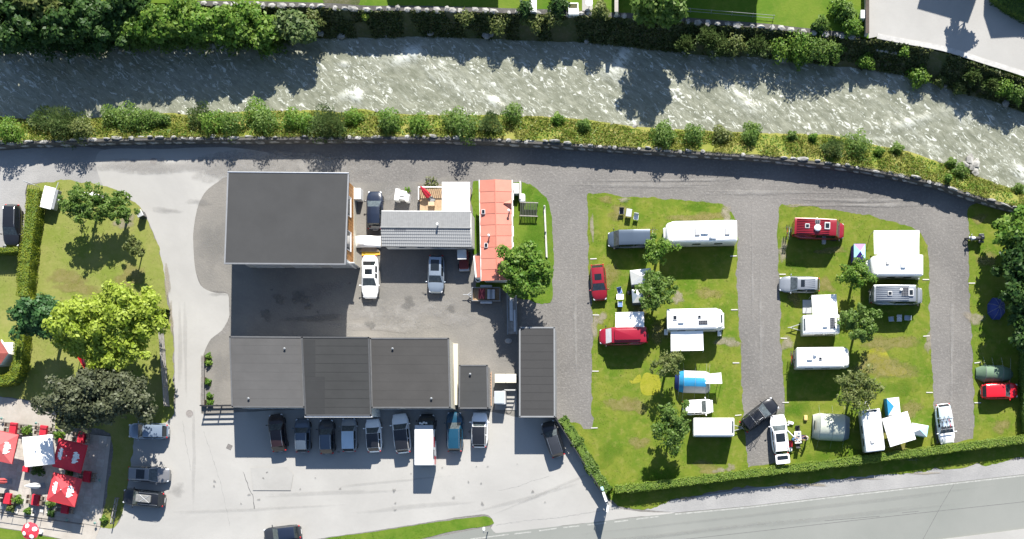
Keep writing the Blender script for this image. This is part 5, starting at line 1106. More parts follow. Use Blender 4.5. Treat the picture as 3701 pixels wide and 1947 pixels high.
def rv_body(t, L, W, Ht, cab, skirts=.35, mat=gelcoat):
    """habitation box with, for a motorhome, a driver's cab in front"""
    xf = L/2 - cab
    MB().rbox(-L/2, xf, -W/2, W/2, skirts, Ht, .12, .12).build('body', mat, t, True)
    MB().box(-L/2+.2, xf-.2, -W/2+.12, W/2-.12, .22, skirts).build('chassis', darkpl, t)
    MB().box(-L/2-.012, -L/2+.02, -W/2+.15, W/2-.15, .45, .62).build('rear_bumper', lightgr, t)
    seamm = pm('roof_sealant', (.34,.345,.35), .6, .15)
    for s in (1, -1): MB().box(-L/2+.15, xf-.15, s*(W/2-.17)-.018, s*(W/2-.17)+.018, Ht-.01, Ht+.035).build('roof_rail', seamm, t)
    for x in np.linspace(-L/2, xf, 5)[1:-1]: MB().box(x-.014, x+.014, -W/2+.2, W/2-.2, Ht-.01, Ht+.008).build('roof_seam', seamm, t)
    MB().box(-L/2+.3, xf-.4, -W/2-.07, -W/2+.02, Ht-.32, Ht-.2).build('awning_case', lightgr, t)
    for s in (1, -1):
        for x in (-L*.25, L*.05): w_ = MB().rbox(x-.45, x+.45, s*(W/2-.01)-.02, s*(W/2-.01)+.02, 1.35, 1.95, .02, .005).build('window', glass, t)
        MB().rbox(-L/2-.015, -L/2+.02, s*W*.38-.07, s*W*.38+.07, .8, 1.2, .01, .005).build('tail_light', redlamp, t)
        xs = (L*.33, -L*.27) if cab > .3 else (-.35, .05)
        if cab <= .3: xs = (-L*.04,)
        for x in xs:
            wo_ = thing_part('wheel', t, (x, s*(W/2-.16), .33))
            MB().rings([[(r*math.cos(2*math.pi*i/18), yy, r*math.sin(2*math.pi*i/18)) for i in range(18)] for r, yy in ((.2,-.1),(.33,-.1),(.33,.1),(.2,.1))]).build('tyre', rubber, wo_)
            MB().rings([[(r*math.cos(2*math.pi*i/12), yy, r*math.sin(2*math.pi*i/12)) for i in range(12)] for r, yy in ((.2,-.08),(.2,.08))]).build('rim', white, wo_)
    if cab > .3:
        rings = []
        for x, w_, zt in ((L/2, .70, .75), (L/2-.10, .84, .95), (L/2-.35, .90, 1.1), (xf+.35, .92, 1.25), (xf-.25, .92, 1.9)):
            h = [(W/2*w_*.94, .28), (W/2*w_, .6), (W/2*w_*.95, zt-.12), (W/2*w_*.82, zt)]; rings.append([(x, y, z) for y, z in h] + [(x, -y, z) for y, z in h[::-1]])
        MB().rings(rings).build('cab', mat, t, True)
        g = MB().add([(xf+.42, -W*.36, 1.28), (xf+.42, W*.36, 1.28), (xf-.05, W*.34, 2.0), (xf-.05, -W*.34, 2.0)], [(0,1,2,3)]); g.build('windscreen', clearglass, t)
        ov = [[(x, y*w_*W/2, z) for y, z in ((1, z0), (.97, z1-.1), (.85, z1), (-.85, z1), (-.97, z1-.1), (-1, z0))] for x, w_, z0, z1 in ((xf-.1, .96, 1.95, Ht-.06), (xf+cab*.35, .92, 2.0, Ht-.12), (xf+cab*.6, .80, 2.05, Ht-.32), (xf+cab*.72, .66, 2.1, Ht-.55))]
        MB().rings(ov).build('overcab', mat, t, True)
        for s in (1, -1):
            MB().ell((xf+.35, s*(W/2+.08), 1.35), .08, .12, .16, 8, 5).build('mirror', darkpl, t, True); MB().ell((L/2-.12, s*W*.34, .82), .15, .14, .08, 8, 5).build('headlight', headl, t, True)
    else:
        MB().tube((L/2, -.35, .45), (L/2+1.15, 0, .45), .045, .045, 6).tube((L/2, .35, .45), (L/2+1.15, 0, .45), .045, .045, 6).tube((L/2+1.0, 0, .45), (L/2+1.4, 0, .47), .05, .04, 6).build('tow_bar', lightgr, t)
        MB().tube((L/2+.85, .02, .0), (L/2+.85, .02, .55), .035, .035, 6).build('jockey_wheel', darkpl, t)

def motorhome(label, px, py, dx, dy, L, W, Ht, kit, cab=.85):
    c = P(px, py, Ht*.95); t = thing('motorhome', label, 'motorhome', (c.x, c.y, 0), heading(dx, dy), 'white motorhomes on the campsite'); rv_body(t, L, W, Ht, cab); roof_kit(t, kit, Ht); return t
def caravan(label, px, py, dx, dy, L, W, Ht, kit):
    c = P(px, py, Ht*.95); t = thing('caravan', label, 'caravan', (c.x, c.y, 0), heading(dx, dy), 'white caravans on the campsite'); rv_body(t, L, W, Ht, .0); roof_kit(t, kit, Ht)
    MB().rbox(L/2-.28, L/2-.08, -W*.33, W*.33, Ht-.08, Ht+.012, .04, .005).build('front_window', clearglass, t); return t
motorhome('long white motorhome next to the lane with two roof hatches and a dish', 2531, 836, -1, .02, 8.0, 2.25, 2.95, [('palehatch', .35, .12, .55, .8), ('box', -.45, .2, .8, .3), ('dish', -1.35, .62, .75, 0), ('palehatch', -2.9, .12, .55, .8)])
m2 = motorhome('white motorhome with a solar panel and an awning rolled out towards the lawn', 2516, 1152, 1, -.02, 6.35, 2.25, 2.85, [('hatch', -2.3, .15, .45, .6), ('box', -1.65, -.35, .6, .25), ('hatch', .35, .2, .38, .38), ('solar', .75, -.42, 1.0, .48)])
MB().rbox(2.35, 2.85, -.45, .45, 2.62, 2.70, .1, .03).build('skylight', clearglass, m2)
motorhome('white motorhome with bicycles on its back near the bare yellow pitch', 2979, 1291, 1, -.01, 6.0, 2.2, 2.85, [('box', -1.6, -.1, .6, .45), ('dish', -1.05, .3, .45, 0), ('hatch', -.45, -.15, .38, .38)])
m4 = motorhome('big white motorhome with an awning as wide as itself', 3238, 958, -1, .0, 5.9, 2.25, 2.85, [('palehatch', .95, -.2, .35, .4), ('box', -.75, -.05, .5, .75)])
caravan('plain white caravan with its tow bar pointing at the black estate car', 2580, 1543, 1, 0, 4.45, 2.0, 2.5, [])
caravan('white caravan standing on end of the pitch with a tow bar towards the trees', 3155, 1555, -.12, -1, 4.6, 2.05, 2.5, [('palehatch', -1.25, .25, .4, .4)])
cv3 = caravan('white caravan with a solar panel and white awning', 2968, 1172, -1, .02, 4.0, 2.05, 2.55, [('solar', -1.2, -.1, .55, 1.2), ('box', -.4, .3, .5, .1)])

def awning(label, pts, z0, z1, grp=None, name='awning', mat=canvasw, sag=.06):
    """fabric roof over four photo corners (two at the vehicle side height z1, two outer at z0) on poles"""
    v = [P(a, b, z) for (a, b), z in zip(pts, (z1, z1, z0, z0))]; o = sum(v, Vector())/4; o.z = 0
    t = thing(name, label, 'awning', o, 0, grp); q = [p - o for p in v]; rows = []
    for i in range(7):
        u = i/6; rows.append([tuple(q[0].lerp(q[1], k/8).lerp(q[3].lerp(q[2], k/8), u) - Vector((0, 0, sag*math.sin(math.pi*u) + sag*.6*math.sin(math.pi*k/8)**2*math.sin(math.pi*u)))) for k in range(9)])
    f = MB().grid(rows); f.build('fabric', mat, t, True)
    MB().tube(q[2] + Vector((0,0,.02)), q[3] + Vector((0,0,.02)), .04, .04, 6).build('front_rail', white, t)
    for p in (q[2], q[3]): MB().tube(p, Vector((p.x, p.y, 0)), .025, .025, 6).build('leg', lightgr, t)
    return t
awning('white awning on the side of the wine red van', [(2225,1186),(2328,1184),(2327,1127),(2224,1130)], 2.0, 2.15)
awning('white awning in front of the motorhome with the solar panel', [(2424,1198),(2541,1194),(2543,1265),(2425,1268)], 2.1, 2.5)
awning('wide white awning beside the big motorhome', [(3160,918),(3322,918),(3323,833),(3158,834)], 2.3, 2.75)
awning('white awning on the caravan with the solar panel', [(2938,1138),(3028,1134),(3023,1064),(2933,1068)], 2.1, 2.45)

# ------------------------------------------------------------------ bicycles and motorcycle
def bicycle(label, loc, rz, col, group, tilt=0.0):
    t = thing('bicycle', label, 'bicycle', loc, rz, group); t.rotation_euler = (tilt, 0, rz)
    for x in (-.52, .52):
        w_ = MB().ring_torus((x, 0, .34), .31, .022).build('wheel', rubber, t); sp = MB()
        for k in range(6): a = k*math.pi/6; sp.tube((x + .3*math.cos(a), 0, .34 + .3*math.sin(a)), (x - .3*math.cos(a), 0, .34 - .3*math.sin(a)), .006, .006, 3)
        sp.build('spokes', steel, w_)
    MB().path([(-.52,0,.34),(-.12,0,.32),(.38,0,.82),(-.2,0,.84),(-.12,0,.32)], .022, 5).tube((-.52,0,.34), (-.2,0,.84), .018, .018, 5).path([(.52,0,.34),(.4,0,.95)], .02, 5).build('frame', col, t)
    MB().path([(.36,-.28,1.0),(.42,-.12,1.0),(.4,0,.95),(.42,.12,1.0),(.36,.28,1.0)], .018, 5).build('handlebar', darkpl, t)
    MB().ell((-.24, 0, .93), .13, .07, .04, 8, 5).build('saddle', darkpl, t)
    return t
def rack_bikes(base, px, py, z, rz, n_, cols):
    p = P(px, py, z + .6)
    for i in range(n_):
        off = Matrix.Rotation(rz + math.pi/2, 3, 'Z') @ Vector(((i - (n_-1)/2)*.22, 0, 0))
        d = Matrix.Rotation(rz, 3, 'Z') @ Vector((0, (i - (n_-1)/2)*.24, 0))
        bicycle(base % ('outer', 'inner', 'third')[i], (p.x + d.x, p.y + d.y, z), rz, cols[i % len(cols)], 'bicycles on vehicle racks')
bk = [paint('bike_black', (.02,.02,.022)), paint('bike_white', (.6,.6,.6)), pbright]
rack_bikes('%s bicycle on the tail rack of the grey blue van', 2363, 845, .55, math.radians(90), 2, bk)
rack_bikes('%s bicycle on the tail rack of the red camper van', 2849, 837, .65, math.radians(90), 2, bk[1:])
rack_bikes('%s bicycle on the back of the motorhome by the bare yellow pitch', 2869, 1293, .7, math.radians(92), 3, bk)
rack_bikes('%s bicycle on the back of the silver camper van', 3148, 1068, .65, math.radians(90), 2, bk)
for i, (dx_, nm) in enumerate(((-.45, 'first'), (0, 'middle'), (.45, 'last'))):
    q = P(3415, 1521, 1.9); a = bwc.rotation_euler.z; d = Matrix.Rotation(a, 3, 'Z') @ Vector((.35, dx_, 0)); bicycle('%s of the bicycles on the roof of the silver white car' % nm, (q.x + d.x, q.y + d.y, 1.55), a, bk[i], 'bicycles on the car roof')
for dy_, nm in ((.5, 'near side'), (-.5, 'off side')):
    q = P(2744, 1497, 1.9); a = dsu.rotation_euler.z; d = Matrix.Rotation(a, 3, 'Z') @ Vector((-.3, dy_, 0)); bicycle('%s bicycle on the roof bars of the black estate car' % nm, (q.x + d.x, q.y + d.y, 1.58), a, bk[0 if dy_ > 0 else 1], 'bicycles on the black estate')
for x in (-.9, .25): MB().box(x-.025, x+.025, -.72, .72, 1.52, 1.56).build('roof_bar', greypl, dsu); MB().box(x+.3, x+.38, -.8, .8, 1.5, 1.55).build('roof_bar', lightgr, bwc)

mc = thing('motorcycle', 'touring motorcycle with panniers on the grass edge by the lane', 'motorcycle', P(3521, 862, .5).xy.to_3d(), math.radians(178))
for x in (-.72, .74): w_ = MB().ring_torus((x, 0, .32), .27, .07, n=20, m=7).build('wheel', rubber, mc, True); MB().ring_torus((x, 0, .32), .12, .03).build('hub', steel, w_)
MB().rbox(-.35, .45, -.19, .19, .28, .72, .1, .05).build('engine', pgrey, mc, True); MB().ell((.25, 0, .88), .34, .19, .16, 10, 6).build('fuel_tank', pwhite, mc, True)
MB().rbox(-.6, .05, -.16, .16, .78, .9, .1, .05).build('seat', darkpl, mc, True)
for s in (1, -1): MB().rbox(-1.0, -.42, s*.36-.14, s*.36+.14, .5, .88, .05, .04).build('pannier', pdgrey, mc)
MB().rbox(-.98, -.6, -.2, .2, .92, 1.18, .08, .06).build('top_case', pblack, mc); MB().path([(.4,-.4,1.08),(.5,-.2,1.1),(.5,.2,1.1),(.4,.4,1.08)], .02, 5).build('handlebar', steel, mc)
MB().tube((.74,.1,.32), (.48,.1,1.0), .03, .03, 6).tube((.74,-.1,.32), (.48,-.1,1.0), .03, .03, 6).build('fork', steel, mc); MB().ell((.62,0,.95), .12, .14, .13, 10, 6).build('headlight', headl, mc, True); MB().box(.5,.56,-.2,.2,1.05,1.35).build('windshield', clearglass, mc)

# ------------------------------------------------------------------ box van and trailers
c = P(1535, 1585, 2.0); bv = thing('box_van', 'black van with a white box body and red and white graphics on its side', 'van', (c.x, c.y, 0), heading(0, -1), gA)
vehicle_shell(bv, 5.6, 1.95, 1.95, 'van', pblack)
MB().rbox(-2.9, 1.05, -1.0, 1.0, .55, 2.55, .06, .05).build('box_body', pwhite, bv); MB().box(1.05, 1.45, -.98, .98, 2.2, 2.50).build('wind_deflector', lightgr, bv)
for i, (x0, x1, z0, z1, m_) in enumerate(((-2.8,-1.9,.7,1.6,pbright), (-1.8,-.4,.9,1.5,pwhite), (-2.2,-1.2,1.7,2.3,pblack), (-.9,.2,1.5,2.1,pbright), (-.2,.95,.7,1.4,pblack))): MB().box(x0, x1, -1.008-.001*i, -1.002, z0, z1).build('graphic', m_, bv)
gr = MB()
for x, y in ((1.62,-.35),(1.70,-.1),(1.60,.1),(1.68,.32)): gr.box(x-.05, x+.16, y-.12, y+.1, 1.955, 1.985, Matrix.Rotation(.12, 4, 'Z'))
gr.build('roof_lettering', white, bv)

tr = thing('cargo_trailer', 'open box trailer loaded with crates and a red board with a cross', 'trailer', P(1757, 1063, .7).xy.to_3d(), 0)
MB().box(-1.48,1.48,-.72,.72,.45,.52).build('bed', wood, tr)
for x0, x1, y0, y1 in ((-1.5,1.5,.7,.76),(-1.5,1.5,-.76,-.7),(-1.56,-1.5,-.76,.76),(1.5,1.56,-.76,.76)): MB().box(x0,x1,y0,y1,.45,.9).build('side_board', greypl, tr)
for s in (1,-1): MB().rbox(-.65,.65,s*.9-.13,s*.9+.13,.62,.72,.08,.03).build('mudguard', lightgr, tr); MB().rings([[(r*math.cos(2*math.pi*i/16), s*.9+yy, .3+r*math.sin(2*math.pi*i/16)) for i in range(16)] for r, yy in ((.3,-.09),(.3,.09))]).build('wheel', rubber, tr)
MB().tube((-1.5,0,.48), (-2.6,0,.48), .05, .04, 6).tube((-1.5,.4,.48), (-2.1,0,.48), .04, .04, 6).tube((-1.5,-.4,.48), (-2.1,0,.48), .04, .04, 6).build('tow_bar', lightgr, tr); MB().tube((-1.9,.05,0), (-1.9,.05,.75), .035, .035, 6).build('jockey_wheel', greypl, tr)
lb_ = tag(MB().box(-.75,-.05,-.55,.55,.9,.96).build('board', pm('red_board', (.13,.012,.018), .6, .15)), 'dark red board with a pale cross lying on the loaded trailer', 'board'); lb_.location = P(1744, 1062, .9).xy.to_3d() + Vector((.35,0,.13))
for s in (1,-1): MB().box(-.6,.6,-.045,.045,.962,.97, Matrix.Translation((-.4,0,0)) @ Matrix.Rotation(s*math.radians(72), 4, 'Z')).build('cross_bar', palered, lb_)
for i in range(3): tag(MB().box(-.13,.13,-.52,.52,.52,.98).build('crate', (lightgr, greypl, lightgr)[i]), '%s grey crate stacked in the trailer beside the red board' % ('first','second','third')[i], 'crate', 'crates in the trailer').location = P(1766+9*i, 1063, .9).xy.to_3d()
ft_ = thing('flat_trailer', 'long weathered grey flat trailer beside the narrow garage', 'trailer', P(1850, 1132, .8).xy.to_3d(), math.radians(1))
for i in range(6): MB().box(-.46+.155*i, -.32+.155*i, -2.25, 2.2, .6, .66).build('plank', greywood, ft_)
for s in (1,-1): MB().box(s*.5-.05, s*.5+.05, -2.3, 2.3, .5, .78).build('side_rail', greypl, ft_)
for y in (-.5,.5): MB().tube((-.5,y,.28), (.5,y,.28), .28, .28, 14).build('wheel', rubber, ft_)
MB().tube((0,2.3,.5), (0,3.0,.5), .05, .05, 6).build('tow_bar', greypl, ft_); MB().box(-.25,.1,-.8,1.6,.662,.74).box(.18,.4,-2.0,.4,.662,.72).build('loaded_profile', lightgr, ft_)
fk = thing('mini_loader', 'small loader with a pale cab roof in the shade of the mobile home', 'loader', P(1674, 955, 1.2).xy.to_3d(), math.radians(-88))
MB().rbox(-1.5,-.4,-.5,.5,1.85,1.95,.08,.04).build('cab_roof', pm('pale_plastic', (.5,.5,.48), .6, .1), fk)
for x in (-1.4,-.5):
    for y in (-.42,.42): MB().tube((x,y,.8), (x,y,1.86), .035, .035, 6).build('cab_post', darkpl, fk)
MB().rbox(-1.6,.4,-.5,.5,.35,.85,.1,.08).build('chassis', pm('dull_red', (.14,.02,.02), .6, .2), fk); MB().rbox(.2,.6,-.55,.55,.3,.6,.05,.03).build('bucket', lightgr, fk)
for x in (-1.2,.1):
    for s in (1,-1): MB().tube((x, s*.45, .32), (x, s*.68, .32), .32, .32, 16).build('wheel', rubber, fk)
wt_ = thing('horse_trailer', 'small cart with a flat white lid beside the hedge on the lawn', 'trailer', P(178, 716, .9).xy.to_3d(), math.radians(-14))
MB().rbox(-.65,.62,-1.2,1.2,1.15,1.22,.04,.03).build('lid', white, wt_); MB().rbox(-.55,.9,-1.1,1.1,.4,1.14,.06,.04).build('body', greypl, wt_)
for s in (1,-1): MB().rbox(s*.92-.1, s*.92+.1, -.4, .4, .55, .68, .08, .04).build('mudguard', white, wt_); MB().tube((s*.83, 0, .3), (s*1.0, 0, .3), .3, .3, 16).build('wheel', rubber, wt_)
MB().tube((.2,1.1,.45), (.3,2.0,.45), .05, .05, 6).build('tow_bar', lightgr, wt_)
# ------------------------------------------------------------------ tents and camp furniture
def ground(px, py, z=0.0): q = P(px, py, z); return Vector((q.x, q.y, 0))
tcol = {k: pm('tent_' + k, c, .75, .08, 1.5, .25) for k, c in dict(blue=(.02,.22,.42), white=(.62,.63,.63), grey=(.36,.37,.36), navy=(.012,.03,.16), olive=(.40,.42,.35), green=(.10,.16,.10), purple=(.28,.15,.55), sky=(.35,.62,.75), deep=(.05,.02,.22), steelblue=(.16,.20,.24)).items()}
def tunnel(name, label, px, py, ang, segs, w_, group=None, guy=True):
    """tunnel tent: segs = list of (x, half width factor, height, material of the panel behind it)"""
    c = ground(px, py, .9); t = thing(name, label, 'tent', c, ang, group); n_ = 12; rows = []
    for x, k, h, *_ in segs: rows.append([(x, w_/2*k*math.cos(math.pi*i/n_), max(.02, h*math.sin(math.pi*i/n_)**.8)) for i in range(n_+1)])
    for i in range(len(segs)-1):
        ms = segs[i][3]
        if not isinstance(ms, (list, tuple)): MB().grid([rows[i], rows[i+1]]).build('panel', ms, t, True)
        else:      # sides and crown of different colours
            for (a, b), m_ in zip(((0,5),(4+1,8),(8,13)), ms): MB().grid([rows[i][a:b+1] if a != 5 else rows[i][4:9], rows[i+1][a:b+1] if a != 5 else rows[i+1][4:9]]).build('panel', m_, t, True)
    for r in rows[1:-1]: MB().path([Vector(q) + Vector((0,0,.012)) for q in r], .018, 4).build('pole', greypl, t)
    if guy:
        g = MB()
        for x, k, h, *_ in segs[1:-1]:
            for s in (1,-1): g.tube((x, s*w_/2*.6, h*.75), (x*1.05, s*(w_/2+.9), 0), .008, .008, 3)
        g.build('guy_lines', lightgr, t)
    return t
W_, Bl, Gy = tcol['white'], tcol['blue'], tcol['grey']
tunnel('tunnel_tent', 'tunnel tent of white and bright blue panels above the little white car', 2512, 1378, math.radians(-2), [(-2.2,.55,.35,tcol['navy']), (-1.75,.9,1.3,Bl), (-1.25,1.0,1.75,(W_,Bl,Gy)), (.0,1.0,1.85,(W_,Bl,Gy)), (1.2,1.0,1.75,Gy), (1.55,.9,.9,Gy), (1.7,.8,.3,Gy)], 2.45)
awning('white tent flap propped up at the entrance of the blue tent', [(2545,1352),(2550,1386),(2609,1386),(2605,1346)], 1.7, 1.75, name='tent_flap')
tunnel('tunnel_tent', 'pale olive tunnel tent speckled with leaf shade beside the picnic table', 3008, 1542, math.radians(-3), [(-2.1,.85,.5,tcol['olive']), (-1.4,1.0,1.7,tcol['olive']), (.0,1.0,1.9,tcol['olive']), (1.3,1.0,1.7,tcol['steelblue']), (2.0,.8,.5,tcol['olive'])], 3.0)
MB().box(-.02, .02, -.5, .5, 0, 1.2).build('door', darkpl, [o for o in C.objects if o.name.startswith('tunnel_tent')][-1]).location = (-1.95, .1, 0)
tunnel('tunnel_tent', 'dark green tunnel tent beside the bright red hatchback', 3602, 1348, math.radians(-2), [(-2.1,.6,.3,tcol['green']), (-1.2,1.0,1.25,tcol['green']), (-.3,1.0,1.2,tcol['green']), (.7,1.0,1.25,tcol['green']), (1.7,.7,.4,tcol['green']), (2.1,.2,.05,tcol['green'])], 1.9)
def dome(name, label, px, py, rz, rx, ry, h, mats, group=None):
    t = thing(name, label, 'tent', ground(px, py, h*.5), rz, group); n_ = 8
    ring = [(rx*math.cos(2*math.pi*(i+.5)/n_), ry*math.sin(2*math.pi*(i+.5)/n_)) for i in range(n_)]
    for i in range(n_):
        a, b = ring[i], ring[(i+1) % n_]; rows = []
        for k_, z in ((1.0, .02), (.95, h*.35), (.7, h*.75), (.35, h*.95), (.0, h)): rows.append([(a[0]*k_, a[1]*k_, z), (b[0]*k_, b[1]*k_, z)])
        MB().grid(rows).build('panel', mats[i % len(mats)], t, True)
        MB().path([(a[0]*k_*1.005, a[1]*k_*1.005, z+.01) for k_, z in ((1.0, .02), (.95, h*.35), (.7, h*.75), (.35, h*.95), (.0, h))], .014, 4).build('pole', greypl, t)
    return t
dome('dome_tent', 'dark blue dome tent in the shade of the boundary trees', 3606, 1112, 0, 1.0, 1.3, 1.5, [tcol['navy']])
def shelter(name, label, px, py, rz, sx, sy, h, mats, wallm=None, cat='gazebo', peak=.45, valance=.18, legm=None, tilt=None):
    t = thing(name, label, cat, ground(px, py, h), rz); cs = [(sx/2,sy/2),(-sx/2,sy/2),(-sx/2,-sy/2),(sx/2,-sy/2)]
    for i in range(4):
        a, b = cs[i], cs[(i+1) % 4]; MB().add([(a[0],a[1],h), (b[0],b[1],h), (0,0,h+peak)], [(0,1,2)]).build('canopy_panel', mats[i % len(mats)], t)
        if valance: MB().add([(a[0],a[1],h), (b[0],b[1],h), (b[0],b[1],h-valance), (a[0],a[1],h-valance)], [(0,1,2,3)]).build('valance', mats[i % len(mats)], t)
        if wallm and i in (0, 1, 2): MB().add([(a[0]*.98,a[1]*.98,h-valance), (b[0]*.98,b[1]*.98,h-valance), (b[0]*1.04,b[1]*1.04,.02), (a[0]*1.04,a[1]*1.04,.02)], [(0,1,2,3)]).build('side_wall', wallm, t)
        MB().tube((a[0]*.98,a[1]*.98,0), (a[0]*.98,a[1]*.98,h), .022, .022, 5).build('leg', lightgr, t)
    return t
shelter('gazebo', 'small purple and pale blue pop up shelter beside the big motorhome', 3107, 910, 0, 1.25, 1.75, 1.7, [tcol['purple'], tcol['sky'], tcol['deep'], tcol['sky']], tcol['deep'])
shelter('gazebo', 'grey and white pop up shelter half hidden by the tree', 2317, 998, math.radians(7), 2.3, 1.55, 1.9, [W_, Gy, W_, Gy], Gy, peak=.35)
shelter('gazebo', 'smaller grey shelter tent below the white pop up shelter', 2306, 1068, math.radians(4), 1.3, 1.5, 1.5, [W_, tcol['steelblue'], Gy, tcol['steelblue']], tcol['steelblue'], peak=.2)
shelter('gazebo', 'large white square canopy set askew beside the upright caravan', 3249, 1550, math.radians(17), 2.9, 3.2, 2.2, [canvasw], None, peak=.25)
shelter('ridge_tent', 'narrow white and blue tent beside the caravan bicycle', 3230, 1468, math.radians(6), 1.35, 1.9, 1.5, [W_, tcol['blue'], W_, W_], tcol['blue'], cat='tent', peak=.15)
shelter('ridge_tent', 'low white and blue tent behind the square canopy', 3323, 1553, math.radians(-10), 1.85, 1.25, 1.2, [W_, W_, tcol['steelblue'], tcol['sky']], tcol['sky'], cat='tent', peak=.2)
def table(name, label, px, py, rz, sx, sy, h, top, leg=lightgr, group=None, cat='table'):
    t = thing(name, label, cat, ground(px, py, h), rz, group); MB().rbox(-sx/2, sx/2, -sy/2, sy/2, h-.04, h, .04, .01).build('table_top', top, t)
    for x in (-1, 1):
        for y in (-1, 1): MB().tube((x*(sx/2-.08), y*(sy/2-.08), 0), (x*(sx/2-.12), y*(sy/2-.12), h-.04), .018, .018, 5).build('leg', leg, t)
    return t
def chair(name, label, px, py, rz, seat, frame=lightgr, group=None, s=.5, z=0.0):
    q = P(px, py, .45 + z); t = thing(name, label, 'chair', (q.x, q.y, z), rz, group); h = s/2
    MB().rbox(-h, h, -h, h, .42, .46, .05, .01).build('seat', seat, t); MB().add([(-h,h,.46),(h,h,.46),(h,h+.14,.95),(-h,h+.14,.95),(-h,h+.02,.46),(h,h+.02,.46),(h,h+.17,.95),(-h,h+.17,.95)], [(0,1,2,3),(4,7,6,5),(3,2,6,7),(0,3,7,4),(1,5,6,2)]).build('backrest', seat, t)
    for x in (-1, 1):
        for y in (-1, 1): MB().tube((x*h*.9, y*h*.9, 0), (x*h*.9, y*h*.9, .43), .016, .016, 5).build('leg', frame, t)
        MB().path([(x*h, -h, .43), (x*h, -h, .64), (x*h, h, .66)], .018, 5).build('armrest', frame, t)
    return t
dg = pm('charcoal_fabric', (.05,.05,.055), .9, .2, 3.0)
table('camping_table', 'pale grey folding table on the grass above the grey blue van', 2273, 768, math.radians(-8), .62, .85, .72, lightgr)
chair('camping_chair', 'charcoal folding chair beside the pale grey table', 2247, 766, math.radians(0), dg)
chair('camping_chair', 'white folding chair beside the pale grey table', 2299, 786, math.radians(-8), white, white)
table('camping_table', 'white folding table beside the dark red hatchback', 2241, 1072, math.radians(0), .8, .6, .72, white)
chair('camping_chair', 'blue and white folding chair above the white table', 2240, 1053, math.radians(15), pm('blue_fabric', (.12,.20,.42), .8, .3, 6.0), white)
chair('camping_chair', 'blue cushioned white chair below the white table', 2242, 1097, math.radians(180), pm('blue_fabric', (.12,.20,.42)), white)
bb = thing('kettle_barbecue', 'black kettle barbecue beside the grey shelter tent', 'barbecue', ground(2275, 1058, .6)); MB().ell((0,0,.75), .27, .27, .2, 12, 8).build('bowl', darkpl, bb, True)
for k in range(3): a = k*2.09; MB().tube((.12*math.cos(a), .12*math.sin(a), .6), (.3*math.cos(a), .3*math.sin(a), 0), .015, .015, 5).build('leg', steel, bb)
check = pm('checked_cloth', (.45,.45,.44), .8, .5, 8.0)
table('camping_table', 'checked table in the shade of the silver camper van', 3251, 1149, 0, .55, .75, .72, check)
chair('camping_chair', 'light blue chair left of the checked table', 3222, 1153, math.radians(95), pm('pale_blue_fabric', (.30,.36,.42), .8, .1))
chair('camping_chair', 'light blue chair right of the checked table', 3277, 1149, math.radians(-95), pm('pale_blue_fabric', (.30,.36,.42)))
pt = table('picnic_table', 'picnic table crowded with dishes beside the open white car', 2884, 1580, math.radians(4), .75, 1.35, .72, pm('table_white', (.55,.55,.53), .6, .1))
for i, (px, py, m_, s_) in enumerate(((2880,1566,pm('dish_cream',(.6,.5,.32)),.13),(2887,1566,pblue,.12),(2881,1576,pgrey,.1),(2888,1577,pbluegrey,.11),(2880,1586,pblue,.14),(2889,1587,white,.13),(2883,1594,white,.12),(2889,1594,pdgrey,.07),(2884,1571,white,.08))):
    q = P(px, py, .74); tag(MB().lathe((0,0,0), [(s_*.7,0),(s_,.02),(s_,.05+.02*(i % 3)),(s_*.8,.05),(s_*.7,.03),(.005,.03)], 14).build('dish', m_), ('cream bowl','blue bowl','grey pot','blue grey bowl','blue pan','white plate','white bowl','dark jar','white cup')[i] + ' on the picnic table by the open white car', 'dish', 'dishes on the picnic table').location = (q.x, q.y, .721)
chair('camping_chair', 'black chair at the head of the picnic table', 2882, 1552, math.radians(5), dg, darkpl, s=.52)
chair('camping_chair', 'dark chair at the foot of the picnic table', 2884, 1607, math.radians(180), dg, darkpl, s=.45)
chair('camping_chair', 'purple black stool chair beside the picnic table', 2899, 1579, math.radians(-90), pm('purple_fabric', (.05,.04,.09), .8, .2), darkpl, s=.45)
tag(MB().rbox(-.28,.28,-.4,.4,0,.35,.1,.1).build('red_bag', pm('bag_red', (.45,.015,.03), .7, .2)), 'red bag leaning on the side of the open white car', 'bag').location = ground(2855, 1604, .3)
tag(MB().rbox(-.2,.2,-.35,.35,0,.3,.1,.1).build('white_bag', canvasw), 'white bag behind the red bag by the open car', 'bag').location = ground(2857, 1621, .3)
tag(MB().rbox(-.16,.16,-.34,.34,0,.3,.08,.08,M=Matrix.Rotation(math.radians(75),4,'Z')).build('rolled_mat', canvasw), 'pair of white rolled mats on the grass by the open car', 'mat').location = ground(2857, 1528, .1)
tag(MB().rbox(-.2,.2,-.3,.3,0,.35,.1,.1).build('straw_bag', pm('straw', (.55,.42,.16), .8, .2)), 'straw coloured bag at the corner of the pale olive tent', 'bag').location = ground(2912, 1510, .2)
tag(MB().rbox(-.5,.5,-.75,.75,0,.012,.03,.004).build('ground_mat', lightgr), 'grey ground mat beside the caravan awning', 'mat').location = ground(2917, 1108, 0) + Vector((0,0,.075))
for px, py, nm in ((2407,1200,'white water tank standing behind the motorhome with the solar panel'),(3316,1000,'pale step box under the wall of the big motorhome'),(2600,1204,'white stool by the door of the motorhome with the solar panel'),(2978,871,'grey doorstep under the red camper van'),(3164,998,'pale box under the big motorhome beside the tree')):
    tag(MB().rbox(-.2,.2,-.3,.3,0,.45,.06,.04).build('step_box', white if 'white' in nm else lightgr), nm, 'box').location = ground(px, py, .3)

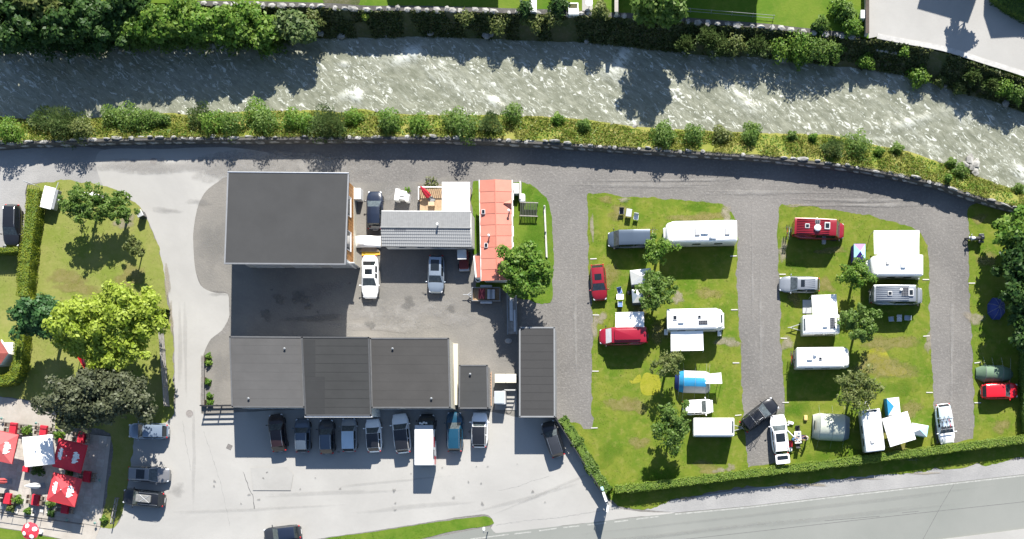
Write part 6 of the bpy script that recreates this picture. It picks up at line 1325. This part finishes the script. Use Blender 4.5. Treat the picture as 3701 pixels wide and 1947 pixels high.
# ------------------------------------------------------------------ people at the picnic table
def person(label, px, py, rz, h, shirt, trousers, skin, hair, reach):
    t = thing('person', label, 'person', ground(px, py, h*.75), rz, None); k = h/1.75
    J = dict(pel=(0,0,.95), sp=(.06,0,1.15), ch=(.14,0,1.36), nk=(.18,0,1.48), hd=(.22,0,1.60), top=(.22,0,1.74))
    V_, E_, Rr = [], [], []
    def av(p, r): V_.append(tuple(c*k for c in p)); Rr.append(r*k); return len(V_)-1
    a = [av(J['pel'], .15), av(J['sp'], .135), av(J['ch'], .155), av(J['nk'], .055), av(J['hd'], .095), av(J['top'], .07)]; E_ += list(zip(a[:-1], a[1:]))
    hands = []
    for s in (1, -1):
        b = [av((.12, s*.19, 1.40), .065), av((.22+.12*reach, s*.25, 1.16), .05), av((.34+.28*reach, s*.17, 1.08), .038), av((.42+.32*reach, s*.15, 1.06), .035)]; E_ += [(a[2], b[0])] + list(zip(b[:-1], b[1:])); hands.append(V_[b[-1]])
        c_ = [av((-.01, s*.10, .88), .10), av((.04, s*.12, .50), .065), av((-.02, s*.12, .09), .045), av((.13, s*.13, .04), .038)]; E_ += [(a[0], c_[0])] + list(zip(c_[:-1], c_[1:]))
    me = bpy.data.meshes.new('figure'); me.from_pydata(V_, E_, []); ob = bpy.data.objects.new('figure', me); C.objects.link(ob)
    sk = ob.modifiers.new('skin', 'SKIN'); sk.use_smooth_shade = True; ob.modifiers.new('sub', 'SUBSURF').levels = 1
    for i, v in enumerate(me.skin_vertices[0].data): v.radius = (Rr[i], Rr[i]); v.use_root = (i == 0)
    dg_ = bpy.context.evaluated_depsgraph_get(); m2_ = bpy.data.meshes.new_from_object(ob.evaluated_get(dg_)); bpy.data.objects.remove(ob)
    base_v = [tuple(v.co) for v in m2_.vertices]; fs = [tuple(p.vertices) for p in m2_.polygons]; mb = MB().add(base_v, fs); nb0 = len(fs)
    for (hx, hy, hz_) in hands:
        for f_, (dy, L_) in enumerate(((-.032,.065),(-.011,.08),(.011,.082),(.032,.07))): mb.tube((hx, hy+dy*k, hz_), (hx+L_*.6*k, hy+dy*k*1.2, hz_-.01), .009*k, .008*k, 5).tube((hx+L_*.6*k, hy+dy*k*1.2, hz_-.01), (hx+L_*k, hy+dy*k*1.25, hz_-.035), .008*k, .006*k, 5)
        mb.tube((hx-.03, hy, hz_), (hx+.02*k, hy+(.05 if hy < 0 else -.05)*k, hz_-.02), .010*k, .008*k, 5)
    hx, hy, hz_ = (c*k for c in J['hd']); mb.ell((hx+.095*k, 0, hz_-.01), .02, .014, .022, 6, 4); 
    for s in (1,-1): mb.ell((hx+.085*k, s*.035*k, hz_+.02), .012, .014, .01, 6, 4); mb.ell((hx, s*.095*k, hz_), .02, .012, .03, 6, 4)
    o = mb.build('body', skin, t, True); me = o.data
    for m_ in (shirt, trousers, darkpl): me.materials.append(m_)
    for p in me.polygons:
        z = p.center.z/k; x = p.center.x/k
        if p.index >= nb0: continue
        if z < .11: p.material_index = 3
        elif z < .98 and x < .25: p.material_index = 2
        elif z < 1.47 and (x < .24): p.material_index = 1
    MB().ell((hx-.02*k, 0, hz_+.045*k), .105*k, .098*k, .095*k, 12, 8).build('hair', hair, t, True)
    return t
skin_m = pm('skin', (.42,.24,.16), .6, .08)
person('person in a light shirt standing by the tent and reaching towards the picnic table', 2921, 1581, math.radians(190), 1.68, pm('shirt_light', (.50,.46,.38), .8, .15), pm('shorts_dark', (.06,.06,.07), .8, .2), skin_m, pm('hair_brown', (.06,.035,.02), .7, .2), .8)
person('person in a blue shirt leaning over the picnic table from the open car', 2866, 1586, math.radians(-8), 1.62, pm('shirt_blue', (.10,.22,.42), .8, .15), pm('trousers_grey', (.12,.12,.10), .8, .2), skin_m, pm('hair_dark', (.025,.018,.014), .7, .2), 1.0)

# ------------------------------------------------------------------ pitch markers, drains, posts
for i, (px, py, a) in enumerate(((2145,935,2),(2651,925,3),(2654,1119,1),(2154,1138,-1),(2660,1311,0),(2152,1341,0),(2148,1546,2),(2668,1500,6),(2828,991,0),(3346,1010,0),(3512,1023,0),(3348,1214,4),(2833,1222,-2),(3533,1310,8),(2839,1454,0),(3359,1418,0),(3533,1455,0))):
    tag(MB().box(-.36,.36,-.055,.055,0,.06).build('pitch_marker', pm('marker_board', (.45,.44,.41), .7, .1)), 'short white marker board at the edge of a camping pitch', 'marker', 'pitch markers along the lanes').location = ground(px, py) + Vector((0,0,.012)); bpy.context.scene.collection.objects[-1].rotation_euler = (0, 0, math.radians(a))
iron = pm('cast_iron', (.20,.185,.175), .7, .2, 6.0, .6)
for px, py, nm in ((555,583,'round cast iron manhole cover in the pale driveway bend near the river wall'),(685,1494,'round cast iron manhole cover where the driveway meets the car park')):
    mh_ = thing('manhole_cover', nm, 'manhole cover', ground(px, py) + Vector((0,0,.010))); MB().lathe((0,0,0), [(.40,0),(.40,.006),(.36,.008),(.01,.008)], 24).build('lid', iron, mh_); MB().ring_torus((0,0,.006), .41, .018, 'z', 24, 5).build('rim', concw, mh_)
dr = thing('drain_grate', 'small square drain grate in the pale car park', 'drain', ground(829, 1615) + Vector((0,0,.010)), math.radians(-25)); MB().box(-.28,.28,-.28,.28,0,.006).build('frame', pm('drain_dark', (.06,.06,.06)), dr)
for i in range(6): MB().box(-.25,.25,-.25+.085*i,-.20+.085*i,.006,.014).build('bar', iron, dr)
def lamp(label, px, py, h, z=0.0):
    t = thing('street_lamp', label, 'lamp', P(px, py, z)); MB().tube((0,0,0), (0,0,h), .06, .045, 8).build('pole', greypl, t); MB().tube((0,0,h), (.1,.35,h+.08), .035, .035, 6).build('arm', greypl, t); MB().rbox(-.02,.22,.25,.62,h+.03,h+.14,.06,.03).build('lamp_head', white, t); return t
lamp('lamp post with a small white head on the verge beside the grass island', 1763, 1920, 3.6)
sg = thing('roadside_sign', 'tall sign post with white panels and a floodlight at the hedge corner', 'sign', ground(2198, 1818))
MB().tube((0,0,0), (0,0,3.9), .06, .06, 8).build('post', greypl, sg); MB().tube((-.55,1.55,0), (-.55,1.55,3.6), .06, .06, 8).build('post', greypl, sg)
Ms = Matrix.Translation((-.25,.75,0)) @ Matrix.Rotation(math.radians(109), 4, 'Z')
MB().box(-.55,.55,-.12,.12,1.6,3.4, Ms).build('panel', pwhite, sg); MB().box(.7,1.15,-.13,.13,1.9,3.2, Ms).build('small_panel', pm('sign_teal', (.35,.55,.58)), sg)
MB().tube((0,0,3.9), (.35,-.4,4.2), .03, .03, 6).build('arm', lightgr, sg); MB().box(-.08,.12,-.62,.1,4.05,4.2, Matrix.Translation((.1,-.25,0)) @ Matrix.Rotation(-.15, 4, 'Z')).build('floodlight', white, sg)

# ------------------------------------------------------------------ fences, gates, bins
def rail_fence(label, p0, p1, h, rails, mat, post_every=2.0, name='fence', rail_t=.05, rail_h=.12, z0=.25, pw=.06):
    a, b = ground(*p0), ground(*p1); d = b - a; L_ = d.length; t = thing(name, label, 'fence', a, math.atan2(d.y, d.x))
    n_ = max(1, round(L_/post_every))
    for i in range(n_+1): MB().box(L_*i/n_-pw, L_*i/n_+pw, -pw, pw, 0, h+.06).build('post', mat, t)
    for i in range(rails): z = z0 + (h - z0)*i/max(1, rails-1); MB().box(-.1, L_+.1, -rail_t-.01*i, rail_t-.01*i, z-rail_h/2, z+rail_h/2).build('rail', mat, t)
    return t
rail_fence('weathered timber rail fence along the driveway under the yellow maple', (588,1128), (613,1466), 1.3, 4, greywood)
rail_fence('dark metal fence with rails closing off the diagonal car park edge', (2012,1512), (2196,1806), 1.25, 3, darkpl, 2.4, rail_h=.3)
rail_fence('dark four rail barrier between the driveway and the garages', (746,1468), (858,1466), 1.6, 4, darkpl, 1.7, rail_h=.14, z0=.3)
rail_fence('short wooden rail fence beside the terrace planting', (412,1890), (430,1800), .8, 2, greywood, .7)
rail_fence('thin wire fence above the far garden wall', (2345,48), (2790,84), 1.0, 2, greypl, 2.2, rail_h=.03, rail_t=.015, pw=.025).location.z = ZF
bm_ = rail_fence('long white beam fence beside the lawn of the orange roofed house', (1969,747), (1977,930), .5, 1, pm('pale_beam', (.42,.41,.38), .8, .15), 2.5, rail_t=.09, rail_h=.1)
pl_ = thing('planter_fence', 'rail fence with three planter boxes at the driveway edge', 'planter', ground(740, 1370))
for i, y in enumerate((-2.6, -.1, 2.2)): MB().rbox(-.22,.22,y-.3,y+.3,0,.55,.04,.03).build('planter_box', darkwood, pl_)
for x in (-.12, 0, .12): MB().box(x-.03, x+.03, -2.9, 2.6, .6, .66).build('rail', greywood, pl_)
for i, (px, py) in enumerate(((752,1285),(752,1310),(750,1380),(756,1430),(758,1455))): shrub('%s green plant growing at the planter fence by the driveway' % ('first','second','third','fourth','fifth')[i], px, py, 0, .38, .6, LIGHTG, 310+i, 140, .12, name='planter_plant', cat='plant')
for i, px in enumerate((1808, 1848)):
    b_ = thing('waste_container', 'wheeled container with a cream lid beside the narrow garage', 'container', ground(px, 1367, 1.1), 0, 'pair of waste containers'); MB().rbox(-.55,.55,-.48,.42,.12,1.1,.06,.04).build('body', pm('bin_dark', (.07,.07,.06), .6, .2), b_); MB().rbox(-.6,.6,-.5,.48,1.1,1.18,.05,.04).build('lid', pm('bin_cream', (.62,.58,.48), .5, .06), b_)
    for s in (1,-1): MB().tube((s*.45,.35,.1), (s*.52,.35,.1), .1, .1, 10).build('wheel', rubber, b_)
tk = thing('service_cabinet', 'pale grey service cabinet beside the concrete slab', 'cabinet', ground(1806, 1436, 1.5)); MB().rbox(-.6,.6,-.7,.7,0,1.7,.08,.06).build('body', pm('cabinet_grey', (.34,.37,.40), .5, .06), tk); MB().box(.3,.62,-.72,.72,1.2,1.66).build('door', white, tk)
sheet('concrete_slab', [(1788,1413),(1868,1413),(1866,1482),(1788,1480)], .06, concrete, 0, smooth=False, thick=.055)
rl_ = thing('railing', 'four bar railing over the concrete slab', 'railing', ground(1850, 1412))
for i in range(4): MB().box(-.62,.55,-.03,.03,.4+.35*i,.52+.35*i).build('bar', pm('railing_pale', (.45,.45,.43)), rl_)
for x in (-.6,.55): MB().box(x-.03,x+.03,-.04,.04,.06,1.7).build('post', lightgr, rl_)
hs = MB(); pts = [Vector((.5*math.cos(a)*(1-.05*a), .35*math.sin(a), .075)) for a in np.linspace(0, 11, 50)]; hs.path(pts, .018, 5)
tag(hs.build('garden_hose', darkpl), 'dark hose coiled on the concrete slab', 'hose').location = ground(1838, 1482)
ld = thing('ladder', 'wooden ladder lying along the wall of the small garage', 'ladder', ground(1770, 1404, .2))
for x in (-.16,.16): MB().box(x-.03,x+.03,-1.9,1.9,.02,.10).build('stile', pm('ladder_wood', (.42,.27,.18)), ld)
for i in range(12): MB().box(-.16,.16,-1.75+.31*i,-1.67+.31*i,.03,.09).build('rung', pm('ladder_wood', (.42,.27,.18)), ld)
tag(MB().ell((0,0,.05),.42,.3,.1,12,6).build('stone_slab', concw, smooth=True), 'pale flat stone in the tree shade by the narrow garage', 'stone').location = ground(1838, 1232)
bs = thing('garden_bench', 'dark slatted garden table beside the orange roofed house', 'bench', ground(1912, 756, .6), math.radians(-2))
for i in range(11): MB().box(-.95+.175*i, -.86+.175*i, -.72, .72, .62, .67).build('slat', pm('dark_slat', (.035,.04,.03), .8, .3), bs)
for y in (-.74,.74): MB().box(-1.0,1.0,y-.05,y+.05,.56,.68).build('frame', greywood, bs)
for x in (-.85,.85):
    for y in (-.65,.65): MB().box(x-.05,x+.05,y-.05,y+.05,0,.56).build('leg', darkwood, bs)
tag(MB().rbox(-.35,.35,-.55,.55,0,1.0,.04,.03).build('oil_tank', white), 'white tank against the end wall of the orange roofed house', 'tank').location = ground(1864, 682, .8)
tag(MB().rbox(-.3,.35,-.45,.45,0,.75,.15,.1).build('garden_chest', white), 'rounded white chest beside the dark slatted table', 'chest').location = ground(1886, 715, .6)
tag(MB().box(-.08,.08,-1.0,1.0,0,.9).build('screen_board', pm('pale_beam', (.42,.41,.38))), 'narrow pale screen beside the white tank', 'screen').location = ground(1881, 688, .6)
by = thing('canoe', 'white canoe on trestles under the apple trees', 'canoe', ground(352, 708, .8), math.radians(-16)); MB().rings([[(x, w_*math.cos(2*math.pi*i/12), .62 + .16*math.sin(2*math.pi*i/12)) for i in range(12)] for x, w_ in ((-1.6,.03),(-1.2,.16),(-.5,.26),(.3,.26),(1.1,.15),(1.6,.02))]).build('hull', white, by, True)
for x in (-.8,.8): MB().box(x-.05,x+.05,-.4,.4,0,.5).build('trestle', greywood, by)
wb = thing('wheelie_bin', 'grey wheeled bin at the lawn edge under the tree', 'bin', ground(506, 772, .9), math.radians(25)); MB().rbox(-.3,.3,-.36,.3,.05,1.0,.05,.03).build('body', pdgrey, wb); MB().rbox(-.33,.33,-.38,.36,1.0,1.08,.05,.04).build('lid', lightgr, wb)
gt = thing('garden_gate', 'small bent metal gate at the top of the yellow hedge', 'gate', ground(112, 664, .6), math.radians(-20)); MB().path([(-.7,0,.1),(-.7,0,1.0),(0,0,1.15),(.7,0,1.0),(.7,0,.1)], .035, 6).build('frame', lightgr, gt)
for x in (-.45,-.2,.05,.3,.5): MB().tube((x,0,.1), (x,0,1.05), .02, .02, 5).build('bar', lightgr, gt)
sl_ = thing('play_slide', 'red children\'s slide in the shade under the yellow maple', 'slide', ground(300, 1300, .8), math.radians(-75)); rows = [[(x, y, z + (.16 if abs(y) > .25 else 0)) for y in (-.3,-.24,.24,.3)] for x, z in ((-1.0,1.5),(-.6,1.45),(.2,.8),(.9,.25),(1.2,.2))]; MB().grid(rows).build('chute', pbright, sl_, True)
for y in (-.25,.25): MB().tube((-1.0,y,0), (-1.0,y,1.5), .04, .04, 6).build('ladder_post', steel, sl_)
# ------------------------------------------------------------------ terrace
def parasol(label, px, py, rz, side, h, mats, logo=True):
    t = thing('parasol', label, 'parasol', ground(px, py, h), rz); s = side/2; cs = [(s,s),(-s,s),(-s,-s),(s,-s)]; pk = .62
    for i in range(4):
        a, b = cs[i], cs[(i+1) % 4]; rows = []
        for u in np.linspace(0, 1, 5): rows.append([tuple(Vector((a[0],a[1],h)).lerp(Vector((b[0],b[1],h)), v).lerp(Vector((0,0,h+pk)), u) - Vector((0,0,.05*math.sin(math.pi*v)*(1-u)))) for v in np.linspace(0, 1, 6)])
        MB().grid(rows).build('canopy_panel', mats[i % len(mats)], t); MB().add([(a[0],a[1],h),(b[0],b[1],h),(b[0]*1.005,b[1]*1.005,h-.2),(a[0]*1.005,a[1]*1.005,h-.2)], [(0,1,2,3)]).build('valance', mats[i % len(mats)], t)
        MB().tube((0,0,h+pk-.05), (a[0],a[1],h-.02), .016, .016, 5).build('rib', lightgr, t)
    if logo:
        for ax in (0, 2):        # looping white script on the two opposite panels
            sg_ = 1 if ax == 0 else -1; mb = MB(); r_ = random.Random(px)
            for j, (u, v, L_, w_, an) in enumerate(((-.36,.50,.30,.085,.25),(-.25,.56,.42,.09,.15),(-.13,.50,.34,.085,.3),(-.02,.58,.46,.09,.2),(.10,.50,.34,.085,.1),(.21,.54,.40,.09,.3),(.33,.48,.28,.09,.2),(-.1,.40,.30,.05,1.45),(.12,.68,.34,.06,1.5))):
                cx, cy = sg_*v*s, sg_*u*s; zz = h + pk*(1 - v) + .03; M = Matrix.Translation((cx, cy, zz)) @ Matrix.Rotation(sg_*math.atan2(pk, s), 4, 'Y') @ Matrix.Rotation(an*sg_, 4, 'Z')
                n_ = 10; mb.rings([[tuple(M @ Vector((L_*s*.5*math.cos(2*math.pi*i/n_), w_*s*.75*math.sin(2*math.pi*i/n_), z_))) for i in range(n_)] for z_ in (-.006, .006)])
            mb.build('logo', white, t)
    MB().ell((0,0,h+pk+.03), .06, .06, .06, 8, 6).build('finial', white, t); MB().tube((0,0,0), (0,0,h+pk), .04, .035, 8).build('pole', lightgr, t); MB().box(-.45,.45,-.45,.45,.045,.13).build('base', concw, t)
    return t
parasol('sunlit pale red parasol with white script beside the white parasol', 2, 1612, math.radians(-13), 3.25, 2.45, [palered], True)  # sun on the canvas is put into the paler red
parasol('plain white square parasol between the red ones', 139, 1628, math.radians(6), 3.25, 2.6, [canvasw], False)
parasol('deep red parasol with white script next to the white parasol', 251, 1647, math.radians(-14), 3.15, 2.45, [redcl2], True)
parasol('bright red parasol with white script nearest the striped tree shade', 231, 1769, math.radians(-14), 3.15, 2.45, [pm('bright_red_canvas', (.52,.045,.055), .8, .06, 1.0, .1)], True)
rp = thing('round_parasol', 'small round red parasol with white spots on the lower lawn edge', 'parasol', ground(107, 1919, 2.1)); rr = pm('spot_red', (.50,.03,.05), .8, .08)
for i in range(8):
    a, b = 2*math.pi*i/8, 2*math.pi*(i+1)/8; MB().add([(1.0*math.cos(a),1.0*math.sin(a),1.95),(1.0*math.cos(b),1.0*math.sin(b),1.95),(.5*math.cos(b),.5*math.sin(b),2.18),(0,0,2.28),(.5*math.cos(a),.5*math.sin(a),2.18)], [(0,1,2,4),(4,2,3)]).build('canopy_panel', rr, rp)
    if i % 2 == 0: am = a + .39; M = Matrix.Translation((.62*math.cos(am), .62*math.sin(am), 2.145)) @ Matrix.Rotation(am, 4, 'Z') @ Matrix.Rotation(.45, 4, 'Y'); MB().rings([[tuple(M @ Vector((.26*math.cos(2*math.pi*k_/12), .24*math.sin(2*math.pi*k_/12), z_))) for k_ in range(12)] for z_ in (0,.012)]).build('spot', white, rp)
MB().tube((0,0,0), (0,0,2.3), .025, .025, 6).build('pole', lightgr, rp)
tag(MB().lathe((0,0,0), [(.2,0),(.22,.3),(.02,.32)], 14).build('white_stool', white), 'round white stool beside the spotted parasol', 'stool').location = ground(145, 1922, .3)
closed_parasol('closed white parasol standing on the terrace', 154, 1755, .045, 3.6, canvasw, math.radians(10))
closed_parasol('closed red parasol standing at the terrace corner', 34, 1738, .045, 3.4, palered, 0)
taupe = pm('rattan', (.16,.125,.10), .85, .25, 8.0)
TT = [(46,1547,'long cloth table behind the pale red parasol'),(155,1557,'table behind the white parasol'),(292,1581,'table behind the deep red parasol'),(91,1695,'little table peeping out below the white parasol'),(25,1802,'table by the lower terrace wall with the leafy planter'),(126,1807,'table with wicker chairs on the lower terrace'),(312,1722,'table in the shade beside the deep red parasol'),(233,1836,'table half under the bright red parasol')]
for i, (px, py, nm) in enumerate(TT):
    small = i == 3; c = ground(px, py, .75); a_ = math.radians(-8); t = thing('dining_table', 'red covered ' + nm, 'table', (c.x, c.y, .045), a_, 'red covered terrace tables'); sx, sy = (.6,.6) if small else (.72,1.15)
    rs = [[(x*k_, y*k_, z) for x, y in ((sx/2,sy/2),(0,sy/2),(-sx/2,sy/2),(-sx/2,0),(-sx/2,-sy/2),(0,-sy/2),(sx/2,-sy/2),(sx/2,0))] for k_, z in ((1.10,.42),(1.04,.6),(1.0,.73),(.97,.75))]
    MB().rings(rs, cap0=False).build('tablecloth', redcl, t); MB().tube((0,0,0), (0,0,.72), .05, .05, 8).box(-.3,.3,-.3,.3,0,.03).build('pedestal', greypl, t)
    if small: continue
    for j, (ox, oy, r_) in enumerate(((-.62,.28,90),(-.62,-.28,90),(.62,.28,-90),(.62,-.28,-90))):
        q = Matrix.Rotation(a_, 3, 'Z') @ Vector((ox, oy, 0)); ct = thing('terrace_chair', 'brown rattan chair drawn up to a red covered terrace table', 'chair', (c.x+q.x, c.y+q.y, .045), a_ + math.radians(r_), 'rattan chairs on the terrace')
        if i == 0 and j == 0:
            MB().rbox(-.22,.22,-.22,.22,.42,.47,.05,.02).build('seat', taupe, ct); MB().rbox(-.22,.22,.2,.26,.45,.9,.02,.02).build('backrest', taupe, ct)
            for x in (-.19,.19):
                for y in (-.19,.19): MB().box(x-.02,x+.02,y-.02,y+.02,0,.42).build('leg', taupe, ct)
            proto_chair = ct
        else:
            for ch in proto_chair.children:
                k_ = ch.copy(); C.objects.link(k_); k_.parent = ct
for i, (px, py, r, h, mt, nm) in enumerate(((92,1555,.6,.9,LIGHTG,'leafy potted plant between the upper terrace tables'),(209,1570,.6,.9,LIGHTG,'leafy potted plant beside the deep red parasol'),(58,1806,.6,.9,LIGHTG,'large leafy pot between the lower terrace tables'),(36,1835,.5,.6,OLIVE,'grey green flower pot on the lower terrace wall'),(97,1846,.36,.6,LIGHTG,'clipped round pot plant on the lower terrace wall'),(180,1820,.5,.8,GREEN,'green pot plant at the corner of the bright red parasol'),(182,1855,.4,.6,DARK,'dark pot plant on the lower terrace wall'),(133,1698,.75,.9,DARK,'wide dark planting below the white parasol'),(375,1877,.4,.5,LIGHTG,'bright bush at the terrace corner'),(250,1705,.5,.4,DARK,'dark foliage between the two red parasols'))):
    s_ = shrub(nm, px, py, .045, r, h, mt, 330+i, 260, .13, name='potted_plant', cat='plant'); MB().lathe((0,0,0), [(.2,0),(.26,.35),(.22,.35),(.02,.3)], 14).build('pot', pm('terracotta', (.22,.12,.08), .8, .15), s_)
dark_rail = rail_fence('thin dark railing along the upper terrace edge', (0,1526), (400,1576), .9, 2, darkpl, 1.6, rail_h=.04, rail_t=.02, pw=.025)
rail_fence('thin dark railing along the lower terrace edge', (0,1850), (303,1893), .9, 2, darkpl, 1.6, rail_h=.04, rail_t=.02, pw=.025)
for i, (px, py) in enumerate(((8,1512),(133,1529),(268,1545),(345,1890),(243,1878),(362,1735))):
    l_ = thing('garden_lantern', 'small grey green lantern on a stand at the terrace edge', 'lantern', ground(px, py, .4), 0, 'terrace lanterns'); MB().tube((0,0,0), (0,0,.5), .025, .025, 6).build('stand', steel, l_); MB().lathe((0,0,.5), [(.12,0),(.16,.06),(.02,.24)], 8).build('shade', pm('lantern_green', (.12,.22,.20)), l_)
for i, (px, py) in enumerate(((8,1833),(60,1835),(60,1848),(117,1838),(120,1857),(125,1850),(152,1845),(175,1848))): tag(MB().box(-.2,.2,-.2,.2,.045,.12, Matrix.Rotation(-.13,4,'Z')).build('stepping_stone', pm('pale_stone', (.48,.46,.42), .8, .1)), 'pale square stone between the plants on the lower terrace edge', 'stone', 'pale stones on the terrace edge').location = ground(px, py)
# gardens on the far bank
pb_ = thing('planter_bed', 'white box planter on the far garden wall', 'planter', P(2072, 22, ZF+.4).xy.to_3d() + Vector((0,0,ZF))); MB().box(-.55,.55,-.35,.35,0,.5).build('box', white, pb_); MB().box(-.45,.45,-.25,.25,.501,.52).build('soil', farbank, pb_)
tag(MB().box(-.55,.55,-.3,.3,0,.55).build('white_chest', white), 'white chest in front of the box planter on the far wall', 'chest').location = P(2074, 44, ZF+.3).xy.to_3d() + Vector((0,0,ZF))
bn = thing('sun_lounger', 'white garden seat on the sunny far lawn', 'seat', P(1928, 14, ZF+.4).xy.to_3d() + Vector((0,0,ZF))); MB().box(-.35,.35,-.9,.6,.35,.42).build('seat', white, bn); MB().box(-.3,.3,-1.0,-.9,.35,.8).build('backrest', lightgr, bn)
for x in (-.3,.3):
    for y in (-.8,.5): MB().box(x-.03,x+.03,y-.03,y+.03,0,.35).build('leg', lightgr, bn)
pc = thing('patio_set', 'white chair and table on the far garden path', 'table', P(2130, 12, ZF+.4).xy.to_3d() + Vector((0,0,ZF))); MB().lathe((0,0,.65), [(.4,0),(.4,.04),(.01,.05)], 16).build('table_top', white, pc); MB().tube((0,0,0), (0,0,.65), .04, .04, 6).build('pedestal', steel, pc)
gwl = thing('boundary_wall', 'cream wall running up from the far bank between two gardens', 'wall', P(2229, -10, ZF).xy.to_3d() + Vector((0,0,ZF))); MB().box(-.16,.16,-2.1,2.4,0,1.3).build('wall', cream, gwl); MB().box(-.2,.2,-2.14,2.4,1.302,1.36).build('coping', patio, gwl)
wp_ = thing('boundary_wall', 'dark topped wall between the bright far lawn and the upper road', 'wall', P(3128, 60, ZF).xy.to_3d() + Vector((0,0,ZF))); MB().box(-.15,.15,-2.2,4.5,0,1.1).build('wall', concw, wp_); MB().box(-.19,.19,-2.25,4.5,1.102,1.15).build('coping', darkwood, wp_)
ic = thing('intake_structure', 'concrete outlet chamber set in the far bank below the upper road', 'structure', P(3210, 155, .3)); Mi = Matrix.Rotation(math.radians(-10), 4, 'Z'); MB().box(-1.25,1.25,-.75,.75,-1.2,.0,Mi).build('slab', pm('wet_concrete', (.16,.165,.17), .7, .15), ic); MB().box(-1.35,1.35,.76,1.0,-1.2,.75,Mi).build('headwall', concw, ic); MB().box(-1.3,1.2,-1.0,-.76,-1.2,-.1,Mi).build('sill', patio, ic)
tag(MB().rbox(-.25,.25,-.45,.45,0,.9,.05,.03).build('meter_box', white), 'white meter box beside the bushes at the upper road', 'meter box').location = P(3116, 57, ZF+.4).xy.to_3d() + Vector((0,0,ZF))
